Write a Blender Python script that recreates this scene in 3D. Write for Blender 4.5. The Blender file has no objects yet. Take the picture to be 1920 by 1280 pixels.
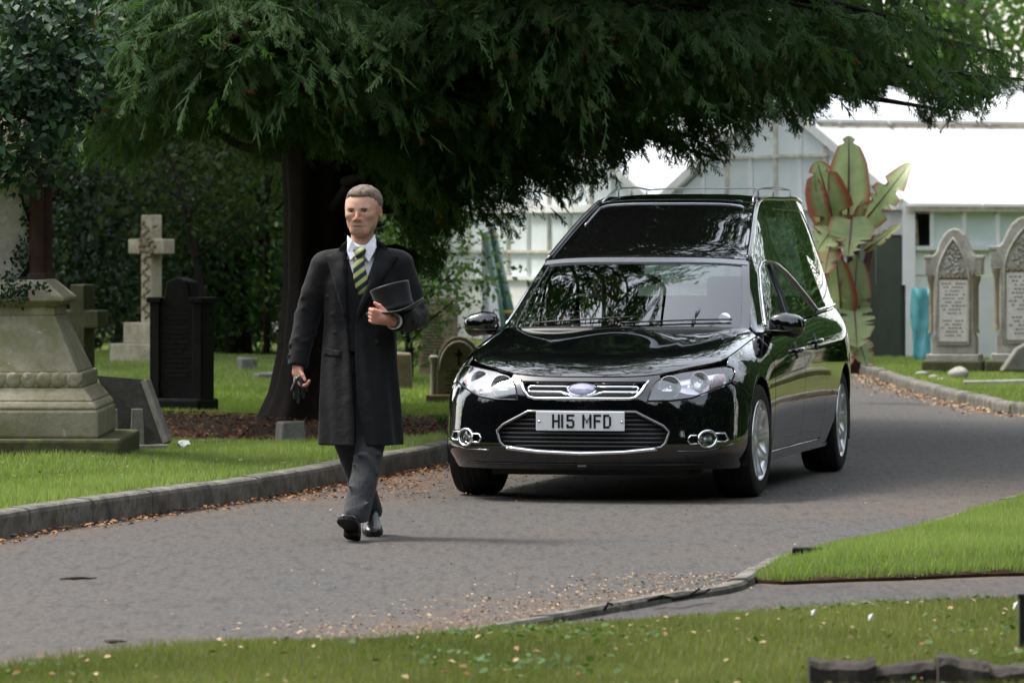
import bpy, bmesh, math, random
import numpy as np
from mathutils import Vector, Matrix, geometry

random.seed(7)
RNG = np.random.default_rng(11)
scn = bpy.context.scene
COL = scn.collection
R = math.radians

# ------------------------------------------------------------------ camera, sky, sun, exposure
CAM_H = 1.55
F = 10000.0                                   # focal length in pixels of the 1920 px wide photograph
HOR = 439.0                                   # row of the horizon
cam_d = bpy.data.cameras.new('camera')
cam_d.sensor_width = 36.0
cam_d.lens = F / 1920 * 36.0
cam_d.shift_y = -(640 - HOR) / 1920
cam_d.clip_start = 1.0
cam_d.clip_end = 3000.0
cam_d.dof.use_dof = True
cam_d.dof.focus_distance = 29.5
cam_d.dof.aperture_fstop = 7.0
cam = bpy.data.objects.new('camera', cam_d)
cam.location = (0, 0, CAM_H)
cam.rotation_euler = (R(90), 0, 0)
COL.objects.link(cam)
scn.camera = cam

SUN_EL, SUN_AZ = R(58), R(-68)                # azimuth measured from +Y towards +X
world = bpy.data.worlds.new('World')
scn.world = world
world.use_nodes = True
wn = world.node_tree
wn.nodes.clear()
w_out = wn.nodes.new('ShaderNodeOutputWorld')
w_bg = wn.nodes.new('ShaderNodeBackground')
w_hs = wn.nodes.new('ShaderNodeHueSaturation')
w_sky = wn.nodes.new('ShaderNodeTexSky')
w_sky.sky_type = 'NISHITA'
w_sky.sun_disc = False
w_sky.sun_elevation = SUN_EL
w_sky.sun_rotation = SUN_AZ
w_sky.air_density = 1.6
w_sky.dust_density = 2.0
w_sky.ozone_density = 1.0
w_hs.inputs['Saturation'].default_value = 0.35
wn.links.new(w_sky.outputs[0], w_hs.inputs['Color'])
wn.links.new(w_hs.outputs[0], w_bg.inputs[0])
w_bg.inputs[1].default_value = 0.15
wn.links.new(w_bg.outputs[0], w_out.inputs[0])

sun_d = bpy.data.lights.new('sun', 'SUN')
sun_d.energy = 1.5
sun_d.angle = R(14)
sun_d.color = (1.0, 0.95, 0.87)
sun = bpy.data.objects.new('sun', sun_d)
COL.objects.link(sun)
_sd = Vector((math.sin(SUN_AZ) * math.cos(SUN_EL), math.cos(SUN_AZ) * math.cos(SUN_EL), math.sin(SUN_EL)))
sun.rotation_euler = _sd.to_track_quat('Z', 'Y').to_euler()

scn.view_settings.view_transform = 'Standard'
scn.view_settings.look = 'None'
scn.view_settings.gamma = 1.0
scn.view_settings.use_curve_mapping = False
scn.view_settings.exposure = 1.52
scn.render.engine = 'CYCLES'
scn.cycles.use_denoising = True
scn.cycles.max_bounces = 8
scn.cycles.transparent_max_bounces = 12
scn.cycles.diffuse_bounces = 3
scn.cycles.glossy_bounces = 4
scn.cycles.caustics_reflective = False
scn.cycles.caustics_refractive = False

# ------------------------------------------------------------------ helpers
def G(px, py, z=0.0):
    """point of the plane of height z seen at a pixel of the photograph"""
    Y = (CAM_H - z) * F / (py - HOR)
    return ((px - 960) / F * Y, Y)

def PX(px, Y):
    return (px - 960) / F * Y

def PZ(py, Y):
    return CAM_H - (py - HOR) / F * Y

def tag(o, label=None, cat=None, group=None, kind=None):
    if label: o['label'] = label
    if cat: o['category'] = cat
    if group: o['group'] = group
    if kind: o['kind'] = kind
    return o

def empty(name, loc=(0, 0, 0), rz=0.0, label=None, cat=None, group=None):
    o = bpy.data.objects.new(name, None)
    o.empty_display_size = 0.2
    o.location = loc
    o.rotation_euler = (0, 0, rz)
    COL.objects.link(o)
    return tag(o, label, cat, group)

def link_mesh(name, me, mat=None, parent=None, smooth=False):
    mats = mat if isinstance(mat, (list, tuple)) else ([mat] if mat else [])
    for m in mats: me.materials.append(m)
    if smooth: me.shade_smooth()
    o = bpy.data.objects.new(name, me)
    COL.objects.link(o)
    if parent: o.parent = parent
    return o

class MB:
    """collects shapes and links them as ONE mesh object"""
    def __init__(s):
        s.v = []; s.f = []; s.mi = []
    def add(s, verts, faces, mi=0, M=None):
        b = len(s.v)
        for p in verts:
            p = Vector(p)
            s.v.append(tuple(M @ p) if M is not None else tuple(p))
        for f in faces:
            s.f.append(tuple(i + b for i in f)); s.mi.append(mi)
        return s
    def box(s, c, d, rz=0.0, mi=0, taper=1.0, M=None):
        cx, cy, cz = c; a, b, h = d[0] / 2, d[1] / 2, d[2] / 2
        vs = []
        for sz in (-1, 1):
            k = taper if sz > 0 else 1.0
            for sx, sy in ((-1, -1), (1, -1), (1, 1), (-1, 1)):
                x, y = sx * a * k, sy * b * k
                vs.append((cx + x * math.cos(rz) - y * math.sin(rz), cy + x * math.sin(rz) + y * math.cos(rz), cz + sz * h))
        s.add(vs, [(3, 2, 1, 0), (4, 5, 6, 7), (0, 1, 5, 4), (1, 2, 6, 5), (2, 3, 7, 6), (3, 0, 4, 7)], mi, M)
        return s
    def bar(s, p, q, w=0.04, h=None, mi=0):
        p, q = Vector(p), Vector(q); h = h or w
        d = (q - p).normalized()
        u = d.cross(Vector((0, 0, 1)))
        if u.length < 1e-3: u = d.cross(Vector((0, 1, 0)))
        u.normalize(); v = u.cross(d).normalized()
        vs = [e + u * a * w / 2 + v * b * h / 2 for e in (p, q) for a, b in ((-1, -1), (1, -1), (1, 1), (-1, 1))]
        s.add(vs, [(0, 1, 2, 3), (7, 6, 5, 4), (0, 4, 5, 1), (1, 5, 6, 2), (2, 6, 7, 3), (3, 7, 4, 0)], mi)
        return s
    def tube(s, pts, rad, n=8, closed=False, cap=True, mi=0, flat=None):
        pts = [Vector(p) for p in pts]; N = len(pts)
        rads = rad if isinstance(rad, (list, tuple, np.ndarray)) else [rad] * N
        b = len(s.v)
        prev = None
        for i, p in enumerate(pts):
            a = pts[(i - 1) % N] if (closed or i > 0) else p
            c = pts[(i + 1) % N] if (closed or i < N - 1) else p
            t = (c - a)
            t = t.normalized() if t.length > 1e-9 else Vector((0, 0, 1))
            if prev is None:
                u = t.cross(Vector((0, 0, 1)))
                if u.length < 1e-2: u = t.cross(Vector((0, 1, 0)))
            else:
                u = prev - t * prev.dot(t)
                if u.length < 1e-4: u = t.cross(Vector((0.3, 0.5, 1)))
            u.normalize(); prev = u; w = t.cross(u)
            for k in range(n):
                an = 2 * math.pi * k / n
                q = p + (u * math.cos(an) + w * math.sin(an)) * rads[i]
                if flat is not None: q = p + (q - p) - flat[0] * ((q - p).dot(flat[0]) * (1 - flat[1]))
                s.v.append(tuple(q))
        M = N if closed else N - 1
        for i in range(M):
            for k in range(n):
                i2 = (i + 1) % N; k2 = (k + 1) % n
                s.f.append((b + i * n + k, b + i * n + k2, b + i2 * n + k2, b + i2 * n + k)); s.mi.append(mi)
        if cap and not closed:
            s.f.append(tuple(b + k for k in reversed(range(n)))); s.mi.append(mi)
            s.f.append(tuple(b + (N - 1) * n + k for k in range(n))); s.mi.append(mi)
        return s
    def lathe(s, prof, n=24, M=None, mi=0):
        """profile of (radius, z)"""
        b = len(s.v)
        for r, z in prof:
            for k in range(n):
                a = 2 * math.pi * k / n
                p = Vector((r * math.cos(a), r * math.sin(a), z))
                s.v.append(tuple(M @ p) if M is not None else tuple(p))
        for i in range(len(prof) - 1):
            for k in range(n):
                k2 = (k + 1) % n
                s.f.append((b + i * n + k, b + i * n + k2, b + (i + 1) * n + k2, b + (i + 1) * n + k)); s.mi.append(mi)
        s.f.append(tuple(b + k for k in reversed(range(n)))); s.mi.append(mi)
        s.f.append(tuple(b + (len(prof) - 1) * n + k for k in range(n))); s.mi.append(mi)
        return s
    def rings(s, rings, cap=True, mi=0, closed=False):
        b = len(s.v); n = len(rings[0]); m = len(rings)
        for r in rings: s.v += [tuple(p) for p in r]
        for i in range(m if closed else m - 1):
            i2 = (i + 1) % m
            for k in range(n):
                k2 = (k + 1) % n
                s.f.append((b + i * n + k, b + i * n + k2, b + i2 * n + k2, b + i2 * n + k)); s.mi.append(mi)
        if cap and not closed:
            s.f.append(tuple(b + k for k in reversed(range(n)))); s.mi.append(mi)
            s.f.append(tuple(b + (m - 1) * n + k for k in range(n))); s.mi.append(mi)
        return s
    def prism(s, poly, y0, y1, M=None, mi=0):
        """polygon in (x,z) extruded along y"""
        b = len(s.v); n = len(poly)
        for y in (y0, y1):
            for x, z in poly:
                p = Vector((x, y, z)); s.v.append(tuple(M @ p) if M is not None else tuple(p))
        s.f.append(tuple(b + i for i in range(n))); s.mi.append(mi)
        s.f.append(tuple(b + n + i for i in reversed(range(n)))); s.mi.append(mi)
        for i in range(n):
            j = (i + 1) % n
            s.f.append((b + j, b + i, b + n + i, b + n + j)); s.mi.append(mi)
        return s
    def build(s, name, mat=None, parent=None, smooth=False, bevel=0.0, seg=2, fix=True, auto=None):
        me = bpy.data.meshes.new(name)
        me.from_pydata(s.v, [], s.f)
        if any(s.mi): me.polygons.foreach_set('material_index', s.mi)
        if fix:
            bm = bmesh.new(); bm.from_mesh(me)
            bmesh.ops.recalc_face_normals(bm, faces=bm.faces)
            bm.to_mesh(me); bm.free()
        me.update()
        o = link_mesh(name, me, mat, parent, smooth)
        if auto is not None:
            me.shade_smooth()
            me.set_sharp_from_angle(angle=R(auto))
        if bevel > 0:
            m = o.modifiers.new('edge', 'BEVEL'); m.width = bevel; m.segments = seg; m.limit_method = 'ANGLE'; m.angle_limit = R(40)
            m.harden_normals = False
        return o

def np_mesh(name, V, Fc, mat=None, parent=None, smooth=False, attrs=None, normals=None):
    """mesh from numpy arrays, faces all of one size"""
    V = np.ascontiguousarray(V, dtype=np.float32); Fc = np.ascontiguousarray(Fc, dtype=np.int32)
    me = bpy.data.meshes.new(name)
    k = Fc.shape[1]
    me.vertices.add(len(V)); me.vertices.foreach_set('co', V.ravel())
    me.loops.add(Fc.size); me.loops.foreach_set('vertex_index', Fc.ravel())
    me.polygons.add(len(Fc))
    me.polygons.foreach_set('loop_start', np.arange(0, Fc.size, k, dtype=np.int32))
    me.update(calc_edges=True)
    for an, av in (attrs or {}).items():
        at = me.attributes.new(an, 'FLOAT', 'POINT'); at.data.foreach_set('value', np.ascontiguousarray(av, dtype=np.float32))
    if smooth or normals is not None: me.shade_smooth()
    if normals is not None: me.normals_split_custom_set_from_vertices([tuple(n) for n in normals])
    return link_mesh(name, me, mat, parent)

def clone(o, parent=None, loc=None, rot=None, scale=None, label=None):
    c = o.copy(); COL.objects.link(c)
    if parent is not None: c.parent = parent
    if loc is not None: c.location = loc
    if rot is not None: c.rotation_euler = rot
    if scale is not None: c.scale = scale
    if label: c['label'] = label
    return c

# ------------------------------------------------------------------ material helpers
class NT:
    def __init__(s, name):
        s.m = bpy.data.materials.new(name); s.m.use_nodes = True
        s.t = s.m.node_tree; s.t.nodes.clear()
        s.out = s.n('ShaderNodeOutputMaterial')
    def n(s, typ, **kw):
        nd = s.t.nodes.new(typ)
        for k, v in kw.items():
            if hasattr(nd, k): setattr(nd, k, v)
        return nd
    def l(s, a, b): s.t.links.new(a, b)
    def coords(s, kind='Object', scale=(1, 1, 1), rot=(0, 0, 0)):
        tc = s.n('ShaderNodeTexCoord'); mp = s.n('ShaderNodeMapping')
        mp.inputs['Scale'].default_value = scale; mp.inputs['Rotation'].default_value = rot
        s.l(tc.outputs[kind], mp.inputs['Vector']); return mp.outputs[0]
    def noise(s, vec, scale=5, detail=4, rough=0.55, dist=0.0):
        nd = s.n('ShaderNodeTexNoise'); nd.inputs['Scale'].default_value = scale
        nd.inputs['Detail'].default_value = detail; nd.inputs['Roughness'].default_value = rough
        nd.inputs['Distortion'].default_value = dist
        if vec is not None: s.l(vec, nd.inputs['Vector'])
        return nd.outputs['Fac']
    def ramp(s, fac, stops, interp='LINEAR'):
        nd = s.n('ShaderNodeValToRGB'); cr = nd.color_ramp; cr.interpolation = interp
        while len(cr.elements) < len(stops): cr.elements.new(0.5)
        for e, (p, c) in zip(cr.elements, stops):
            e.position = p; e.color = (*c, 1) if len(c) == 3 else c
        s.l(fac, nd.inputs[0]); return nd.outputs[0]
    def rampf(s, fac, a, b, lo=0.0, hi=1.0):
        nd = s.n('ShaderNodeMapRange'); nd.clamp = True
        for k, v in zip((1, 2, 3, 4), (a, b, lo, hi)): nd.inputs[k].default_value = v
        s.l(fac, nd.inputs[0]); return nd.outputs[0]
    def mix(s, fac, a, b, mode='MIX'):
        nd = s.n('ShaderNodeMix', data_type='RGBA', blend_type=mode)
        for sock, v in ((nd.inputs[0], fac), (nd.inputs[6], a), (nd.inputs[7], b)):
            if hasattr(v, 'is_linked') or hasattr(v, 'links'): s.l(v, sock)
            elif isinstance(v, (int, float)): sock.default_value = v
            else: sock.default_value = (*v, 1)
        return nd.outputs[2]
    def math(s, op, a, b=None):
        nd = s.n('ShaderNodeMath', operation=op)
        for i, v in enumerate((a, b)):
            if v is None: continue
            if isinstance(v, (int, float)): nd.inputs[i].default_value = v
            else: s.l(v, nd.inputs[i])
        return nd.outputs[0]
    def bump(s, h, strength=0.3, dist=0.02):
        nd = s.n('ShaderNodeBump'); nd.inputs['Strength'].default_value = strength; nd.inputs['Distance'].default_value = dist
        s.l(h, nd.inputs['Height']); return nd.outputs[0]
    def bsdf(s, color, rough=0.6, spec=0.5, metal=0.0, normal=None, coat=0.0, sheen=0.0):
        p = s.n('ShaderNodeBsdfPrincipled')
        if hasattr(color, 'links'): s.l(color, p.inputs['Base Color'])
        else: p.inputs['Base Color'].default_value = (*color, 1)
        if hasattr(rough, 'links'): s.l(rough, p.inputs['Roughness'])
        else: p.inputs['Roughness'].default_value = rough
        p.inputs['Specular IOR Level'].default_value = spec
        p.inputs['Metallic'].default_value = metal
        p.inputs['Coat Weight'].default_value = coat
        p.inputs['Coat Roughness'].default_value = 0.02
        p.inputs['Sheen Weight'].default_value = sheen
        if normal is not None: s.l(normal, p.inputs['Normal'])
        return p
    def done(s, sh):
        s.l(sh.outputs[0] if hasattr(sh, 'outputs') else sh, s.out.inputs[0]); return s.m
    def attr(s, name):
        nd = s.n('ShaderNodeAttribute', attribute_name=name); return nd.outputs['Fac']

def simple(name, color, rough=0.5, spec=0.5, metal=0.0, coat=0.0, var=0.0, vscale=20, bump=0.0, bscale=60, sheen=0.0):
    t = NT(name); co = t.coords()
    c = color
    if var > 0:
        n = t.noise(co, vscale, 5)
        c = t.mix(t.rampf(n, 0.3, 0.7), tuple(x * (1 - var) for x in color), tuple(min(1, x * (1 + var)) for x in color))
    nm = t.bump(t.noise(co, bscale, 4), bump, 0.01) if bump > 0 else None
    return t.done(t.bsdf(c, rough, spec, metal, nm, coat, sheen))

def stone_mat(name, base, dark, moss=None, moss_amt=0.5, scale=3.0, lichen=None, bump=0.5):
    t = NT(name); co = t.coords()
    n1 = t.noise(co, scale, 6, 0.65); n2 = t.noise(co, scale * 7, 5, 0.7); n3 = t.noise(co, scale * 2.3, 5, 0.6, 0.6)
    c = t.mix(t.rampf(n1, 0.32, 0.68), dark, base)
    c = t.mix(t.rampf(n2, 0.35, 0.75, 0, 0.55), c, tuple(x * 0.55 for x in dark))
    if moss: c = t.mix(t.rampf(n3, 0.62 - 0.25 * moss_amt, 0.75 - 0.2 * moss_amt, 0, 0.8), c, moss)
    if lichen: c = t.mix(t.rampf(t.noise(co, scale * 9, 3, 0.5), 0.68, 0.74, 0, 0.8), c, lichen)
    h = t.math('ADD', t.math('MULTIPLY', n2, 0.5), t.math('MULTIPLY', t.noise(co, scale * 25, 4), 0.4))
    return t.done(t.bsdf(c, 0.9, 0.2, 0, t.bump(h, bump, 0.02)))

def leaf_mat(name, c0, c1, rough=0.6, spec=0.3, trans=0.25, accent=None):
    """foliage: per-leaf tint from the attribute 'tint'"""
    t = NT(name); a = t.attr('tint')
    stops = [(0.0, c0), (0.85, c1)]
    if accent: stops = [(0.0, c0), (0.9, c1), (0.965, c1), (0.985, accent)]
    c = t.ramp(a, stops)
    p = t.bsdf(c, rough, spec)
    if trans <= 0: return t.done(p)
    tr = t.n('ShaderNodeBsdfTranslucent')
    t.l(t.mix(1.0, c, (1.2, 1.5, 0.5), 'MULTIPLY'), tr.inputs[0])
    mx = t.n('ShaderNodeMixShader'); mx.inputs[0].default_value = trans
    t.l(p.outputs[0], mx.inputs[1]); t.l(tr.outputs[0], mx.inputs[2])
    return t.done(mx)

def rot_from(dirs, ups):
    """N x 3 x 3 frames whose x axis is dir and z roughly up"""
    x = dirs / np.linalg.norm(dirs, axis=1, keepdims=True)
    y = np.cross(ups, x); ny = np.linalg.norm(y, axis=1, keepdims=True)
    y = np.where(ny < 1e-4, np.array([[0, 1, 0]]), y / np.maximum(ny, 1e-4))
    z = np.cross(x, y)
    return np.stack([x, y, z], axis=2)

def scatter(TV, TF, pos, frames, scales, tint, tints_per_vert=None):
    """N copies of a template (verts TV, faces TF) at pos; returns V, F, tint arrays"""
    N = len(pos); K = len(TV)
    V = np.einsum('nij,kj->nki', frames, TV) * np.asarray(scales)[:, None, None] + pos[:, None, :]
    Fc = TF[None] + (np.arange(N) * K)[:, None, None]
    T = np.repeat(tint[:, None], K, axis=1)
    if tints_per_vert is not None: T = T + tints_per_vert[None]
    return V.reshape(-1, 3), Fc.reshape(-1, TF.shape[1]), np.clip(T, 0, 1).ravel()
# ------------------------------------------------------------------ ground, road, kerbs, lawns
def cat_curve(P, step=0.15):
    P = np.array(P, float); out = []
    for i in range(len(P) - 1):
        p0 = P[max(i - 1, 0)]; p1 = P[i]; p2 = P[i + 1]; p3 = P[min(i + 2, len(P) - 1)]
        n = max(2, int(np.linalg.norm(p2 - p1) / step))
        for t in np.linspace(0, 1, n, endpoint=False):
            out.append(0.5 * ((2 * p1) + (-p0 + p2) * t + (2 * p0 - 5 * p1 + 4 * p2 - p3) * t * t + (-p0 + 3 * p1 - 3 * p2 + p3) * t ** 3))
    out.append(P[-1]); return np.array(out)

def offset(C, d):
    T = np.gradient(C, axis=0); T /= np.linalg.norm(T, axis=1, keepdims=True)
    return C + np.stack([-T[:, 1], T[:, 0]], 1) * d

def dist_to(P, C):
    """distance of points P to polyline vertices C"""
    d = np.full(len(P), 1e9)
    for i in range(0, len(P), 4000):
        q = P[i:i + 4000]
        d[i:i + 4000] = np.sqrt(((q[:, None, :] - C[None]) ** 2).sum(2)).min(1)
    return d

def inside(P, poly):
    x, y = P[:, 0], P[:, 1]; c = np.zeros(len(P), bool); n = len(poly)
    for i in range(n):
        x1, y1 = poly[i]; x2, y2 = poly[(i + 1) % n]
        if y1 == y2: continue
        k = ((y1 > y) != (y2 > y)) & (x < (x2 - x1) * (y - y1) / (y2 - y1) + x1)
        c ^= k
    return c

LK = cat_curve([(-3.3, 12), (-3.12, 20), (-2.87, 24.5), (-2.6, 27.05), (-1.94, 29.5), (-1.44, 31.25), (-1.06, 33.05), (-.757, 34.4), (-.43, 36.1),
                (0.0, 39), (.4, 43), (.6, 48), (.5, 53), (-.2, 58), (-1.6, 60.5), (-5, 62), (-14, 63)])
RK = cat_curve([(16, 41.2), (9, 41.7), (6.6, 42.4), (5.2, 43.7), (4.36, 45.5), (4.13, 48.5), (4.0, 50.6), (3.92, 54), (3.84, 60), (3.4, 62.6), (2.2, 64.6), (-1, 66.0), (-5, 66.6), (-14, 67)])
RL = cat_curve([(16, 40), (10, 38.2), (6.2, 36.4), (4.2, 34), (3.0, 31.25), (2.04, 27.6), (1.51, 26), (1.24, 25.3), (1.07, 24.3), (.88, 23.1), (.585, 22.5), (.19, 21.5), (-.27, 20.5), (-.75, 19.9)])
FLT = cat_curve([(-3.2, 11), (-2.6, 14.5), (-2.15, 17.2), (-1.83, 18.65), (-1.48, 19.45), (-1.08, 19.85), (-.6, 20.05), (-.22, 20.35), (.29, 20.8), (.95, 21.4), (1.64, 22.0), (2.15, 22.35), (4, 23.2), (9, 25.2)])
RLB = cat_curve([(1.10, 23.75), (1.2, 23.55), (1.52, 23.72), (2.33, 24.15), (4, 24.9), (9, 27.2)])

def ragged(C, a, seed):
    r = np.random.default_rng(seed); n = r.normal(0, 1, len(C)); n = np.convolve(n, np.ones(3) / 3, 'same'); return offset(C, (n * a)[:, None])
RLB = ragged(RLB, .034, 5); FLT = ragged(FLT, .022, 6)
# materials
def asphalt_mat(name, base, warm):
    t = NT(name); co = t.coords('Object')
    n1 = t.noise(co, 95, 4, 0.75); n2 = t.noise(co, 0.9, 5, 0.6); n3 = t.noise(co, 40, 4, 0.7)
    c = t.mix(t.rampf(n1, 0.3, 0.75), tuple(x * 0.50 for x in base), tuple(x * 1.65 for x in base))
    c = t.mix(t.rampf(t.noise(co, 34, 3, 0.6), 0.35, 0.68, 0, 0.5), c, tuple(x * 0.62 for x in base))
    c = t.mix(t.rampf(t.noise(co, 48, 2, 0.5), 0.58, 0.70, 0, 0.45), c, tuple(x * 1.9 for x in base))
    c = t.mix(t.rampf(n2, 0.35, 0.7, 0, 0.55), c, tuple(x * 0.72 for x in base))
    c = t.mix(t.rampf(t.noise(co, 0.45, 5, 0.65, 0.8), 0.42, 0.66, 0, 0.42), c, (0.095, 0.066, 0.046))
    sp = t.noise(co, 60, 2, 0.4)
    c = t.mix(t.rampf(sp, 0.70, 0.76, 0, 0.7), c, (0.30, 0.28, 0.25))
    li = t.attr('litter')
    pat = t.math('MULTIPLY', t.math('ADD', t.rampf(n3, 0.35, 0.75), t.rampf(t.noise(co, 2.2, 4, 0.6), 0.3, 0.7)), li)
    c = t.mix(t.rampf(pat, 0.25, 1.1, 0, 0.9), c, warm)
    g1 = t.noise(t.coords('Object', (1, .22, 1)), 42, 3, 0.7); g2 = t.noise(t.coords('Object', (1, .16, 1)), 17, 3, 0.65)
    c = t.mix(t.rampf(g1, 0.36, 0.64, 0, 0.75), c, tuple(x * 1.75 for x in base)); c = t.mix(t.rampf(g2, 0.50, 0.70, 0, 0.55), c, tuple(x * 0.45 for x in base))
    h = t.math('ADD', n1, t.math('MULTIPLY', n3, 0.5))
    return t.done(t.bsdf(c, 0.88, 0.25, 0, t.bump(h, 0.55, 0.01)))
M_ASPH = asphalt_mat('asphalt', (0.060, 0.0565, 0.053), (0.15, 0.080, 0.040))
M_PATH = asphalt_mat('path_asphalt', (0.052, 0.048, 0.046), (0.12, 0.075, 0.04))
M_KERB = stone_mat('kerb_concrete', (0.27, 0.25, 0.215), (0.080, 0.075, 0.065), (0.075, 0.08, 0.04), 0.4, 6.0)

def lawn_mat(name, c0, c1, soil):
    t = NT(name); co = t.coords('Object')
    n = t.noise(co, 1.4, 5, 0.6); n2 = t.noise(co, 14, 5, 0.7)
    c = t.mix(t.rampf(n, 0.3, 0.7), c0, c1)
    c = t.mix(t.rampf(n2, 0.4, 0.75, 0, 0.7), c, tuple(x * 0.55 for x in c0))
    b = t.attr('bare')
    s2 = t.mix(t.rampf(t.noise(co, 9, 5, 0.7), 0.35, 0.7), soil, tuple(x * 2.2 for x in soil))
    c = t.mix(t.rampf(t.math('ADD', b, t.math('MULTIPLY', t.math('SUBTRACT', n2, 0.5), 0.9)), 0.3, 0.6), c, s2)
    return t.done(t.bsdf(c, 0.95, 0.1, 0, t.bump(t.noise(co, 60, 4, 0.7), 0.8, 0.03)))
M_LAWN = lawn_mat('lawn_soil', (0.085, 0.120, 0.028), (0.14, 0.17, 0.045), (0.035, 0.020, 0.012))
M_LAWN_F = lawn_mat('shade_toned_mossy_soil', (0.045, 0.060, 0.018), (0.075, 0.080, 0.026), (0.035, 0.020, 0.012))  # mossy ground, its colour also darkened to stand in for tree shade

def sheet(name, poly, step, zf, mat, attrs=None, kind='structure'):
    """triangulated sheet over a plan polygon with grid points inside"""
    poly = np.array(poly, float)
    lo, hi = poly.min(0), poly.max(0)
    gx, gy = np.meshgrid(np.arange(lo[0], hi[0], step), np.arange(lo[1], hi[1], step))
    P = np.stack([gx.ravel(), gy.ravel()], 1)
    P = P[inside(P, poly)]
    P = P[dist_to(P, poly) > step * 0.4]
    A = np.concatenate([poly, P])
    n = len(poly)
    vs, es, fs, *_ = geometry.delaunay_2d_cdt([Vector(p) for p in A], [(i, (i + 1) % n) for i in range(n)], [], 1, 1e-5)
    V2 = np.array([tuple(v) for v in vs]); Fc = np.array([f for f in fs if len(f) == 3])
    V = np.column_stack([V2, zf(V2)])
    at = {k: f(V2) for k, f in (attrs or {}).items()}
    # faces up
    a, b, c = V[Fc[:, 0]], V[Fc[:, 1]], V[Fc[:, 2]]
    up = np.cross(b - a, c - a)[:, 2] > 0
    Fc[~up] = Fc[~up][:, ::-1]
    # a skirt down into the ground along the edge
    nv = len(V); zz = zf(poly)
    S = np.concatenate([np.column_stack([poly, zz]), np.column_stack([poly, zz * 0 - 0.06])])
    i = np.arange(n); j = (i + 1) % n
    Sf = np.concatenate([np.stack([i, j, n + j], 1), np.stack([i, n + j, n + i], 1)]) + nv
    V = np.concatenate([V, S]); Fc = np.concatenate([Fc, Sf])
    at = {k: np.concatenate([v, f(poly), f(poly)]) for (k, v), f in zip(at.items(), (attrs or {}).values())}
    o = np_mesh(name, V, Fc, mat, None, True, at)
    return tag(o, kind=kind)

ALLK = [LK, RK, RL, FLT]
def road_litter(P):
    v = np.zeros(len(P))
    dl = dist_to(P, LK); v = np.maximum(v, np.exp(-(dl / 0.30) ** 2) * 0.95)
    v = np.maximum(v, np.exp(-(dl / 1.1) ** 2) * 0.85 * ((P[:, 1] > 30.5) & (P[:, 1] < 42)))
    v = np.maximum(v, np.exp(-(dist_to(P, RK) / 0.35) ** 2) * 1.0)
    dr = dist_to(P, RL)
    v = np.maximum(v, np.exp(-(dr / 0.9) ** 2) * 0.8 * np.clip((23.8 - P[:, 1]) / 1.0, 0, 1))
    v = np.maximum(v, np.exp(-(dr / 1.6) ** 2) * 0.6 * ((P[:, 1] > 29)))
    v = np.maximum(v, np.exp(-(dist_to(P, FLT) / 1.1) ** 2) * 0.62)
    return v

gr = MB(); gr.add([(-1500, -1500, -.04), (1500, -1500, -.04), (1500, 1500, -.04), (-1500, 1500, -.04)], [(0, 1, 2, 3)])
g = gr.build('ground', M_LAWN); tag(g, kind='structure')
sheet('road', [(-14, 10), (16, 10), (16, 69), (-14, 69)], 0.30, lambda P: 0 * P[:, 0], M_ASPH, {'litter': road_litter})
_pp = np.concatenate([RL[(RL[:, 1] < 23.6)][::-1], RLB[1:], [(9, 25.0)], FLT[(FLT[:, 0] > -.6) & (FLT[:, 0] < 8.8)][::-1]])
sheet('path', _pp, 0.3, lambda P: 0 * P[:, 0] + 0.004, M_PATH, {'litter': lambda P: np.exp(-(dist_to(P, np.concatenate([FLT, RLB])) / 0.12) ** 2)})

def undul(P, a=0.03, s=0.7):
    x, y = P[:, 0], P[:, 1]
    return a * (np.sin(x * s * 2.1 + 1) * np.cos(y * s * 1.7) + 0.6 * np.sin(x * s * 4.7 + y * s * 3.1)) * 0.6

def soil_left(P):
    x, y = P[:, 0], P[:, 1]
    b = 1.25 - (((x + 1.7) / 2.7) ** 2 + ((y - 39.6) / 3.0) ** 2) * 0.9
    b = np.maximum(b, 0.75 - np.abs(y - 33.0 - 0.05 * x) / 0.35 * (1 + (x > -2.2) * 6))
    b = np.maximum(b, 1.2 - np.maximum(0, (62.5 - y)) * 0.9)
    return np.clip(b, 0, 1)
LKb = offset(LK, 0.115)
def z_left(P):
    d = dist_to(P, LKb)
    return 0.115 + np.clip(d / 2, 0, 1) * undul(P, 0.05, 0.5) + np.clip((P[:, 1] - 43) / 20, 0, 1) * 0.10 * np.clip(d / 2, 0, 1)
LLpoly = np.concatenate([LKb, [(-40, 64), (-40, 12)]])
sheet('lawn', LLpoly, 0.45, z_left, M_LAWN, {'bare': soil_left})
RKb = offset(RK, -0.115)
R2poly = np.concatenate([RKb, [(-14, 95), (40, 95), (40, 41.0)]])
def z_right(P):
    return 0.085 + np.clip(dist_to(P, RKb) / 2, 0, 1) * undul(P, 0.04, 0.5)
sheet('lawn', R2poly, 0.8, z_right, M_LAWN, {'bare': lambda P: np.clip(0.42 - 0.1 * (P[:, 1] - 50), 0, .42)})
RLi = offset(RL[RL[:, 1] > 23.75], 0.10)
R1poly = np.concatenate([RLi, RLB, [(16, 30)]])
def z_r1(P):
    d = np.minimum(dist_to(P, RLi), dist_to(P, RLB)); return 0.018 + 0.065 * np.clip(d / 0.30, 0, 1) + np.clip(d, 0, 1) * undul(P, 0.03)
sheet('lawn', R1poly, 0.3, z_r1, M_LAWN, {'bare': lambda P: np.clip(0.9 - dist_to(P, RLB) / 0.12, 0, 1) * 0.8})
F1poly = np.concatenate([FLT, [(9, 8), (-3.2, 8)]])
def z_f1(P):
    d = dist_to(P, FLT); return 0.008 + 0.035 * np.clip(d / 0.4, 0, 1) + np.clip(d, 0, 1) * undul(P, 0.02)
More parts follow.
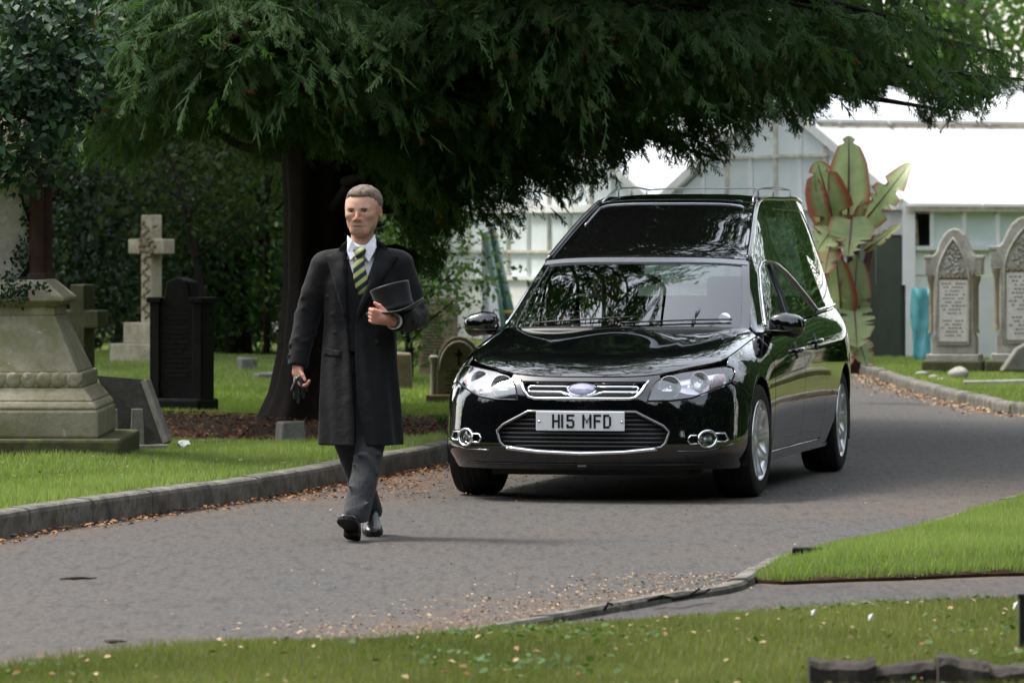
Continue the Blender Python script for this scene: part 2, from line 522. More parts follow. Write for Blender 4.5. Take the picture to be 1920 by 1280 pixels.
sheet('lawn', F1poly, 0.3, z_f1, M_LAWN_F, {'bare': lambda P: 0.30 + 0.22 * np.sin(P[:, 0] * 2.3 + 1.2 * np.sin(P[:, 1] * 1.7)) * np.cos(P[:, 1] * 1.9 + 1)})

# kerbs made of single stones
def arc(C):
    s = np.concatenate([[0], np.cumsum(np.linalg.norm(np.diff(C, axis=0), axis=1))]); return s
def at_s(C, s, q):
    return np.stack([np.interp(q, s, C[:, 0]), np.interp(q, s, C[:, 1])], 1)
def kerb(name, C, side, w, h, y_lo, y_hi, stone=0.92, label=None, x_hi=99):
    root = empty(name); tag(root, kind='structure')
    s = arc(C); q = 0.0; rr = random.Random(3)
    while q < s[-1] - 0.2:
        L = stone * rr.uniform(0.93, 1.06); e = min(q + L, s[-1])
        mid = at_s(C, s, np.array([(q + e) / 2]))[0]
        if y_lo < mid[1] < y_hi and mid[0] < x_hi:
            qs = np.linspace(q + 0.006, e - 0.006, 5)
            A = at_s(C, s, qs); T = at_s(C, s, qs + 0.02) - at_s(C, s, qs - 0.02); T /= np.maximum(np.linalg.norm(T, axis=1, keepdims=True), 1e-6)
            N = np.stack([-T[:, 1], T[:, 0]], 1) * side
            dz = rr.uniform(-0.006, 0.006); dn = rr.uniform(-0.006, 0.006)
            rings = []
            for k in range(5):
                a = A[k] + N[k] * dn
                prof = [(0, -0.06), (0.003, h - 0.03), (0.010, h - 0.010), (0.028, h), (w - 0.01, h + 0.003), (w, h - 0.01), (w, -0.06)]
                rings.append([(a[0] + N[k][0] * d, a[1] + N[k][1] * d, z + (dz if z > 0 else 0)) for d, z in prof])
            m = MB(); m.rings(rings); m.build('kerbstone', M_KERB, root)
        q = e
    return root
kerb('kerb', LK, 1, 0.125, 0.135, 22, 64)
kerb('kerb', RK, -1, 0.125, 0.10, 40, 64.5, x_hi=12)
kerb('edging', RL, 1, 0.10, 0.035, 19.5, 37, 0.8, x_hi=8)

# grass blades (nobody could count them)
def grass(name, poly, n, zf, mat, bare=None, h=(0.03, 0.06), w=0.008, ylim=None, xlim=None, seed=1, lean=0.7, edge=None):
    rg = np.random.default_rng(seed)
    poly = np.array(poly); lo, hi = poly.min(0), poly.max(0)
    if ylim: lo[1] = max(lo[1], ylim[0]); hi[1] = min(hi[1], ylim[1])
    if xlim: lo[0] = max(lo[0], xlim[0]); hi[0] = min(hi[0], xlim[1])
    P = rg.uniform(lo, hi, (int(n * 2.2), 2))
    # keep what the lens could see, and a margin to the sides
    P = P[np.abs(P[:, 0]) < P[:, 1] * 0.096 + 1.2]
    P = P[inside(P, poly)]
    if bare is not None: P = P[bare(P) + rg.uniform(-.3, .3, len(P)) < 0.45]
    P = P[:n]
    N = len(P); z = zf(P)
    patch = 0.5 + 0.5 * np.sin(P[:, 0] * 2.7 + 1.3 * np.sin(P[:, 1] * 1.9)) * np.cos(P[:, 1] * 1.3 + P[:, 0])
    H = rg.uniform(h[0], h[1], N) * (0.75 + 0.5 * patch)
    if edge is not None: H *= 1 + 0.9 * np.exp(-(dist_to(P, edge) / 0.08) ** 2)
    a = rg.uniform(0, 2 * np.pi, N); b = rg.uniform(0, 2 * np.pi, N); ln = rg.uniform(0.1, lean, N) * H
    Wd = w * rg.uniform(0.7, 1.3, N)
    V = np.zeros((N, 3, 3))
    V[:, 0] = np.column_stack([P[:, 0] - np.cos(a) * Wd / 2, P[:, 1] - np.sin(a) * Wd / 2, z - 0.004])
    V[:, 1] = np.column_stack([P[:, 0] + np.cos(a) * Wd / 2, P[:, 1] + np.sin(a) * Wd / 2, z - 0.004])
    V[:, 2] = np.column_stack([P[:, 0] + np.cos(b) * ln, P[:, 1] + np.sin(b) * ln, z + H])
    tint = np.clip(0.45 * patch + rg.uniform(0, 0.55, N), 0, 1)
    o = np_mesh(name, V.reshape(-1, 3), np.arange(N * 3).reshape(-1, 3), mat, None, False, {'tint': np.repeat(tint, 3)})
    return tag(o, kind='stuff')
M_GRASS = leaf_mat('grass_blades', (0.130, 0.180, 0.054), (0.280, 0.325, 0.122), 0.6, 0.25, 0.35)
M_GRASS_F = leaf_mat('shade_toned_mossy_blades', (0.085, 0.105, 0.034), (0.235, 0.235, 0.092), 0.6, 0.25, 0.3)  # moss tones, with the shade of a tree put into the colour
tag(grass('grass', LLpoly, 130000, z_left, M_GRASS, soil_left, (0.025, 0.055), 0.010, (26, 45), (-5, 1), 2, edge=LKb), 'short bright grass of the lawn beside the tall kerb', 'grass')
tag(grass('grass', LLpoly, 90000, z_left, M_GRASS, soil_left, (0.03, 0.06), 0.02, (45, 62), (-7, 1.5), 3), 'sunny grass between the graves beyond the big yew', 'grass')
tag(grass('grass', R1poly, 170000, z_r1, M_GRASS, None, (0.022, 0.050), 0.006, (23, 37), (.8, 5), 4, edge=RLB), 'bright grass of the lawn wedge between road and path', 'grass')
tag(grass('grass', F1poly, 190000, z_f1, M_GRASS_F, None, (0.018, 0.042), 0.006, (15.5, 24), (-3, 3.5), 5, edge=FLT), 'mossy grass toned darker for tree shade, strewn with leaves in front of the path', 'grass')
tag(grass('grass', R2poly, 50000, z_right, M_GRASS, None, (0.03, 0.06), 0.02, (42, 62), (3.5, 7), 6), 'grass verge around the pale headstones', 'grass')

# fallen leaves and needles
def litter(name, n, posfn, mat, size=(0.015, 0.04), seed=1, label=None, zf=None):
    rg = np.random.default_rng(seed); P = posfn(rg, n); N = len(P)
    TV = np.array([(-.5, 0, 0), (0, -.28, .12), (.5, 0, 0), (0, .28, .12)]); TF = np.array([(0, 1, 2), (0, 2, 3)])
    a = rg.uniform(0, 2 * np.pi, N)
    d = np.column_stack([np.cos(a), np.sin(a), rg.normal(0, .25, N)])
    u = np.column_stack([rg.normal(0, .35, N), rg.normal(0, .35, N), np.ones(N)])
    z = zf(P) if zf else np.zeros(N)
    V, Fc, T = scatter(TV, TF, np.column_stack([P, z + rg.uniform(0.006, 0.02, N)]), rot_from(d, u), rg.uniform(size[0], size[1], N), rg.uniform(0, 1, N))
    o = np_mesh(name, V, Fc, mat, None, False, {'tint': T})
    return tag(o, label, 'leaf litter', kind='stuff')
M_LITTER = leaf_mat('fallen_leaves', (0.10, 0.042, 0.018), (0.32, 0.16, 0.07), 0.8, 0.2, 0.0)
M_LITTER2 = leaf_mat('pale_fallen_leaves', (0.20, 0.09, 0.04), (0.45, 0.33, 0.20), 0.8, 0.2, 0.0)
def along(C, side, spread, y0, y1):
    s = arc(C)
    def f(rg, n):
        A = at_s(C, s, rg.uniform(0, s[-1], n * 3)); B = at_s(C, s, np.clip(rg.uniform(0, 1, 1) + 0 * A[:, 0], 0, 1))
        k = (A[:, 1] > y0) & (A[:, 1] < y1); A = A[k]
        d = np.abs(rg.normal(0, spread, len(A))) + 0.01
        T = np.array([0, 1.0]); e = np.interp(A[:, 1], C[:, 1][np.argsort(C[:, 1])], np.arange(len(C))[np.argsort(C[:, 1])]).astype(int)
        G_ = np.gradient(C, axis=0)[np.clip(e, 0, len(C) - 1)]; G_ /= np.linalg.norm(G_, axis=1, keepdims=True)
        return (A + np.stack([-G_[:, 1], G_[:, 0]], 1) * (d * side)[:, None])[:n]
    return f
litter('leaf_litter', 1500, along(LK, -1, 0.09, 24, 38), M_LITTER, (0.014, 0.045), 21, 'brown leaves drifted against the foot of the long kerb')
litter('leaf_litter', 6500, along(LK, -1, 0.55, 31, 42), M_LITTER, (0.012, 0.032), 22, 'rusty needles scattered on the road behind the walking man')
litter('leaf_litter', 3600, along(RL, -1, 0.42, 20.3, 24.2), M_LITTER2, (0.008, 0.024), 23, 'pale crumbled leaves along the low concrete edging')
litter('leaf_litter', 1500, along(RK, 1, 0.16, 43, 62), M_LITTER2, (0.02, 0.05), 24, 'pale leaves along the far kerb by the headstones')
litter('leaf_litter', 4200, lambda rg, n: rg.uniform((-3.6, 36.3), (-.35, 43), (n, 2)), M_LITTER, (0.02, 0.05), 25, 'brown leaves lying on bare soil under the yew', z_left)
litter('leaf_litter', 260, lambda rg, n: rg.uniform((-4, 28), (-.9, 36), (n * 3, 2))[lambda P: inside(P, LLpoly)][:n] if False else (lambda P: P[inside(P, LLpoly)][:n])(rg.uniform((-4, 28), (-.6, 36.5), (n * 3, 2))), M_LITTER2, (0.03, 0.06), 26, 'single dry leaves on the lawn by the monument', z_left)
litter('leaf_litter', 300, lambda rg, n: (lambda P: P[inside(P, F1poly)][:n])(rg.uniform((-2, 16.5), (2.4, 22.4), (n * 3, 2))), M_LITTER2, (0.018, 0.04), 27, 'dry leaves lying in the mossy grass', lambda P: z_f1(P) + 0.015)
litter('leaf_litter', 260, lambda rg, n: rg.uniform((-2.6, 19.5), (3.5, 33), (n, 2)), M_LITTER2, (0.008, 0.022), 28, 'specks of pale debris scattered across the open road')

# clover and broad weeds among the mossy grass
_rg = np.random.default_rng(61)
_P = _rg.uniform((-2, 15.8), (2.6, 22.3), (9000, 2)); _P = _P[inside(_P, F1poly)]
_P = _P[(np.sin(_P[:, 0] * 3.1 + 2 * np.sin(_P[:, 1] * 1.3)) * np.cos(_P[:, 1] * 2.2) + _rg.normal(0, .35, len(_P))) > .62]
_N = len(_P); _a = _rg.uniform(0, 2 * np.pi, _N)
_V, _F, _T = scatter(np.array([(-.5, -.3, 0), (.1, -.42, .1), (.6, 0, .05), (.1, .42, .1), (-.5, .3, 0)]), np.array([(0, 1, 2), (0, 2, 3), (0, 3, 4)]), np.column_stack([_P, z_f1(_P) + _rg.uniform(.015, .045, _N)]),
                     rot_from(np.column_stack([np.cos(_a), np.sin(_a), _rg.normal(0, .3, _N)]), np.column_stack([_rg.normal(0, .5, _N), _rg.normal(0, .5, _N), np.ones(_N)])), _rg.uniform(.012, .032, _N), _rg.uniform(0, 1, _N))
tag(np_mesh('clover', _V, _F, leaf_mat('clover_leaves', (0.040, 0.080, 0.025), (0.10, 0.165, 0.055), 0.7, 0.15, 0.2), None, False, {'tint': _T}), 'patches of clover and weeds in the mossy grass', 'weeds', kind='stuff')
# ------------------------------------------------------------------ the glasshouse range behind the road
M_WHITE = simple('white_paint', (0.78, 0.78, 0.76), 0.6, 0.3, var=0.08, vscale=3)
M_ROOF = simple('whitewashed_roof_glass', (0.82, 0.83, 0.82), 0.35, 0.4, var=0.05, vscale=1.5)
M_RUST = simple('rusty_gutter', (0.40, 0.33, 0.24), 0.8, 0.2, var=0.5, vscale=7)
M_BAR = simple('weathered_glazing_bar', (0.58, 0.53, 0.46), 0.7, 0.2, var=0.3, vscale=6)
M_TEAL = simple('teal_plastic', (0.09, 0.32, 0.34), 0.45, 0.4, var=0.25, vscale=4, bump=0.4, bscale=6)
M_GREENDK = simple('dark_green_paint', (0.035, 0.050, 0.036), 0.5, 0.4, var=0.25, vscale=3)
M_GREYGRN = simple('grey_green_paint', (0.12, 0.135, 0.115), 0.6, 0.3, var=0.2, vscale=3)
M_GREENPOLE = simple('green_painted_pole', (0.006, 0.065, 0.032), 0.35, 0.5)
M_YELLOW = simple('yellow_clip', (0.55, 0.35, 0.03), 0.5)
def glass_pane_mat():
    t = NT('shaded_greenhouse_glass'); co = t.coords('Object')
    c = t.ramp(t.noise(co, 0.9, 5, 0.6), [(0.25, (0.58, 0.68, 0.66)), (0.5, (0.74, 0.81, 0.82)), (0.75, (0.82, 0.87, 0.90))])
    return t.done(t.bsdf(c, 0.12, 0.6))
M_PANE = glass_pane_mat()

GA = Vector((4.65, 63.0, 0)); D1 = Vector((.908, .418, 0)); D2 = Vector((-.418, .908, 0))
EZ, AZ, BAY, DADO = 1.89, 3.27, 6.6, 0.95
gh = empty('glasshouse', GA, 0, 'white painted glasshouse range with whitewashed gabled roofs behind the road', 'glasshouse')
def gp(t, z, o=0.0):           # on the gable front: t along it, o out of it (towards the road), relative to GA
    p = D2 * t - D1 * o; return Vector((p.x, p.y, z))
def gr_(t, z, o=0.0):          # on the long front wall: t along it, o out of it
    p = D1 * t - D2 * o; return Vector((p.x, p.y, z))
def top_z(t):
    u = (t % BAY) / BAY; return EZ + (AZ - EZ) * (1 - abs(2 * u - 1))
# gable front: panes, mullions, dado boards
PW = 0.66
pane_cache = {}
for b in range(3):
    t0 = b * BAY
    for i in range(10):
        ta, tb = t0 + i * PW + .02, t0 + (i + 1) * PW - .02
        if not (b == 0 and i < 2):
            for za, zb in ((DADO + .03, 1.30), (1.33, EZ - .05)):
                m = MB(); m.add([gp(ta, za), gp(tb, za), gp(tb, zb), gp(ta, zb), gp(ta, za, -.02), gp(tb, za, -.02), gp(tb, zb, -.02), gp(ta, zb, -.02)],
                                [(0, 1, 2, 3), (7, 6, 5, 4), (0, 4, 5, 1), (2, 6, 7, 3), (1, 5, 6, 2), (0, 3, 7, 4)])
                m.build('pane', M_PANE, gh)
        zb0, zb1 = top_z(ta + 1e-4) - .06, top_z(tb - 1e-4) - .06
        za = EZ + .05
        hi = max(zb0, zb1)
        if hi > za + .06:
            m = MB(); zb0 = max(zb0, za + .005); zb1 = max(zb1, za + .005)
            m.add([gp(ta, za), gp(tb, za), gp(tb, zb1), gp(ta, zb0), gp(ta, za, -.02), gp(tb, za, -.02), gp(tb, zb1, -.02), gp(ta, zb0, -.02)],
                  [(0, 1, 2, 3), (7, 6, 5, 4), (0, 4, 5, 1), (2, 6, 7, 3), (1, 5, 6, 2), (0, 3, 7, 4)])
            m.build('pane', M_PANE, gh)
        # dado board
        if not (b == 0 and i < 2):
            m = MB(); m.add([gp(ta - .015, -.05, .02), gp(tb + .015, -.05, .02), gp(tb + .015, DADO, .02), gp(ta - .015, DADO, .02)], [(0, 1, 2, 3)])
            m.build('dado_board', M_WHITE, gh)
    for i in range(11):
        t = t0 + i * PW
        if b < 2 and i == 10: continue
        zt = max(top_z(t) - 0.02, EZ)
        m = MB(); m.bar(gp(t, DADO, .015), gp(t, zt, .015), 0.05, 0.07); m.build('mullion', M_WHITE if i % 2 == 0 else M_BAR, gh)
    # eave bar, brown transoms, tie bar in the gable, verge boards, truss struts seen in the gable
    m = MB(); m.bar(gp(t0, EZ, .03), gp(t0 + BAY - .005, EZ, .03), 0.09, 0.10); m.build('eaves_bar', M_WHITE, gh)
    ts = 1.33 if b == 0 else t0
    m = MB(); m.bar(gp(ts + .01, 1.315, .03), gp(t0 + BAY - .01, 1.315, .03), 0.03, 0.035); m.build('transom', M_BAR, gh)
    m = MB(); m.bar(gp(ts + .01, DADO, .03), gp(t0 + BAY - .01, DADO, .03), 0.08, 0.05); m.build('sill', M_WHITE, gh)
    m = MB(); m.bar(gp(t0 + 1.9, EZ + .62, .035), gp(t0 + BAY - 1.9, EZ + .62, .035), 0.03, 0.035); m.build('tie_bar', M_BAR, gh)
    for s in (0, 1):
        m = MB(); m.bar(gp(t0 + s * BAY, EZ + .02, .06), gp(t0 + BAY / 2, AZ + .03, .06), 0.06, 0.12); m.build('verge_board', M_WHITE, gh)
    for k in range(4):
        m = MB(); m.bar(gp(t0 + 1.0 + k * 1.2, EZ + .08, -.12), gp(t0 + 1.7 + k * 1.0, EZ + .75 - abs(k - 1.5) * .12, -.12), 0.03); m.build('strut', M_GREYGRN, gh)
# roofs: each slope laid in wide whitewashed lights
RL_ = 14.0
def slope(b, right):
    t0 = b * BAY + (0 if right else BAY); t1 = b * BAY + BAY / 2
    n = 14
    for i in range(n):
        a0, a1 = i * RL_ / n + .012, (i + 1) * RL_ / n - .012
        for k, (u0, u1, up) in enumerate(((-.02, .66, 0), (.68, 1.0, .07))):
            def q(u, a, dz=0):
                p = D2 * (t0 + (t1 - t0) * u) + D1 * a; return Vector((p.x, p.y, EZ + .05 + (AZ - EZ) * u + up + dz))
            m = MB(); m.add([q(u0, a0), q(u0, a1), q(u1, a1), q(u1, a0), q(u0, a0, -.04), q(u0, a1, -.04), q(u1, a1, -.04), q(u1, a0, -.04)],
                            [(0, 1, 2, 3), (7, 6, 5, 4), (0, 4, 5, 1), (1, 5, 6, 2), (2, 6, 7, 3), (3, 7, 4, 0)])
            m.build('roof_light', M_ROOF, gh)
    def e(u, a, dz):
        p = D2 * (t0 + (t1 - t0) * u) + D1 * a; return Vector((p.x, p.y, EZ + (AZ - EZ) * u + dz))
    m = MB(); m.bar(e(.665, 0, .07), e(.665, RL_, .07), 0.04, 0.045); m.build('upper_gutter', M_RUST, gh)
    for i in range(20):
        m = MB(); m.bar(e(.66, .35 + i * .7, .02), e(.72, .35 + i * .7 - .1, .14), .04); m.build('gutter_bracket', M_WHITE, gh)
    m = MB(); m.bar(e(-.04, -.05, .02), e(-.04, RL_, .02), 0.06, 0.045); m.build('gutter', M_RUST, gh)
for b in range(2):
    slope(b, True)
    slope(b, False)
    p0, p1 = D2 * (b * BAY + BAY / 2), D2 * (b * BAY + BAY / 2) + D1 * RL_
    m = MB(); m.bar((p0.x, p0.y, AZ + .13), (p1.x, p1.y, AZ + .13), 0.14, 0.12); m.build('ridge_cap', M_WHITE, gh)
# long front wall to the right of the corner: posts, panes above white boards
m = MB(); m.bar(gr_(0.045, -.05, .03), gr_(0.045, EZ, .03), 0.11, 0.10); m.build('corner_post', M_WHITE, gh)
edges = [0.10, .34, .78, 1.24, 1.70, 2.15, 2.6, 3.05, 3.5]
for i in range(len(edges) - 1):
    a0, a1 = edges[i] + .02, edges[i + 1] - .02
    if i == 0:
        m = MB(); m.add([gr_(a0, 1.40, -.3), gr_(a1, 1.40, -.3), gr_(a1, 1.83, -.3), gr_(a0, 1.83, -.3)], [(0, 1, 2, 3)])
        m.build('dark_window_sheet', M_GREENDK, gh)  # dark sheet set back, standing in for the dim inside
        m = MB(); m.bar(gr_(a0 + .07, 1.40, -.1), gr_(a0 + .05, 1.72, -.1), .07, .05); m.build('stored_pot', M_RUST, gh)
    else:
        m = MB(); m.add([gr_(a0, 1.40), gr_(a1, 1.40), gr_(a1, 1.83), gr_(a0, 1.83), gr_(a0, 1.40, -.02), gr_(a1, 1.40, -.02), gr_(a1, 1.83, -.02), gr_(a0, 1.83, -.02)],
                        [(0, 1, 2, 3), (7, 6, 5, 4), (0, 4, 5, 1), (2, 6, 7, 3), (1, 5, 6, 2), (0, 3, 7, 4)]); m.build('pane', M_PANE, gh)
    m = MB(); m.bar(gr_(edges[i + 1], 1.36, .02), gr_(edges[i + 1], EZ - .02, .02), 0.045, 0.06); m.build('mullion', M_WHITE, gh)
    for za, zb in ((-.05, 1.055), (1.065, 1.37)):
        m = MB(); a = edges[i] if i else .10
        m.add([gr_(a + .003, za, .01), gr_(edges[i + 1] - .003, za, .01), gr_(edges[i + 1] - .003, zb, .01), gr_(a + .003, zb, .01)], [(0, 1, 2, 3)]); m.build('wall_board', M_WHITE, gh)
m = MB(); m.bar(gr_(0.1, 1.385, .04), gr_(3.5, 1.385, .04), 0.07, 0.05); m.build('sill', M_WHITE, gh)
m = MB(); m.bar(gr_(0.1, EZ - .03, .03), gr_(3.5, EZ - .03, .03), 0.06, 0.08); m.build('eaves_bar', M_WHITE, gh)
# dark green end door beside the corner
dr = empty('end_door', (0, 0, 0)); dr.parent = gh
m = MB(); m.add([gp(.03, .0, .05), gp(.86, .0, .05), gp(.86, 1.52, .05), gp(.03, 1.52, .05), gp(.03, .0, .0), gp(.86, .0, .0), gp(.86, 1.52, .0), gp(.03, 1.52, .0)],
                [(0, 1, 2, 3), (7, 6, 5, 4), (0, 4, 5, 1), (2, 6, 7, 3), (1, 5, 6, 2), (0, 3, 7, 4)])
m.build('door_panel', M_GREENDK, dr)
for t_ in (.90, 1.28):
    m = MB(); m.bar(gp(t_, 0, .04), gp(t_, 1.86, .04), .06, .07); m.build('door_jamb', M_GREYGRN, dr)
m = MB(); m.add([gp(.93, 0, .03), gp(1.25, 0, .03), gp(1.25, 1.5, .03), gp(.93, 1.5, .03)], [(0, 1, 2, 3)]); m.build('side_panel', M_GREYGRN, dr)
m = MB(); m.add([gp(.03, 1.54, .03), gp(1.25, 1.54, .03), gp(1.25, 1.84, .03), gp(.03, 1.84, .03)], [(0, 1, 2, 3)]); m.build('over_panel', simple('grey_board', (.42, .42, .40), .7, var=.2, vscale=5), dr)
# grey-green sheet standing in for the inner dimness behind the panes
m = MB(); m.add([gp(-.0, 0, -.6), gp(13.2, 0, -.6), gp(13.2, 1.8, -.6), gp(0, 1.8, -.6)], [(0, 1, 2, 3)]); m.build('dimness_sheet', M_GREYGRN, gh)

# green poles, white post and sheet leaning at the far end of the glasshouse
Yp = 66.0
def pt(px, py, Y): return (PX(px, Y), Y, PZ(py, Y))
wp = MB(); wp.bar((PX(911, Yp), Yp, 0.0), (PX(909, Yp), Yp, PZ(436, Yp)), .085, .085)
tag(wp.build('post', M_WHITE, None, bevel=.008), 'square white post standing between the white wall and the green poles', 'post')
for i, (bx, by, tx, ty) in enumerate(((957, 600, 921, 438), (941, 604, 911, 440))):
    r = empty('pole', pt(bx, by, Yp - 1 - .5 * i), 0, ['thick green pole with yellow clips leaning against white post', 'thinner green pole half behind the thick one'][i], 'pole', 'green poles leaning at the glasshouse')
    o = Vector(pt(bx, by, Yp - 1 - .5 * i)); q = Vector(pt(tx, ty, Yp - .2 - .15 * i)) - o; q0 = -q * (o.z / q.z)
    m = MB(); m.tube([q0, q], .075 - .025 * i, 10); m.build('shaft', M_GREENPOLE, r, True)
    if i == 0:
        m = MB(); m.tube([q0 + Vector((-.11, -.02, 0)), q + Vector((-.09, -.02, -.05))], .02, 8); m.build('white_rail', M_WHITE, r, True)
        for f in (.98, .38):
            p = q0.lerp(q, f); m = MB(); m.lathe([(.086, -.03), (.09, 0), (.086, .03)], 12, Matrix.Translation(p)); m.build('clip', M_YELLOW, r, True)
sh = MB(); Ys = 64.5
sh.add([(PX(918, Ys), Ys, PZ(535, Ys)), (PX(930, Ys), Ys, PZ(540, Ys)), (PX(946, Ys), Ys - .3, 0.02), (PX(914, Ys), Ys - .3, 0.02)], [(0, 1, 2, 3)])
o = sh.build('board', M_WHITE); m = o.modifiers.new('thick', 'SOLIDIFY'); m.thickness = .03
tag(o, 'narrow white board propped against the foot of the green poles', 'board')
# teal tarpaulin bundle in front of the long wall
tm = MB(); Yt = 61.5
N1 = 10; rows = []
for j in range(9):
    z = PZ(540, Yt) * (1 - j / 8) + .06 * (j / 8)
    w0 = PX(1709, Yt); w1 = PX(1778, Yt)
    rows.append([(w0 + (w1 - w0) * i / N1, Yt + .05 * math.sin(i * 1.9 + j * .8) - .22 * (j / 8) ** 1.5 - .05 * math.sin(j * 1.3) * (i > 5), z + .012 * math.sin(i * 2.2)) for i in range(N1 + 1)])
vs = [p for r in rows for p in r]
tm.add(vs, [(j * (N1 + 1) + i, j * (N1 + 1) + i + 1, (j + 1) * (N1 + 1) + i + 1, (j + 1) * (N1 + 1) + i) for j in range(8) for i in range(N1)])
o = tm.build('tarpaulin', M_TEAL, smooth=True); md = o.modifiers.new('thick', 'SOLIDIFY'); md.thickness = .02
tag(o, 'teal plastic sheet hung over the white wall behind the headstones', 'tarpaulin')
# ------------------------------------------------------------------ trees and shrubs
M_BARK = stone_mat('yew_bark', (0.026, 0.017, 0.013), (0.010, 0.008, 0.007), None, 0, 5.0, bump=0.9)
M_BARK2 = stone_mat('grey_bark', (0.16, 0.14, 0.12), (0.06, 0.05, 0.045), (0.05, 0.06, 0.03), 0.3, 4.0, bump=0.8)
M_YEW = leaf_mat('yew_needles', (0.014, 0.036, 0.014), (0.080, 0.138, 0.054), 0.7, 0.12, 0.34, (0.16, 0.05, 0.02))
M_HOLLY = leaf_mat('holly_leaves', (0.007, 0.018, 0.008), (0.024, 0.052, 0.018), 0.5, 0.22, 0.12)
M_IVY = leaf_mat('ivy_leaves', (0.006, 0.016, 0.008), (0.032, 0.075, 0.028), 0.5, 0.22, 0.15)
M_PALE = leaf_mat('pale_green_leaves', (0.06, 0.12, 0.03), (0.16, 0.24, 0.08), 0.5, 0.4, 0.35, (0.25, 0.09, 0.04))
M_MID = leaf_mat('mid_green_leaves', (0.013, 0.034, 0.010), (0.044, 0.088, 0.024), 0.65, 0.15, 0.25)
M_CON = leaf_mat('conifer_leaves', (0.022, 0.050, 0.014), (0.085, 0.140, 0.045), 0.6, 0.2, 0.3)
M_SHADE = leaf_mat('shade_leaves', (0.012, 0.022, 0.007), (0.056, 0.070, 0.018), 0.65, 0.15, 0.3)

def yew_template(seed=4, n=6, spread=.62, droop=1.0, bare=0.0):
    V, Fc = [], []
    def strip(p, q, w, nrm):
        p, q = np.array(p, float), np.array(q, float); d = q - p; s = np.cross(d, nrm); s = s / np.linalg.norm(s) * w / 2
        b = len(V); V.extend([p - s * .6, p + s * .6, p + d * .55 + s, p + d * .55 - s, q])
        Fc.extend([(b, b + 1, b + 2), (b, b + 2, b + 3), (b + 3, b + 2, b + 4)])
    strip((0, 0, 0), (1.0, 0, -.10), .055, (0, 0, 1))
    rr = random.Random(seed)
    for i in range(n):
        x = .1 + i * .84 / n
        for s in (-1, 1):
            if rr.uniform(0, 1) < bare: continue
            L = (.42 - .04 * i * 6 / n) * rr.uniform(.75, 1.15)
            strip((x, 0, -.10 * x), (x + L * .72, s * L * spread * rr.uniform(.7, 1.2), -.10 * x - L * rr.uniform(.1, .40) * droop), .062, (.1 * s, .2 * s, 1))
    return np.array(V), np.array(Fc)
LEAF_V = np.array([(0, 0, 0), (.45, -.30, .06), (1, 0, -.05), (.45, .30, .06)]); LEAF_F = np.array([(0, 1, 2), (0, 2, 3)])

BOT = np.array([(-60, 250), (0, 255), (120, 300), (180, 330), (260, 300), (330, 255), (430, 245), (500, 290), (560, 275), (620, 290), (660, 315), (715, 335), (740, 400), (770, 510), (815, 520), (845, 490),
                (880, 450), (930, 415), (960, 440), (985, 445), (1010, 400), (1060, 385), (1120, 378), (1150, 345), (1200, 290), (1250, 300), (1300, 312), (1350, 335), (1385, 290), (1420, 262), (1470, 240), (1530, 215), (1580, 195), (1640, 180), (1700, 172),
                (1730, 200), (1780, 245), (1830, 225), (1880, 185), (1990, 190)], float)
def bot(px): return np.interp(px, BOT[:, 0], BOT[:, 1])
def proj(P):
    return 960 + P[:, 0] / P[:, 1] * F, HOR - (P[:, 2] - CAM_H) / P[:, 1] * F

TX, TY = G(592, 790, .12)
yew = empty('yew_tree', (TX, TY, 0.05), 0, 'huge spreading dark yew with fluted trunk overhanging the road', 'tree')
# trunk: fluted, flared at the foot
rings = []
for z, r in ((-.1, .56), (0.0, .50), (.12, .41), (.3, .345), (.6, .30), (1.1, .275), (1.7, .275), (2.3, .30), (3.0, .36), (3.8, .34), (5.0, .22), (7.0, .08)):
    ring = []
    for k in range(40):
        a = 2 * math.pi * k / 40
        fl = 1 + .10 * math.sin(a * 5 + z * .25) + .06 * math.sin(a * 9 - z * .5 + 1) + (.16 * max(0, .5 - z) * math.sin(a * 4 + 1))
        ring.append((r * fl * math.cos(a) + .05 * math.sin(z * .9), r * fl * math.sin(a), z))
    rings.append(ring)
m = MB(); m.rings(rings); m.build('trunk', M_BARK, yew, True)

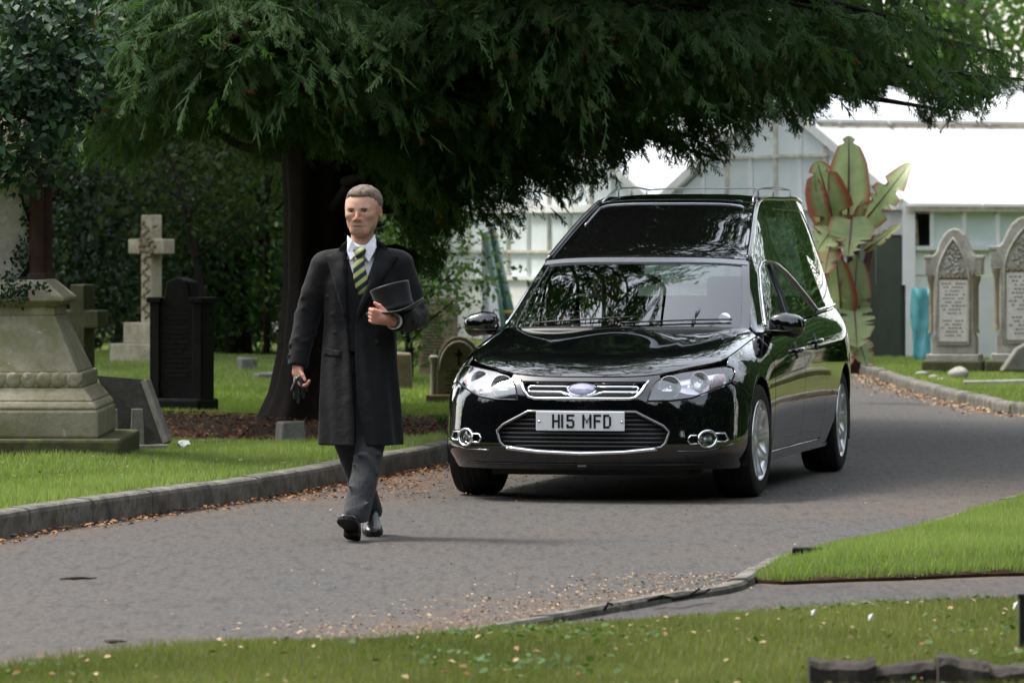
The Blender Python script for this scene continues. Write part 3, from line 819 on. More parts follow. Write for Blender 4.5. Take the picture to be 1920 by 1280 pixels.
rg = np.random.default_rng(42)
SP, SD, SU, SS, STt = [], [], [], [], []
def limb(p0, tip, rad, nseg=9, sag=0.25, kink=.16):
    p0, tip = np.array(p0, float), np.array(tip, float)
    t = np.linspace(0, 1, nseg)[:, None]
    P = p0 + (tip - p0) * t
    P[:, 2] += (np.sin(t[:, 0] * np.pi) * sag * np.linalg.norm(tip - p0) * .3)
    P[1:-1] += rg.normal(0, kink * .5, (nseg - 2, 3)) * np.array([1, 1, .6])
    m = MB(); m.tube([Vector(q - np.array([TX, TY, 0.05])) for q in P], list(np.linspace(rad, .012, nseg)), 7); m.build('limb', M_BARK, yew, True)
    return P
def twigs(P, n, lenr=(.45, 1.1), droop=(.25, .9), start=.25, spr=15, sc=(.11, .21), bri=0.5):
    """hanging twigs with sprays along a limb"""
    N = len(P)
    for i in range(n):
        u = start + (1 - start) * rg.uniform(0, 1) ** .85
        k = min(int(u * (N - 1)), N - 2); f = u * (N - 1) - k
        b = P[k] * (1 - f) + P[k + 1] * f
        d = P[k + 1] - P[k]; d = d / np.linalg.norm(d)
        a = rg.choice([-1, 1]) * rg.uniform(.35, 1.35)
        h = np.array([d[0] * math.cos(a) - d[1] * math.sin(a), d[0] * math.sin(a) + d[1] * math.cos(a), 0])
        h /= max(np.linalg.norm(h), 1e-5)
        L = rg.uniform(*lenr); dr = rg.uniform(*droop); tb = rg.uniform(0, 1)
        for j in range(spr):
            s = (j + rg.uniform(0, 1)) / spr
            p = b + h * L * s + np.array([0, 0, -dr * L * s ** 1.6 + .10 * L * s])
            tang = h + np.array([0, 0, -dr * 1.6 * s ** .6 + .1])
            tang /= np.linalg.norm(tang)
            sd = tang + rg.normal(0, .42, 3) + np.array([0, 0, -.55 * rg.uniform(0.2, 1)])
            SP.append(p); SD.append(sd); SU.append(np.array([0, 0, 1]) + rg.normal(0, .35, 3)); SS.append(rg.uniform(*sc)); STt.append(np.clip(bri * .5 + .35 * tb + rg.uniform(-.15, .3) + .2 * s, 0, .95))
O = np.array([TX, TY, 0.05])
# limbs that can be seen from the road: tip given by where it ends
tips = [(150, 120, 37), (230, 215, 38), (330, 150, 37.5), (300, 60, 36.8), (430, 90, 36.6), (440, 185, 37.6), (520, 210, 38), (560, 110, 36.9), (640, 230, 38.2), (680, 60, 36.8),
        (720, 170, 37.5), (760, 480, 40.2), (800, 500, 40.6), (830, 420, 40.8), (760, 330, 39), (850, 300, 39), (880, 380, 40.5), (960, 360, 40.3), (990, 300, 40), (1030, 330, 40.6), (1090, 320, 40.6), (900, 110, 37.2),
        (960, 200, 38.4), (1040, 160, 37.8), (1110, 260, 39.8), (1140, 90, 37), (1200, 200, 39), (1240, 250, 40.2), (1310, 260, 40.4), (1350, 300, 41), (1290, 130, 37.8), (1390, 190, 39.2), (1440, 205, 40.6), (1480, 120, 38.4),
        (1520, 170, 40.5), (1570, 160, 41), (1600, 80, 38.5), (1650, 140, 40.4), (1700, 120, 40), (1760, 205, 41.6), (1800, 180, 41.5), (1740, 130, 39.5), (1860, 150, 41), (1920, 150, 40), (1660, 30, 38), (1540, 20, 37.5), (1400, 30, 37.2),
        (1250, 20, 36.8), (1100, 10, 36.5), (980, 20, 36.6), (820, 20, 36.4), (600, 10, 36.3), (480, 0, 36.2), (350, -20, 36.3), (200, 10, 36.6), (80, 60, 37), (60, 160, 38.4), (100, 230, 39.5), (380, 230, 39.6), (480, 250, 40.4), (560, 240, 39.2),
        (720, 420, 41.8), (690, 300, 41.5), (940, 380, 42.5), (1180, 270, 42.5), (1800, 60, 41.6), (1880, 100, 42), (1000, 250, 42), (1120, 180, 42), (880, 220, 42), (760, 200, 42), (1260, 190, 42.3), (300, 250, 42.5), (200, 260, 43)]
for (px, py, Y) in tips:
    tip = np.array([PX(px, Y), Y, PZ(py, Y)])
    dd = np.linalg.norm(tip[:2] - O[:2])
    z0 = np.clip(tip[2] - .1 * dd + rg.uniform(-.2, .6), 1.5, 4.2)
    P = limb(O + np.array([0, 0, z0]), tip, .03 + .014 * dd)
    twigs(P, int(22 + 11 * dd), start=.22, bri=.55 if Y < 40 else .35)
# the rest of the crown, above the frame and round the back
for i in range(70):
    a = rg.uniform(0, 2 * np.pi); el = rg.uniform(.05, 1.25); L = rg.uniform(3.5, 6.2) * (1 - .25 * el)
    tip = O + np.array([math.cos(a) * math.cos(el) * L, math.sin(a) * math.cos(el) * L, 3.4 + math.sin(el) * L])
    P = limb(O + np.array([0, 0, 3.2 + 1.8 * el]), tip, .06)
    twigs(P, 30, (.6, 1.5), start=.3, spr=8, sc=(.34, .6), bri=.5)
# boughs reaching out high over the road
for (x_, y_, z_) in ((-.9, 34.5, 4.6), (-.2, 33.6, 5.4), (.3, 34.8, 4.4), (.5, 33.4, 6.6), (.9, 35.2, 4.6), (-.4, 35.4, 4.2), (1.1, 34.4, 6.0), (1.6, 35.8, 5.0), (.2, 35.6, 6.8), (1.3, 36.6, 4.3), (2.2, 36.8, 5.4), (.6, 36.8, 7.6), (-1.2, 33.4, 6.2), (1.9, 37.4, 4.2)):
    P = limb(O + np.array([0, 0, 3.6]), (x_, y_, z_), .10)
    twigs(P, 46, (.5, 1.1), start=.35, spr=9, sc=(.22, .40), bri=.5)
SP = np.array(SP); SD = np.array(SD); SU = np.array(SU); SS = np.array(SS); STt = np.array(STt)
# the drip line: nothing hangs lower than the grazed edge of the crown
tipP = SP + SD / np.linalg.norm(SD, axis=1, keepdims=True) * SS[:, None]
px, py = proj(np.where((tipP[:, 2] < SP[:, 2])[:, None], tipP, SP))
wob = 16 * np.sin(px * .055) + 11 * np.sin(px * .13 + 1) + rg.normal(0, 9, len(px))
low = bot(px) + wob
keep = (py < low) & (SP[:, 2] > .45)
# thinner towards the hem, so the daylight behind shows through
hem = np.clip((py - (low - 190)) / 190, 0, 1) * (px > 740)
keep &= rg.uniform(0, 1, len(px)) > hem * np.where(px > 1480, .42, .70)
keep &= ~((px > 1690) & (py < 135) & (py > -20) & (rg.uniform(0, 1, len(px)) < .45 * np.clip((px - 1690) / 80, 0, 1)))
hangs = (SP[:, 1] < 37.2) & (SP[:, 0] > -.2) & (SP[:, 2] < 2.15)
keep &= ~hangs
SP, SD, SU, SS, STt = SP[keep], SD[keep], SU[keep], SS[keep], STt[keep]
kinds = [yew_template(4), yew_template(9, 5, .45, 1.8, .15), yew_template(13, 7, .8, .6, .2), yew_template(21, 4, .35, 1.2, .25)]
kd = rg.integers(0, 4, len(SP)); Vs, Fs, Ts = [], [], []; n0 = 0
for k_, (tv, tf) in enumerate(kinds):
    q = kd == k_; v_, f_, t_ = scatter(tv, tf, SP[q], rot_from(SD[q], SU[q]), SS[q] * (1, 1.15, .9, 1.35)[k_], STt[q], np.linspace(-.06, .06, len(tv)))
    Vs.append(v_); Fs.append(f_ + n0); Ts.append(t_); n0 += len(v_)
V, Fc, T = np.concatenate(Vs), np.concatenate(Fs), np.concatenate(Ts)
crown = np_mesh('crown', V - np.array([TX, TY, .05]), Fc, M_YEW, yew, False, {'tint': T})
crown['kind'] = 'stuff'
print('yew sprays', len(SP), 'tris', len(Fc))

def leaf_crown(name, centre, rad, nclump, nleaf, size, mat, parent, origin, seed, clump=.35, droop=-.2, lower=None, kind='stuff'):
    r = np.random.default_rng(seed)
    c = np.array(centre); rad = np.array(rad)
    u = r.normal(0, 1, (nclump, 3)); u /= np.linalg.norm(u, axis=1, keepdims=True)
    C = c + u * rad * (r.uniform(.35, 1.0, (nclump, 1)) ** .5)
    CT = r.uniform(0, .45, nclump)
    idx = r.integers(0, nclump, nleaf)
    P = C[idx] + r.normal(0, clump, (nleaf, 3)) * np.array([1, 1, .75])
    k = P[:, 2] > (lower if lower is not None else .1); P = P[k]; idx = idx[k]
    N = len(P)
    D = r.normal(0, 1, (N, 3)) + np.array([0, 0, droop]); U = r.normal(0, .6, (N, 3)) + np.array([0, 0, 1])
    V, Fc, T = scatter(LEAF_V, LEAF_F, P, rot_from(D, U), r.uniform(.6, 1.3, N) * size, np.clip(CT[idx] + r.uniform(0, .5, N), 0, 1))
    o = np_mesh(name, V - np.array(origin), Fc, mat, parent, False, {'tint': T})
    if kind: o['kind'] = kind
    return o
def tree(name, x, y, h, r, mat, label, seed, nleaf=5000, size=.11, low=.6, bark=None, tr=.14, nclump=70, cat='tree', lean=0, group='trees and shrubs behind the graves', clump=.35):
    root = empty(name, (x, y, 0), 0, label, cat, group)
    m = MB(); m.tube([(0, 0, -.1), (lean * .2, 0, h * .25), (lean * .5, .05, h * .5), (lean, 0, h * .8)], [tr * 1.3, tr, tr * .7, tr * .2], 9); 
    rr = random.Random(seed)
    for i in range(6):
        a = rr.uniform(0, 6.28); z = h * rr.uniform(.25, .6)
        m.tube([(lean * z / h, 0, z), (math.cos(a) * r * .4, math.sin(a) * r * .4, z + h * .12), (math.cos(a) * r * .75, math.sin(a) * r * .75, z + h * .2)], [tr * .5, tr * .3, .01], 6)
    m.build('trunk', bark or M_BARK, root, True)
    cz = (h + low) / 2
    leaf_crown('crown', (x + lean * .6, y, cz), (r, r, (h - low) / 2), nclump, nleaf, size, mat, root, (x, y, 0), seed, clump=clump, lower=low * .6)
    return root
# dark shrubs and trees between and behind the graves on the left
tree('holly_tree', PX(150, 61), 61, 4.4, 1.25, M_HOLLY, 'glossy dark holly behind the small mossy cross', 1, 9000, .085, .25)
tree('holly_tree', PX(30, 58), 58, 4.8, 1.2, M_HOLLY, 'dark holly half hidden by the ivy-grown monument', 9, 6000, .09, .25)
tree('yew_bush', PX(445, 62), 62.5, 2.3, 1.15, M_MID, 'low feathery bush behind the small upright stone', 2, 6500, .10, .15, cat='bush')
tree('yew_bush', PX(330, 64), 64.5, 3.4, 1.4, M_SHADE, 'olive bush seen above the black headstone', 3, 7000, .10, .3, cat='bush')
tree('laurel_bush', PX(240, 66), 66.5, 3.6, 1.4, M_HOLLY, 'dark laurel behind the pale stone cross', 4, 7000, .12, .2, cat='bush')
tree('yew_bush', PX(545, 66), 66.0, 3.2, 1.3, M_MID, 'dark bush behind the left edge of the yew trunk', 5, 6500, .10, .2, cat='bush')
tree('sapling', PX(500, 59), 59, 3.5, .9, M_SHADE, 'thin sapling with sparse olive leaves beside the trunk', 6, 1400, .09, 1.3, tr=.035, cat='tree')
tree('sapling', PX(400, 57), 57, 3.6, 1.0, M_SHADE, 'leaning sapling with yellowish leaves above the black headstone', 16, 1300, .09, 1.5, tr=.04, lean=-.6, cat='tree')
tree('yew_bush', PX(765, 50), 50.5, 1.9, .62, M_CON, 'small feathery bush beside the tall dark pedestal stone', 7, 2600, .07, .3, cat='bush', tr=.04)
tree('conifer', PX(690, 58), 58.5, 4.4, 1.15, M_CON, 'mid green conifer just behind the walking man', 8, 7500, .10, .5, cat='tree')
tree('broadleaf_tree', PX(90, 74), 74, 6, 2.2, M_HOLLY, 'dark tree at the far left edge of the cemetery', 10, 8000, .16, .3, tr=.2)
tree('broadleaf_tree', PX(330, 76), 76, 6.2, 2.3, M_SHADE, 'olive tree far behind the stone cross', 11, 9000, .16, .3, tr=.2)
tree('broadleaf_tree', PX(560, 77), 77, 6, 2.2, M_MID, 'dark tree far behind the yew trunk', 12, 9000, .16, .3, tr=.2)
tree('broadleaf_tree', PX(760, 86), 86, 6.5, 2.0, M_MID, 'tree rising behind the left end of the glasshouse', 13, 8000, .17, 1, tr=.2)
# tall trees added so that their unseen crowns shade the left background
for x_, y_, sd, lb in ((-6.2, 62, 51, 'tall tree added for shade at the far left, its crown unseen'), (-3.6, 67, 52, 'tall tree added for shade behind the pale cross, its crown above the frame'), (-9.5, 54, 53, 'tall tree added for shade left of the monument, its crown above the frame')):
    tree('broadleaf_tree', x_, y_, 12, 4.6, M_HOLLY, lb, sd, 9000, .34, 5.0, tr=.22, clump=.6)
# trees beyond the glasshouse on the right
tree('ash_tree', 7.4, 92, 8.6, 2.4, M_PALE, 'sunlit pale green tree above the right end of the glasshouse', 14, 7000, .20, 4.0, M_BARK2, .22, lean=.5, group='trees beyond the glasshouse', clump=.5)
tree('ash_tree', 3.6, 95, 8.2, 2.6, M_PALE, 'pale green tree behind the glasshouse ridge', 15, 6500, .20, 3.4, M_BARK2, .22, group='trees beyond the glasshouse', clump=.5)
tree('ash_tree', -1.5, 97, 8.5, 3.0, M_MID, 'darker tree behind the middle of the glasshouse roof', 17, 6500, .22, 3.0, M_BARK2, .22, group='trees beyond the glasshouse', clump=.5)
# woodland that closes the view and is mirrored in the car
def wood(name, pts, n, size, mat, label, seed, zr=(0, 7), thick=2.0):
    r = np.random.default_rng(seed); C = cat_curve(pts, 1.0); s = arc(C)
    P2 = at_s(C, s, r.uniform(0, s[-1], n)) + r.normal(0, thick, (n, 2))
    top = zr[1] * (.72 + .28 * np.sin(P2[:, 0] * .35 + P2[:, 1] * .27))
    z = zr[0] + (top - zr[0]) * r.uniform(0, 1, n)
    V, Fc, T = scatter(LEAF_V, LEAF_F, np.column_stack([P2, z]), rot_from(r.normal(0, 1, (n, 3)), r.normal(0, .6, (n, 3)) + np.array([0, 0, 1])), r.uniform(.6, 1.4, n) * size, r.uniform(0, .9, n))
    # a dark lumpy wall added inside the leaves to block gaps of sky
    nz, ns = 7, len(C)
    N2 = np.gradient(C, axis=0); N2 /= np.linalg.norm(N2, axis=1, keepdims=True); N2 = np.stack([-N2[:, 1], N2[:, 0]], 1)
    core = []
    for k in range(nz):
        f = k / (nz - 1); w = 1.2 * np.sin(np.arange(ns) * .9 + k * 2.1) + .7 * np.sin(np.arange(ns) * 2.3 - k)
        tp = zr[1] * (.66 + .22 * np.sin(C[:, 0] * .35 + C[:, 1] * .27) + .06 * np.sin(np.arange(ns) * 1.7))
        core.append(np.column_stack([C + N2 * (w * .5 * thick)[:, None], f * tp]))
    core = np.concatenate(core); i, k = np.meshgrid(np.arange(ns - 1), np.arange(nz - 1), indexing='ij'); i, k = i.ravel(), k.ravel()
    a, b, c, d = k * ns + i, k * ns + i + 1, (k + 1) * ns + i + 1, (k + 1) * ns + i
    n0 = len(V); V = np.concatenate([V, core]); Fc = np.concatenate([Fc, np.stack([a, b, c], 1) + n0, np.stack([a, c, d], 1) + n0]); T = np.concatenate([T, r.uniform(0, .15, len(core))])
    o = np_mesh(name, V, Fc, mat, None, False, {'tint': T})
    return tag(o, label, 'woodland', kind='stuff')
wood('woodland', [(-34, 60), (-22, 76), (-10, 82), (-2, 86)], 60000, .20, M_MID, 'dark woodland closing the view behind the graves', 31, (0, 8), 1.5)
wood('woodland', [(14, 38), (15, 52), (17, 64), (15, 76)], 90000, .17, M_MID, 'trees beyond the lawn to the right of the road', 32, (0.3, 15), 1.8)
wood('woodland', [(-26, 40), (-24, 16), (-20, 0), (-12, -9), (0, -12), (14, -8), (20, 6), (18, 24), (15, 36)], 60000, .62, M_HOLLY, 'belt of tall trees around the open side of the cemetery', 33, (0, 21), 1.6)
# ------------------------------------------------------------------ monuments and gravestones
M_ST_MON = stone_mat('mossy_sandstone', (0.38, 0.345, 0.25), (0.22, 0.20, 0.135), (0.17, 0.17, 0.075), 0.5, 2.2, (0.42, 0.42, 0.36))
M_ST_PALE = stone_mat('pale_limestone', (0.52, 0.47, 0.36), (0.30, 0.26, 0.19), (0.28, 0.26, 0.13), 0.25, 5.0, (0.09, 0.08, 0.06))
M_ST_BROWN = stone_mat('brown_sandstone', (0.30, 0.24, 0.16), (0.17, 0.135, 0.09), (0.17, 0.16, 0.08), 0.35, 5.0)
M_ST_DARK = stone_mat('blackened_stone', (0.020, 0.019, 0.018), (0.010, 0.010, 0.010), (0.018, 0.022, 0.014), 0.3, 5.0)
M_ST_MOSS = stone_mat('mossy_stone', (0.115, 0.11, 0.055), (0.055, 0.055, 0.030), (0.10, 0.11, 0.04), 0.6, 5.0)
M_ST_GREY = stone_mat('grey_stone', (0.26, 0.25, 0.225), (0.14, 0.135, 0.12), (0.16, 0.15, 0.10), 0.3, 4.0)
M_ST_SLATE = stone_mat('slate_slab', (0.06, 0.058, 0.05), (0.030, 0.030, 0.027), (0.06, 0.06, 0.035), 0.3, 4.0)
M_ST_HEAD = stone_mat('weathered_headstone', (0.50, 0.475, 0.42), (0.27, 0.25, 0.21), (0.30, 0.28, 0.19), 0.3, 4.5)
M_ST_PANEL = stone_mat('pale_inscription_panel', (0.72, 0.69, 0.64), (0.58, 0.54, 0.48), None, 0, 6.0, bump=0.25)
M_RED = stone_mat('red_granite', (0.065, 0.036, 0.030), (0.036, 0.022, 0.019), None, 0, 9.0, bump=0.1)
M_INCISED = simple('incised_lines', (0.20, 0.175, 0.14), 0.9, 0.1)

def zl(x, y): return float(z_left(np.array([[x, y]]))[0])
def place(px, py, z=.12): return G(px, py, z)

# big monument at the left edge
Ym = G(0, 866, .12)[1]; k = Ym / F
mon = empty('monument', (PX(-12, Ym + .15) - .075, Ym + .85, 0.10), 0, 'massive stepped sandstone monument with ivy at the far left', 'monument')
cx = -12
def sq(m, hw, z0, z1, hw2=None):
    hw2 = hw if hw2 is None else hw2
    m.add([(-hw, -hw, z0), (hw, -hw, z0), (hw, hw, z0), (-hw, hw, z0), (-hw2, -hw2, z1), (hw2, -hw2, z1), (hw2, hw2, z1), (-hw2, hw2, z1)],
          [(3, 2, 1, 0), (4, 5, 6, 7), (0, 1, 5, 4), (1, 2, 6, 5), (2, 3, 7, 6), (3, 0, 4, 7)])
def W(px): return (px - cx) * (Ym + .85) / F * .985
def Zm(py): return PZ(py, Ym + .1) - .10
m = MB(); sq(m, W(250), -.15, Zm(822)); m.build('plinth', M_ST_MOSS, mon, bevel=.02)
m = MB(); sq(m, W(206), Zm(822) - .004, Zm(768)); sq(m, W(206), Zm(768), Zm(752), W(196)); m.build('base_block', M_ST_MON, mon, bevel=.02)
m = MB(); sq(m, W(196), Zm(752) - .003, Zm(728), W(176)); sq(m, W(174), Zm(728) - .002, Zm(700)); m.build('moulding', M_ST_MON, mon, bevel=.012)
for i in range(13):
    x = -W(172) + (i + .5) * 2 * W(172) / 13
    m = MB(); m.lathe([(0, 0), (.052, .001), (.055, .006), (.040, .014), (.012, .018), (0, .012)], 10, Matrix.Translation((x, -W(174) + .008, Zm(714))) @ Matrix.Rotation(R(90), 4, 'X')); m.build('carved_boss', M_ST_MON, mon, True)
m = MB(); sq(m, W(166), Zm(700) - .003, Zm(592), W(118)); m.build('sloping_body', M_ST_MON, mon, bevel=.015)
m = MB(); sq(m, W(118), Zm(592) - .003, Zm(576)); sq(m, W(118), Zm(576), Zm(566), W(136)); sq(m, W(136), Zm(566), Zm(557)); sq(m, W(134), Zm(557), Zm(525), W(98)); m.build('cornice', M_ST_MON, mon, bevel=.008)
m = MB(); sq(m, W(66), Zm(525) - .003, Zm(330)); m.build('die', M_ST_HEAD, mon, bevel=.01)
for sx in (-1, 1):
    for sy in (-1, 1):
        c = W(80) - .0
        m = MB(); m.lathe([(.06, Zm(525) - .01), (.055, Zm(515)), (.046, Zm(512)), (.046, Zm(345)), (.06, Zm(340)), (.06, Zm(330))], 16, Matrix.Translation((sx * c, sy * c, 0))); m.build('column', M_RED, mon, auto=40)
m = MB(); sq(m, W(100), Zm(330) - .002, Zm(300)); sq(m, W(100), Zm(300), Zm(200), W(40)); m.build('cap', M_ST_MON, mon, bevel=.01)
# ivy over the monument
ivy = empty('ivy', (PX(60, Ym), Ym + .2, Zm(330) + .1), 0, 'glossy ivy hanging over the top of the big monument', 'ivy')
io = np.array(ivy.location)
r_ = np.random.default_rng(5)
P = []
for c_, rad, n in (((PX(30, Ym), Ym + .0, PZ(240, Ym)), (.38, .35, .42), 1000), ((PX(90, Ym), Ym + .25, PZ(150, Ym)), (.36, .4, .35), 900), ((PX(-10, Ym), Ym + .1, PZ(90, Ym)), (.5, .4, .4), 900),
                   ((PX(90, Ym), Ym + .5, PZ(40, Ym)), (.4, .4, .3), 600)):
    u = r_.normal(0, 1, (n, 3)); u /= np.linalg.norm(u, axis=1, keepdims=True); P.append(np.array(c_) + u * np.array(rad) * r_.uniform(.45, 1.05, (n, 1)))
P = np.concatenate(P); N = len(P)
V, Fc, T = scatter(LEAF_V, LEAF_F, P, rot_from(r_.normal(0, 1, (N, 3)) + np.array([0, -.4, -.5]), r_.normal(0, .5, (N, 3)) + np.array([0, -.7, .7])), r_.uniform(.05, .10, N), r_.uniform(0, .9, N))
o = np_mesh('leaf_mass', V - io, Fc, M_IVY, ivy, False, {'tint': T}); o['kind'] = 'stuff'
for k_, pts in enumerate((((62, 330), (50, 380), (52, 440), (40, 500), (8, 545)), ((66, 340), (58, 420), (48, 470), (44, 560)), ((20, 330), (28, 380), (45, 430)))):
    m = MB(); m.tube([Vector((PX(a, Ym), Ym + .85 - W(66) - .02, PZ(b, Ym))) - Vector(io) for a, b in pts], .016 - .004 * k_, 6); m.build('stem', M_BARK, ivy, True)
P = []
for pts, n in ((((50, 380), (52, 440), (20, 500), (8, 545)), 120), (((48, 450), (42, 560)), 70), (((0, 555), (45, 560)), 90), (((20, 535), (90, 540)), 50)):
    pts = np.array(pts, float)
    for _ in range(n):
        i = r_.integers(0, len(pts) - 1); q = pts[i] + (pts[i + 1] - pts[i]) * r_.uniform() + r_.normal(0, 7, 2)
        yy = Ym + .85 - (W(66) if q[1] < 520 else W(125)) - r_.uniform(.02, .06)
        P.append((PX(q[0], yy), yy, PZ(q[1], yy)))
P = np.array(P); N = len(P)
V, Fc, T = scatter(LEAF_V, LEAF_F, P, rot_from(r_.normal(0, 1, (N, 3)), r_.normal(0, .4, (N, 3)) + np.array([0, -1, .3])), r_.uniform(.02, .045, N), r_.uniform(0, .6, N))
o = np_mesh('trailing_leaves', V - io, Fc, M_IVY, ivy, False, {'tint': T}); o['kind'] = 'stuff'

def cross(name, x, y, z0, rz, H, w, arm, armz, mat, label, steps=(), depth=None, chamfer=.012):
    root = empty(name, (x, y, z0), rz, label, 'grave cross')
    z = 0.0
    for (sw, sd, shh) in steps:
        m = MB(); m.box((0, 0, z + shh / 2), (sw, sd, shh)); m.build('step', mat, root, bevel=.012); z += shh
    d = depth or w
    hw = w / 2
    poly = [(-hw, z), (hw, z), (hw, armz - hw), (arm, armz - hw), (arm, armz + hw), (hw, armz + hw), (hw, H), (-hw, H), (-hw, armz + hw), (-arm, armz + hw), (-arm, armz - hw), (-hw, armz - hw)]
    m = MB(); m.prism(poly, -d / 2, d / 2); m.build('cross', mat, root, bevel=chamfer)
    return root
x, y = place(190, 722); y = 46.0; x = PX(155, y)
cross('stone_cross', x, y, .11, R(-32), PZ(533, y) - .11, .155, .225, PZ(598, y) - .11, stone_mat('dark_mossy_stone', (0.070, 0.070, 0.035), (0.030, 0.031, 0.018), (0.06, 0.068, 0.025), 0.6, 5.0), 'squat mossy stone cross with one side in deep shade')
y = 56.0; x = PX(284, y)
wc = cross('stone_cross', x, y, PZ(706, y) - .10, R(-43), PZ(403, y) - PZ(706, y) + .10, .155, .275, PZ(462, y) - PZ(706, y) + .10, M_ST_PALE, 'tall pale cross with carved lichened front on stepped base',
           ((.80, .80, .18), (.62, .62, .27), (.42, .42, .22)), .16)
zz = .67
m = MB()
rr = random.Random(2)
for i in range(46):      # carved ivy wreath climbing the front of the shaft
    f = i / 45; zc = zz + .05 + f * 1.0; a = math.sin(i * 1.1) * .045
    m.lathe([(0, 0), (.022, .004), (.012, .016), (0, .018)], 6, Matrix.Translation((a, -.08, zc)) @ Matrix.Rotation(R(90), 4, 'X'))
for i in range(22):
    a = i / 22 * 6.28; m.lathe([(0, 0), (.026, .004), (.014, .02), (0, .024)], 6, Matrix.Translation((math.cos(a) * .085 * rr.uniform(.5, 1.6), -.08, PZ(462, y) - PZ(706, y) + .10 + math.sin(a) * .10 * rr.uniform(.4, 1.3))) @ Matrix.Rotation(R(90), 4, 'X'))
o = m.build('carving', M_ST_BROWN, wc, True); o['kind'] = 'stuff'

# black shouldered headstone
x, y = place(341, 772)
bh = empty('headstone', (x, y, .10), R(-24), 'broad blackened headstone with narrow side pilasters under the yew', 'headstone')
s_ = F / y
hw, H = 43.5 / s_ / .95, (772 - 515) / s_
m = MB(); m.prism([(-hw * .82, 0), (hw * .82, 0), (hw * .82, H * .80), (hw * .62, H * .86), (hw * .5, H * .97), (0, H), (-hw * .5, H * .97), (-hw * .62, H * .86), (-hw * .82, H * .80)], -.09, .09); m.build('slab', M_ST_DARK, bh, bevel=.015)
for sx in (-1, 1):
    m = MB(); m.box((sx * hw * .98, 0, H * .41), (.09, .22, H * .82)); m.box((sx * hw * .98, 0, H * .835), (.13, .26, .045)); m.build('pilaster', M_ST_DARK, bh, bevel=.01)
m = MB(); m.box((0, 0, .05), (hw * 2.5, .36, .16)); m.build('foot_block', M_ST_DARK, bh, bevel=.02)
m = MB()
for i in range(14): m.box((0, -.092, H * (.74 - i * .035)), (hw * (1.2 - .3 * (i % 3)), .004, .012))
o = m.build('inscription', simple('worn_letters', (.026, .025, .022), .9, .1), bh); o['kind'] = 'stuff'

# slab fallen against low supports beside the monument
x, y = place(240, 842)
sl = empty('fallen_slab', (x - .03, y + .35, .10), R(6), 'dark slab tipped over on two stone supports by the monument', 'grave slab')
m = MB()
m.add([(-.20, .10, .50), (.10, .10, .475), (.245, -.06, .045), (-.02, -.02, .03), (-.20, .165, .50), (.165, .165, .46), (.30, 0, .065), (-.0, .03, .03)], [(0, 1, 2, 3), (7, 6, 5, 4), (0, 4, 5, 1), (1, 5, 6, 2), (2, 6, 7, 3), (3, 7, 4, 0)])
m.build('slab', M_ST_SLATE, sl, bevel=.006)
m = MB(); m.bar((.125, .07, .468), (.27, -.05, .05), .055, .05); m.build('pale_edge', M_ST_GREY, sl, bevel=.006)
for x0, w, h in ((-.10, .085, .30), (.065, .10, .30)):
    m = MB(); m.box((x0, -.06, h / 2 - .02), (w, .05, h), taper=.75); m.build('support', M_ST_GREY, sl, bevel=.006)
m = MB(); m.box((.10, -.1, .015), (.34, .12, .05)); m.build('base_strip', M_ST_GREY, sl, bevel=.006)

def block(name, px, py, w, d, h, rz, mat, label, cat='stone', z=.10, irregular=.015, seed=1):
    x, y = place(px, py)
    rr = random.Random(seed)
    m = MB(); m.box((0, 0, h / 2 - .02), (w, d, h + .04), taper=.92)
    m.v = [(a + rr.uniform(-1, 1) * irregular, b + rr.uniform(-1, 1) * irregular, c + rr.uniform(-1, 1) * irregular) for a, b, c in m.v]
    o = m.build(name, mat, None, bevel=.018, seg=3); o.location = (x, y, z); o.rotation_euler = (0, 0, rz)
    return tag(o, label, cat)
block('foot_stone', 547, 826, .19, .16, .15, R(15), M_ST_GREY, 'rough little stone on the bare soil before the trunk', seed=3)
block('foot_stone', 463, 706, .17, .20, .21, R(20), M_ST_GREY, 'small upright stone standing at the end of a low grave curb', seed=4)
block('grave_curb', 510, 714, .34, .5, .10, R(8), M_ST_GREY, 'low pale grave curb next to the small upright stone', 'grave curb', seed=5)
block('foot_stone', 360, 788, .42, .18, .05, R(-5), M_ST_MOSS, 'flat mossy stone lying at the foot of the black headstone', seed=6)
block('foot_stone', 372, 832, .55, .12, .04, R(3), M_ST_MOSS, 'narrow mossy stone sunk in the soil in front of the black headstone', seed=7)
block('headstone', 758, 741, .14, .10, .40, R(0), M_ST_BROWN, 'small brown headstone half hidden behind the walking man', 'headstone', seed=8)
# scrap of white plastic by the slab
m = MB(); rr = random.Random(9)
ring = [(.05 * math.cos(a) * rr.uniform(.7, 1.3), .03 * math.sin(a), .03 + .025 * math.sin(a * 2.3)) for a in np.linspace(0, 6.28, 9)[:-1]]
m.add(ring + [(0, 0, .06)], [(i, (i + 1) % 8, 8) for i in range(8)])
o = m.build('litter_scrap', M_WHITE); x, y = place(344, 838); o.location = (x, y, .11); tag(o, 'crumpled scrap of white plastic on the grass by the slab', 'litter')

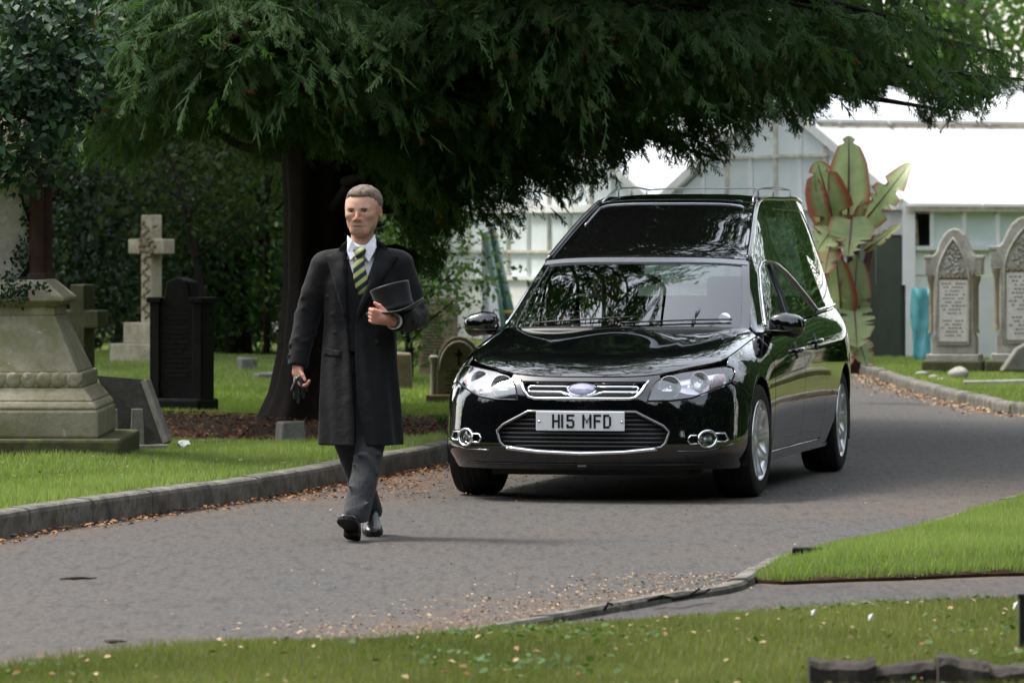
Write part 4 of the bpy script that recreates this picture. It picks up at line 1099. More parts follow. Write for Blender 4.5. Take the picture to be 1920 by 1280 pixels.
# brown arched headstone left of the car
def arch_poly(hw, z0, zs, H, n=10, point=0.0):
    p = [(-hw, z0), (hw, z0), (hw, zs)]
    for i in range(1, n):
        a = math.pi * i / n; p.append((hw * math.cos(a), zs + (H - zs) * (math.sin(a) ** (1 - point * .3) * (1 - point) + point * (1 - abs(math.cos(a))))))
    p.append((-hw, zs)); return p
x, y = place(862, 757); s_ = F / y
ab = empty('headstone', (x, y, .10), R(-6), 'brown round-arched headstone with small cross beside the car mirror', 'headstone')
hw = 50 / s_; H = (757 - 625) / s_
m = MB(); m.box((0, 0, .045), (2 * hw + .10, .26, .11)); m.build('base', M_ST_BROWN, ab, bevel=.012)
m = MB(); m.prism(arch_poly(hw * .86, .09, H * .55, H), -.06, .06); m.build('slab', M_ST_BROWN, ab, bevel=.012)
m = MB(); A_ = arch_poly(hw * .72, .10, H * .52, H * .92); m.tube([(p[0], -.064, p[1]) for p in A_[2:]], .012, 6); m.build('arch_moulding', M_ST_HEAD, ab, True)
m = MB(); m.box((.0, -.07, H * .70), (.016, .02, .14)); m.box((0, -.07, H * .735), (.06, .02, .016)); m.build('cross_emblem', M_ST_DARK, ab)
for sx in (-1, 1):
    m = MB(); m.lathe([(.035, .09), (.03, .12), (.026, .14), (.026, H * .62), (.04, H * .66), (.042, H * .70), (.02, H * .73)], 12, Matrix.Translation((sx * hw * .98, -.02, 0))); m.build('pilaster', M_ST_HEAD, ab, auto=40)
m = MB()
for i in range(7): m.box((0, -.061, H * (.50 - i * .05)), (hw * (1.0 - .25 * (i % 2)), .004, .008))
o = m.build('inscription', M_ST_SLATE, ab); o['kind'] = 'stuff'
# tall dark pedestal behind it
x, y = place(822, 712); s_ = F / y
pd = empty('pedestal', (x, y, .10), R(-14), 'tall dark brown pedestal stone with moulded corner behind the arched headstone', 'monument')
hw = 34 / s_; H = (712 - 550) / s_
m = MB(); m.box((0, 0, H * .42), (hw * 1.75, .34, H * .86)); m.build('die', M_ST_BROWN, pd, bevel=.012)
m = MB(); m.box((hw * .86, -.17, H * .36), (.07, .07, H * .72)); m.box((hw * .86, -.17, H * .74), (.10, .10, .05)); m.build('corner_shaft', M_ST_BROWN, pd, bevel=.008)
m = MB(); m.box((0, 0, H * .80), (hw * 2.0, .42, .05)); m.box((0, 0, H * .87), (hw * 1.85, .38, .06)); m.box((0, 0, H * .955), (hw * 2.1, .44, .05)); m.build('cap', M_ST_BROWN, pd, bevel=.008)
m = MB()
for i in range(16): m.box((-.02, -.172, H * (.72 - i * .036)), (hw * (1.35 - .2 * (i % 3)), .004, .008))
o = m.build('inscription', M_ST_DARK, pd); o['kind'] = 'stuff'

# gothic headstones on the right
def gothic(x, y, rz, H, hw, label, flowers=False):
    root = empty('gothic_headstone', (x, y, .09), rz, label, 'headstone', 'pale gothic headstones on the verge')
    d = hw * .9
    m = MB(); m.box((0, 0, .06 * H / 1.3), (hw * 2.55, d * 2.2, .12 * H / 1.3)); m.build('base', M_ST_MOSS, root, bevel=.02)
    m = MB(); m.box((0, 0, .105 * H), (hw * 2.2, d * 1.8, .06 * H)); m.build('plinth', M_ST_HEAD, root, bevel=.012)
    z0 = .13 * H
    body = [(-hw * .95, z0), (hw * .95, z0), (hw * .95, z0 + .12 * H), (hw * .84, z0 + .16 * H), (hw * .84, .68 * H)]
    body += [(hw * .98, .72 * H), (hw * .95, .79 * H), (hw * .72, .84 * H), (hw * .58, .90 * H), (hw * .42, .955 * H), (hw * .2, .99 * H), (0, H)]
    full = body + [(-a, b) for a, b in reversed(body[2:-1])]
    m = MB(); m.prism(full, -d * .5, d * .5); m.build('slab', M_ST_HEAD, root, bevel=.02)
    yF = -d * .5
    m = MB(); m.prism([(-hw * .60, z0 + .09 * H), (hw * .60, z0 + .09 * H), (hw * .60, .645 * H), (-hw * .60, .645 * H)], yF - .010, yF + .02); m.build('inscription_panel', M_ST_PANEL, root, bevel=.004)
    m = MB(); A_ = arch_poly(hw * .66, z0 + .07 * H, .66 * H, .93 * H, 12, .5)
    m.tube([(p[0], yF - .012, p[1]) for p in A_], .016, 6, closed=True); m.build('frame_moulding', M_ST_HEAD, root, True)
    for i in range(7):
        xx = -hw * .55 + i * hw * 1.1 / 6
        m = MB(); m.lathe([(0, 0), (.028, .002), (.02, .022), (0, .026)], 8, Matrix.Translation((xx, yF, .665 * H)) @ Matrix.Rotation(R(90), 4, 'X')); m.build('carved_boss', M_ST_BROWN, root, True)
    m = MB(); rr = random.Random(3)
    for i in range(70):
        a = rr.uniform(-1, 1); zf_ = rr.uniform(.69, .88)
        if abs(a) * .6 > (0.96 - zf_) * 2.2: continue
        m.lathe([(0, 0), (.022, .003), (.013, .016), (0, .019)], 6, Matrix.Translation((a * hw * .52, yF, zf_ * H)) @ Matrix.Rotation(R(90), 4, 'X'))
    o = m.build('foliage_carving', M_ST_HEAD, root, True); o['kind'] = 'stuff'
    for sx in (-1, 1):
        m = MB(); m.lathe([(.05, z0 + .15 * H), (.034, z0 + .18 * H), (.034, .60 * H), (.055, .645 * H), (.06, .675 * H)], 12, Matrix.Translation((sx * hw * .90, yF + .05, 0))); m.build('shaft', M_ST_BROWN, root, auto=40)
        m = MB(); m.box((sx * hw * .99, 0, .735 * H), (.10, d * .9, .11 * H)); m.box((sx * hw * .99, 0, .80 * H), (.13, d, .025 * H)); m.build('side_gable', M_ST_HEAD, root, bevel=.01)
    m = MB()
    for i in range(15):
        if i == 9: continue
        w = hw * (1.05 - .35 * ((i * 7) % 3) / 2); n = 7
        for q in range(n):
            if (q + i) % 5 == 3: continue
            m.box((-w / 2 + (q + .5) * w / n, yF - .012, .62 * H - i * .0255 * H), (w / n * .72, .003, .009 * H))
    o = m.build('inscription', M_INCISED, root); o['kind'] = 'stuff'
    return root
x, y = place(1790, 700, .09); s_ = F / y
g1 = gothic(x, y, R(-12), (700 - 428) / s_, 45 / s_, 'pointed pale headstone with inscription panel and round stone at its foot')
x, y = place(1922, 702, .09)
g2 = gothic(x, y, R(-8), (702 - 408) / s_, 56 / s_, 'larger pale headstone cut by the right frame edge')
# boulder, curb and sloping ledger before them
def rock(name, px, py, rx, rz_, mat, label, seed=1):
    x, y = place(px, py, .09); bm = bmesh.new(); bmesh.ops.create_icosphere(bm, subdivisions=3, radius=1)
    rr = random.Random(seed); ph = [rr.uniform(0, 6) for _ in range(6)]
    for v in bm.verts:
        c = v.co; k_ = 1 + .08 * math.sin(3 * c.x + ph[0]) + .07 * math.sin(4 * c.y + ph[1]) + .05 * math.sin(6 * c.z + ph[2])
        v.co = Vector((c.x * rx, c.y * rx * .9, c.z * rz_)) * k_
    me = bpy.data.meshes.new(name); bm.to_mesh(me); bm.free()
    o = link_mesh(name, me, mat, None, True); o.location = (x, y, .09 + rz_ * .75); return tag(o, label, 'stone')
rock('boulder', 1797, 714, .10, .085, M_ST_HEAD, 'smooth round stone lying in front of the pointed headstone', 2)
block('grave_curb', 1872, 719, .72, .30, .08, R(-4), M_ST_HEAD, 'long low stone curb before the larger pale headstone', 'grave curb', seed=12, z=.08)
x, y = place(1912, 706, .09)
m = MB(); m.prism([(-.20, .06), (.5, .06), (.5, .34), (.05, .34), (-.04, .29)], -.16, .16)
o = m.build('ledger_stone', M_ST_GREY, None, bevel=.02); o.location = (x, y, .09); tag(o, 'sloping grey ledger stone resting on the long curb', 'grave slab')
m = MB(); rr = random.Random(8)
for i in range(9):
    pass
for i, (px_, py_, r0) in enumerate(((1728, 706, .07), (1750, 712, .06), (1765, 716, .05))):
    rock('border_stone', px_, py_, r0, r0 * .5, M_ST_HEAD, ['low pale border stone nearest the white corner post', 'low pale border stone midway before the pointed headstone', 'lowest pale border stone beside the round stone'][i], 20 + i)
# headstones further along the verge, outside the frame: they stand mirrored in the car's doors
for i, (xx, yy, sc_, lb) in enumerate(((6.8, 52.5, 1.0, 'pale headstone beyond the larger one, past the frame edge'), (8.4, 50.5, .8, 'shorter pale headstone along the verge past the frame edge'), (10.2, 53, 1.1, 'tallest pale headstone of the verge row past the frame edge'), (11.8, 50, .9, 'last pale headstone of the verge row past the frame edge'))):
    c = clone(g1, loc=(xx, yy, .09), rot=(0, 0, R(-20 - 6 * i)), scale=(sc_,) * 3, label=lb)
    for ch in g1.children: clone(ch, c)

# ------------------------------------------------------------------ the tall red and green banana plant behind the car
def banana_leaf_mat():
    t = NT('banana_leaf'); tc = t.n('ShaderNodeTexCoord'); sp = t.n('ShaderNodeSeparateXYZ'); t.l(tc.outputs['UV'], sp.inputs[0])
    u, v = sp.outputs[0], sp.outputs[1]
    e = t.math('ABSOLUTE', t.math('SUBTRACT', v, .5)); e2 = t.math('MULTIPLY', e, 2.0)
    nz = t.noise(tc.outputs['Object'], 5, 4)
    c = t.mix(t.rampf(nz, .35, .65), (0.24, 0.34, 0.12), (0.42, 0.49, 0.23))
    rd = t.attr('tint')
    red = t.math('ADD', t.math('ADD', t.rampf(e2, .50, 1.0), .10), rd)
    c = t.mix(t.rampf(t.math('ADD', red, t.math('MULTIPLY', t.math('SUBTRACT', nz, .5), .8)), .45, 1.1), c, (0.36, 0.085, 0.050))
    c = t.mix(t.rampf(e2, .07, .03), c, (0.11, 0.03, 0.035))
    w = t.n('ShaderNodeTexWave'); w.inputs['Scale'].default_value = 16; w.inputs['Distortion'].default_value = 1.0
    mp = t.n('ShaderNodeMapping'); t.l(tc.outputs['UV'], mp.inputs[0]); mp.inputs['Rotation'].default_value = (0, 0, .0); t.l(mp.outputs[0], w.inputs[0])
    c = t.mix(t.math('MULTIPLY', w.outputs['Fac'], .25), c, (0.11, 0.14, 0.06))
    p = t.bsdf(c, .35, .5, 0, t.bump(w.outputs['Fac'], .25, .01)); tr = t.n('ShaderNodeBsdfTranslucent'); t.l(c, tr.inputs[0])
    mx = t.n('ShaderNodeMixShader'); mx.inputs[0].default_value = .3; t.l(p.outputs[0], mx.inputs[1]); t.l(tr.outputs[0], mx.inputs[2])
    return t.done(mx)
M_BAN = banana_leaf_mat(); M_BANSTEM = simple('banana_stem', (0.10, 0.045, 0.04), .5, .4, var=.4, vscale=6)
Yb = 49.0
bx = PX(1597, Yb)
ban = empty('banana_plant', (bx, Yb, .08), 0, 'tall banana plant with red and green paddle leaves behind the car', 'banana plant')
def bleaf(base, tip, width, bow, twist, red, tear=0.0, seed=1, face=(0, -1, .2), droop=0.0):
    """paddle leaf from base to tip in (px, py) of its own plane, bowed backwards"""
    rr = random.Random(seed)
    b = Vector((PX(base[0], Yb) - bx, 0, PZ(base[1], Yb) - .08)); q = Vector((PX(tip[0], Yb) - bx, bow, PZ(tip[1], Yb) - .08))
    L = (q - b).length; d = (q - b).normalized(); fc = Vector(face).normalized()
    s = d.cross(fc).normalized(); nrm = s.cross(d).normalized()
    nu, nv = 26, 9; vs = []; uv = []; W_ = width * Yb / F
    tears = sorted(rr.uniform(.15, .95) for _ in range(int(tear * 10)))
    for i in range(nu):
        u = i / (nu - 1)
        prof = (math.sin(math.pi * min(1, (u * .93 + .06)) ** .8) ** .55) * (1 if u < .97 else .7)
        c = b.lerp(q, u) + nrm * (math.sin(u * math.pi) * .06 * L) - Vector((0, 0, 1)) * droop * L * max(0, u - .5) ** 2 * 2
        for j in range(nv):
            v = j / (nv - 1) * 2 - 1
            wv = W_ / 2 * prof * (1 + .025 * math.sin(u * 14 + v * 2 + seed))
            cup = abs(v) ** 1.5 * wv * .18
            tw = twist * u
            p = c + s * (v * wv * math.cos(tw)) + nrm * (cup * .6 + v * wv * math.sin(tw) + .003 * math.sin(u * 45 + seed) * abs(v))
            if tears and abs(v) > .5 and min(abs(u - t_) for t_ in tears) < .025: p = p.lerp(c, .55)
            vs.append(p); uv.append((u, (v + 1) / 2))
    fs = [(i * nv + j, i * nv + j + 1, (i + 1) * nv + j + 1, (i + 1) * nv + j) for i in range(nu - 1) for j in range(nv - 1)]
    m = MB(); m.add(vs, fs); o = m.build('leaf', M_BAN, ban, True, fix=False)
    me = o.data; ul = me.uv_layers.new(name='uv'); ul.data.foreach_set('uv', [c for l in me.loops for c in uv[l.vertex_index]])
    at = me.attributes.new('tint', 'FLOAT', 'POINT'); at.data.foreach_set('value', [red] * len(vs))
    m = MB(); pts = [b.lerp(q, i / 9) + nrm * (math.sin(i / 9 * math.pi) * .06 * L) - fc * -.0 - nrm * .006 - Vector((0, 0, 1)) * droop * L * max(0, i / 9 - .5) ** 2 * 2 for i in range(10)]
    m.tube(pts, list(np.linspace(.014, .004, 10)), 6); m.build('midrib', M_BANSTEM, o, True)
    return o
bleaf((1568, 440), (1532, 302), 86, -.02, .25, .34, .25, 1)
bleaf((1590, 420), (1592, 255), 81, .03, -.1, .0, .25, 2)
bleaf((1612, 425), (1706, 306), 64, -.05, .9, .05, .5, 3, (.5, -1, .6))
bleaf((1545, 430), (1527, 330), 42, -.04, -.5, .4, 0, 4, (-.6, -1, 0))
bleaf((1598, 402), (1588, 480), 86, -.20, 0, -.25, .4, 5, (0, -1, .3))
bleaf((1572, 420), (1530, 470), 64, -.18, .2, -.25, .3, 6, (-.3, -1, .5))
bleaf((1580, 610), (1566, 476), 64, -.05, .2, .30, 0, 7)
bleaf((1600, 600), (1606, 478), 61, -.02, -.2, .0, .2, 8)
bleaf((1601, 572), (1604, 650), 75, -.22, 0, -.25, .4, 9, (0, -1, .3))
bleaf((1592, 640), (1580, 690), 42, -.20, .3, .30, .2, 10, (-.3, -1, .3))
bleaf((1606, 632), (1622, 684), 47, -.18, -.3, .0, .3, 11, (.3, -1, .3))
bleaf((1622, 470), (1690, 420), 22, .0, .5, .1, .4, 12, (.3, -1, .5))
bleaf((1560, 450), (1545, 512), 56, -.22, .2, .5, .3, 13, (-.4, -1, .4))
m = MB()
for pts in (((1598, 700), (1597, 620), (1594, 520), (1592, 420)), ((1600, 700), (1602, 600), (1604, 500), (1612, 425)), ((1594, 700), (1590, 600), (1578, 500), (1568, 440)), ((1602, 690), (1612, 560), (1630, 470), (1650, 440))):
    m = MB(); m.tube([(PX(a, Yb) - bx, .02, PZ(b_, Yb) - .08) for a, b_ in pts], [.06, .05, .035, .015], 8); m.build('stem', M_BANSTEM, ban, True)

# leafy weed by the kerb, near the car's wheel
x, y = place(826, 800, .10)
wd = empty('weed', (x, y, .10), 0, 'fresh green leafy weed at the kerb beside the car wheel', 'weed')
rr = random.Random(5)
for i in range(13):
    a = rr.uniform(0, 6.28); L = rr.uniform(.07, .14)
    m = MB(); d = Vector((math.cos(a), math.sin(a), rr.uniform(.3, 1.1))).normalized(); s = d.cross(Vector((0, 0, 1))).normalized()
    p = Vector((0, 0, .02)); q = p + d * L
    m.add([p, p.lerp(q, .5) + s * L * .2, q, p.lerp(q, .5) - s * L * .2], [(0, 1, 2, 3)]); o = m.build('leaf', M_PALE, wd); 
    at = o.data.attributes.new('tint', 'FLOAT', 'POINT'); at.data.foreach_set('value', [rr.uniform(.1, .7)] * 4)

# foreground odds and ends
x, y = G(1514, 1053, .03)
o = MB().box((0, 0, .03), (.14, .10, .075)).build('kerb_block', M_ST_DARK, None, bevel=.008); o.location = (x, y, .03); o.rotation_euler = (0, 0, R(-4)); tag(o, 'small black stone block in the edge of the bright lawn wedge', 'stone')
m = MB(); pts = [(1216, 1129), (1240, 1123), (1262, 1127), (1290, 1121), (1320, 1115)]
P3 = [Vector((*G(a, b, .035), .045)) for a, b in pts]; o0 = P3[0].copy()
tg = empty('twig', o0, 0, 'dark forked twig lying along the concrete edging', 'twig')
m.tube([p - o0 for p in P3], [.007, .010, .009, .010, .008], 7); m.build('stick', M_ST_DARK, tg, True)
for a, b in ((3, (.05, .02, .03)), (4, (.02, -.07, .02))):
    m = MB(); m.tube([P3[a] - o0, P3[a] - o0 + Vector(b)], .005, 5); m.build('side_twig', M_ST_DARK, tg, True)
o = MB().tube([(0, 0, 0), (.02, 0, .03), (.035, .01, .02)], .006, 5).build('twig', M_ST_DARK, None, True); o.location = (*G(1132, 1148, .03), .04); tag(o, 'tiny bent twig standing on the edging left of the long one', 'twig')
def strip_piece(name, px, py, L, label, cat, rz=0):
    rr = random.Random(px); m = MB(); m.tube([(-L / 2 + L * i / 5, rr.uniform(-.02, .02), .004 + rr.uniform(0, .006)) for i in range(6)], [.003, .006, .008, .007, .005, .002], 6)
    o = m.build(name, simple('dry_bark', (.075, .055, .042), .9, .1, var=.4, vscale=30), None, True); o.location = (*G(px, py, 0), 0.001); o.rotation_euler = (0, 0, rz); return tag(o, label, cat)
strip_piece('bark_strip', 147, 1087, .17, 'flat strip of bark lying alone on the open road', 'bark', R(6))
strip_piece('bark_strip', 466, 1217, .17, 'black piece of bark at the grass edge by the road', 'bark', R(-3))
strip_piece('bark_strip', 216, 1206, .10, 'short dark twig on the road near the grass tip', 'bark', R(-20))
# dark stone curb and iron post at the lower right corner
M_CURB = stone_mat('dark_curb', (0.075, 0.062, 0.052), (0.030, 0.026, 0.023), (0.045, 0.05, 0.02), 0.3, 6.0)
cur = empty('grave_curb', (PX(1720, 17.9), 17.9, 0.0), R(-1), 'dark broken stone curb in the grass at the bottom right corner', 'grave curb')
rr = random.Random(6)
for i, (x0, x1, top, dd) in enumerate(((1516, 1640, 1236, 0), (1642, 1752, 1248, .05), (1755, 1850, 1234, -.02), (1853, 1985, 1244, .02))):
    w = (x1 - x0) / F * 17.9; xc = PX((x0 + x1) / 2, 17.9) - cur.location.x; zt = PZ(top, 17.9)
    bm = bmesh.new(); bmesh.ops.create_cube(bm, size=1); bmesh.ops.subdivide_edges(bm, edges=bm.edges, cuts=6, use_grid_fill=True)
    ph = [rr.uniform(0, 6) for _ in range(6)]
    for v in bm.verts:
        c = v.co; q = .010 * math.sin(c.x * 4 + ph[0]) + .004 * math.sin(c.x * 11 + c.y * 7 + ph[1]) + rr.uniform(-.004, .004)
        v.co = Vector((xc + c.x * w, dd + c.y * .20 + .02 * math.sin(c.x * 7 + ph[2]), (c.z + .5) * (zt + .05) - .05 + (q if c.z > .2 else 0) - (.02 * (abs(c.y) > .45) if c.z > .2 else 0)))
    me = bpy.data.meshes.new('curb_stone'); bm.to_mesh(me); bm.free(); link_mesh('curb_stone', me, M_CURB, cur, False)
x, y = G(1920, 1228, .03)
m = MB(); m.box((0, 0, .10), (.035, .035, .27)); m.box((0, 0, .245), (.045, .045, .02)); o = m.build('iron_post', simple('black_iron', (.012, .012, .013), .5, .4), None, bevel=.004)
o.location = (x, y, .0); tag(o, 'short black iron post at the right frame edge', 'post')
# pale feathers / scraps in the grass
for i, (px_, py_, lb) in enumerate(((1525, 1160, 'white scrap in the grass left of its twin below the path'), (1633, 1168, 'white scrap in the grass right of its twin below the path'), (1905, 1145, 'white scrap next to the black iron post'))):
    x, y = G(px_, py_, .05); m = MB(); m.add([(-.010, 0, .02), (.012, .01, .024), (.008, 0, .055), (-.009, .012, .045)], [(0, 1, 2, 3)]); o = m.build('paper_scrap', M_WHITE); o.location = (x, y, .035); tag(o, lb, 'litter', 'white scraps in the mossy grass')
# ------------------------------------------------------------------ the hearse
def paint_mat():
    t = NT('black_car_paint'); p = t.bsdf((0.003, 0.003, 0.004), 0.03, 0.3, coat=1.0)
    p.inputs['IOR'].default_value = 1.6; p.inputs['Coat IOR'].default_value = 1.64; p.inputs['Coat Roughness'].default_value = .012
    return t.done(p)
M_PAINT = paint_mat()
M_TRIM = simple('black_plastic', (0.012, 0.012, 0.013), 0.45, 0.4)
M_CHROME = simple('chrome', (0.86, 0.86, 0.89), 0.08, 0.5, 1.0)
M_SATIN = simple('satin_metal', (0.50, 0.49, 0.52), 0.30, 0.5, 1.0)
M_ALLOY = simple('silver_alloy', (0.78, 0.78, 0.80), 0.28, 0.5, .8)
M_TYRE = simple('tyre_rubber', (0.016, 0.016, 0.016), 0.75, 0.3, bump=.3, bscale=90)
M_BLACKGLASS = simple('black_glass', (0.003, 0.003, 0.003), 0.015, 0.5)
M_PLATE = simple('number_plate', (0.80, 0.80, 0.80), 0.4, 0.4)
M_INK = simple('plate_black', (0.012, 0.012, 0.016), 0.4, 0.4)
M_LAMP = simple('lamp_reflector', (0.90, 0.90, 0.92), 0.22, 0.5, .8)
M_AMBER = simple('lamp_bulb', (0.75, 0.52, 0.25), 0.2, 0.5, .6)
M_SEAT = simple('grey_leather', (0.045, 0.047, 0.05), 0.5, 0.4)
M_DASH = simple('dash_plastic', (0.030, 0.036, 0.038), 0.55, 0.4)
M_BADGE = simple('lilac_enamel', (0.50, 0.47, 0.70), 0.25, 0.5)
def glass_mat(name, tint, rough=0.0, base=0.06):
    t = NT(name)
    fr = t.n('ShaderNodeFresnel'); fr.inputs[0].default_value = 1.52
    tr = t.n('ShaderNodeBsdfTransparent'); tr.inputs[0].default_value = (*tint, 1)
    gl = t.n('ShaderNodeBsdfGlossy'); gl.inputs['Roughness'].default_value = rough; gl.inputs[0].default_value = (.95, .95, .97, 1)
    mx = t.n('ShaderNodeMixShader'); t.l(t.math('MINIMUM', t.math('ADD', t.math('MULTIPLY', fr.outputs[0], 1.25), base - .05), 1.0), mx.inputs[0])
    t.l(tr.outputs[0], mx.inputs[1]); t.l(gl.outputs[0], mx.inputs[2]); return t.done(mx)
M_GLASS = glass_mat('windscreen_glass', (.60, .68, .65), base=.11)
M_GLASS2 = glass_mat('side_window_glass', (.46, .55, .50), base=.13)
M_LENS = glass_mat('lamp_lens', (.95, .96, .98), base=.17)

CAR_YAW = 11.5
car = empty('hearse', (.40, 30.80, 0.0), R(-CAR_YAW), 'glossy black hearse with raised roof driving towards the camera', 'hearse')

def spline(t, Y, q):
    """natural cubic spline through Y (n,d) at knots t, evaluated at q"""
    t = np.asarray(t, float); Y = np.asarray(Y, float); q = np.asarray(q, float)
    one = Y.ndim == 1
    if one: Y = Y[:, None]
    n = len(t); h = np.diff(t); A = np.zeros((n, n)); B = np.zeros((n, Y.shape[1])); A[0, 0] = A[-1, -1] = 1
    for i in range(1, n - 1):
        A[i, i - 1] = h[i - 1]; A[i, i] = 2 * (h[i - 1] + h[i]); A[i, i + 1] = h[i]
        B[i] = 6 * ((Y[i + 1] - Y[i]) / h[i] - (Y[i] - Y[i - 1]) / h[i - 1])
    Mx = np.linalg.solve(A, B)
    k = np.clip(np.searchsorted(t, q) - 1, 0, n - 2); hk = h[k][:, None]
    a = (t[k + 1] - q)[:, None]; b = (q - t[k])[:, None]
    r = (Mx[k] * a ** 3 + Mx[k + 1] * b ** 3) / (6 * hk) + (Y[k] / hk - Mx[k] * hk / 6) * a + (Y[k + 1] / hk - Mx[k + 1] * hk / 6) * b
    return r[:, 0] if one else r

class Surf:
    def __init__(s, D, u, v, flip=False):
        s.D = D; s.u = u; s.v = v
        du = np.gradient(D, axis=0); dv = np.gradient(D, axis=1)
        N = np.cross(du, dv); N /= np.maximum(np.linalg.norm(N, axis=2, keepdims=True), 1e-12)
        s.N = -N if flip else N
        s.lu = np.linalg.norm(D[-1, len(v) // 2] - D[0, len(v) // 2]) ; 
    def _bl(s, A, q):
        q = np.asarray(q, float)
        fu = np.clip((q[:, 0] - s.u[0]) / (s.u[-1] - s.u[0]) * (len(s.u) - 1), 0, len(s.u) - 1.000001)
        fv = np.clip((q[:, 1] - s.v[0]) / (s.v[-1] - s.v[0]) * (len(s.v) - 1), 0, len(s.v) - 1.000001)
        i = fu.astype(int); j = fv.astype(int); a = (fu - i)[:, None]; b = (fv - j)[:, None]
        return A[i, j] * (1 - a) * (1 - b) + A[i + 1, j] * a * (1 - b) + A[i, j + 1] * (1 - a) * b + A[i + 1, j + 1] * a * b
    def ev(s, q): return s._bl(s.D, q)
    def nrm(s, q):
        n = s._bl(s.N, q); return n / np.maximum(np.linalg.norm(n, axis=1, keepdims=True), 1e-9)
    def inv(s, tgt, ax, mask=None):
        """(u,v) of points given by two coordinates (axes ax)"""
        tgt = np.asarray(tgt, float); P = s.D[:, :, list(ax)]; out = []
        M = np.zeros(P.shape[:2]); 
        if mask is not None: M = np.where(mask(s.D), 0, 1e6)
        for t_ in tgt:
            d = ((P - t_) ** 2).sum(2) + M
            i, j = np.unravel_index(np.argmin(d), d.shape); out.append((s.u[i], s.v[j]))
        q = np.array(out); e = 1e-3 * (s.u[-1] - s.u[0]); f = 1e-3 * (s.v[-1] - s.v[0])
        for _ in range(6):
            p = s.ev(q)[:, list(ax)]; ju = (s.ev(q + [e, 0])[:, list(ax)] - p) / e; jv = (s.ev(q + [0, f])[:, list(ax)] - p) / f
            r = tgt - p; det = ju[:, 0] * jv[:, 1] - ju[:, 1] * jv[:, 0]
            det = np.where(np.abs(det) < 1e-6, 1e-6, det)
            st = np.stack([(r[:, 0] * jv[:, 1] - r[:, 1] * jv[:, 0]) / det, (ju[:, 0] * r[:, 1] - ju[:, 1] * r[:, 0]) / det], 1)
            lim = np.array([.03 * (s.u[-1] - s.u[0]), .08 * (s.v[-1] - s.v[0])])
            q = q + np.clip(st, -lim, lim)
            q[:, 0] = np.clip(q[:, 0], s.u[0], s.u[-1]); q[:, 1] = np.clip(q[:, 1], s.v[0], s.v[-1])
        return q

def dens(poly, step, closed=True):
    out = []; n = len(poly)
    for i in range(n if closed else n - 1):
        a = np.array(poly[i], float); b = np.array(poly[(i + 1) % n], float); k = max(1, int(math.ceil(np.linalg.norm(b - a) / step)))
        for j in range(k): out.append(a + (b - a) * j / k)
    if not closed: out.append(np.array(poly[-1], float))
    return np.array(out)

def panel(name, S, uv, mat, parent, off=0.0, grid=.04, rim=.012, scale=(1, 1), holes=(), label=None):
    """piece of surface S inside the (u,v) outline; scale makes (u,v) roughly metric"""
    sc = np.array(scale); P = [np.asarray(uv) * sc] + [np.asarray(h) * sc for h in holes]
    lo, hi = P[0].min(0), P[0].max(0)
    gx, gy = np.meshgrid(np.arange(lo[0] + grid / 2, hi[0], grid), np.arange(lo[1] + grid / 2, hi[1], grid)); g = np.stack([gx.ravel(), gy.ravel()], 1)
    if len(g):
        k = inside(g, P[0])
        for h in P[1:]: k &= ~inside(g, h)
        g = g[k]
    if len(g): g = g[dist_to(g, np.concatenate(P)) > grid * .45]
    A = np.concatenate(P + [g]) if len(g) else np.concatenate(P)
    E = []; o = 0
    for p in P:
        E += [(o + i, o + (i + 1) % len(p)) for i in range(len(p))]; o += len(p)
    vs, es, fs, *_ = geometry.delaunay_2d_cdt([Vector(p) for p in A], E, [], 0, 1e-6)
    V2 = np.array([tuple(v) for v in vs]); T = np.array([f for f in fs if len(f) == 3])
    c = V2[T].mean(1); k = inside(c, P[0])
    for h in P[1:]: k &= ~inside(c, h)
    T = T[k]; q = V2 / sc
    X = S.ev(q); N = S.nrm(q); X = X + N * off
    a, b, c = X[T[:, 0]], X[T[:, 1]], X[T[:, 2]]
    fl = (np.cross(b - a, c - a) * N[T].mean(1)).sum(1) < 0
    T[fl] = T[fl][:, ::-1]
    # rim turned inwards along every open edge
    from collections import Counter
    he = {}
    for t_ in T:
        for i in range(3): he[(t_[i], t_[(i + 1) % 3])] = 1
    bd = [(i, j) for (i, j) in he if (j, i) not in he]
    if rim > 0 and bd:
        n0 = len(X); ids = sorted({i for e in bd for i in e}); mp = {v: n0 + r for r, v in enumerate(ids)}; mq = {v: n0 + len(ids) + r for r, v in enumerate(ids)}
        Xo = X[ids]; No = N[ids]; out = np.zeros_like(Xo); pos = {v: r for r, v in enumerate(ids)}
        for i, j in bd:
            w = np.cross(X[j] - X[i], N[i]); w /= max(np.linalg.norm(w), 1e-9); out[pos[i]] += w; out[pos[j]] += w
        out /= np.maximum(np.linalg.norm(out, axis=1, keepdims=True), 1e-9)
        e1 = out * .6 + No * .55; e1 /= np.linalg.norm(e1, axis=1, keepdims=True)
        X = np.concatenate([X, Xo + No * -.0, Xo - No * rim]); N = np.concatenate([N, e1, out])
        rf = []
        for i, j in bd:
            rf += [(mp[j], mp[i], mq[i]), (mp[j], mq[i], mq[j])]
        T = np.concatenate([T, np.array(rf)])
    o = np_mesh(name, X, T, mat, parent, True, None, N)
    if label: o['label'] = label
    return o

def mirror(pts): return [(-x, y, z) for x, y, z in pts]

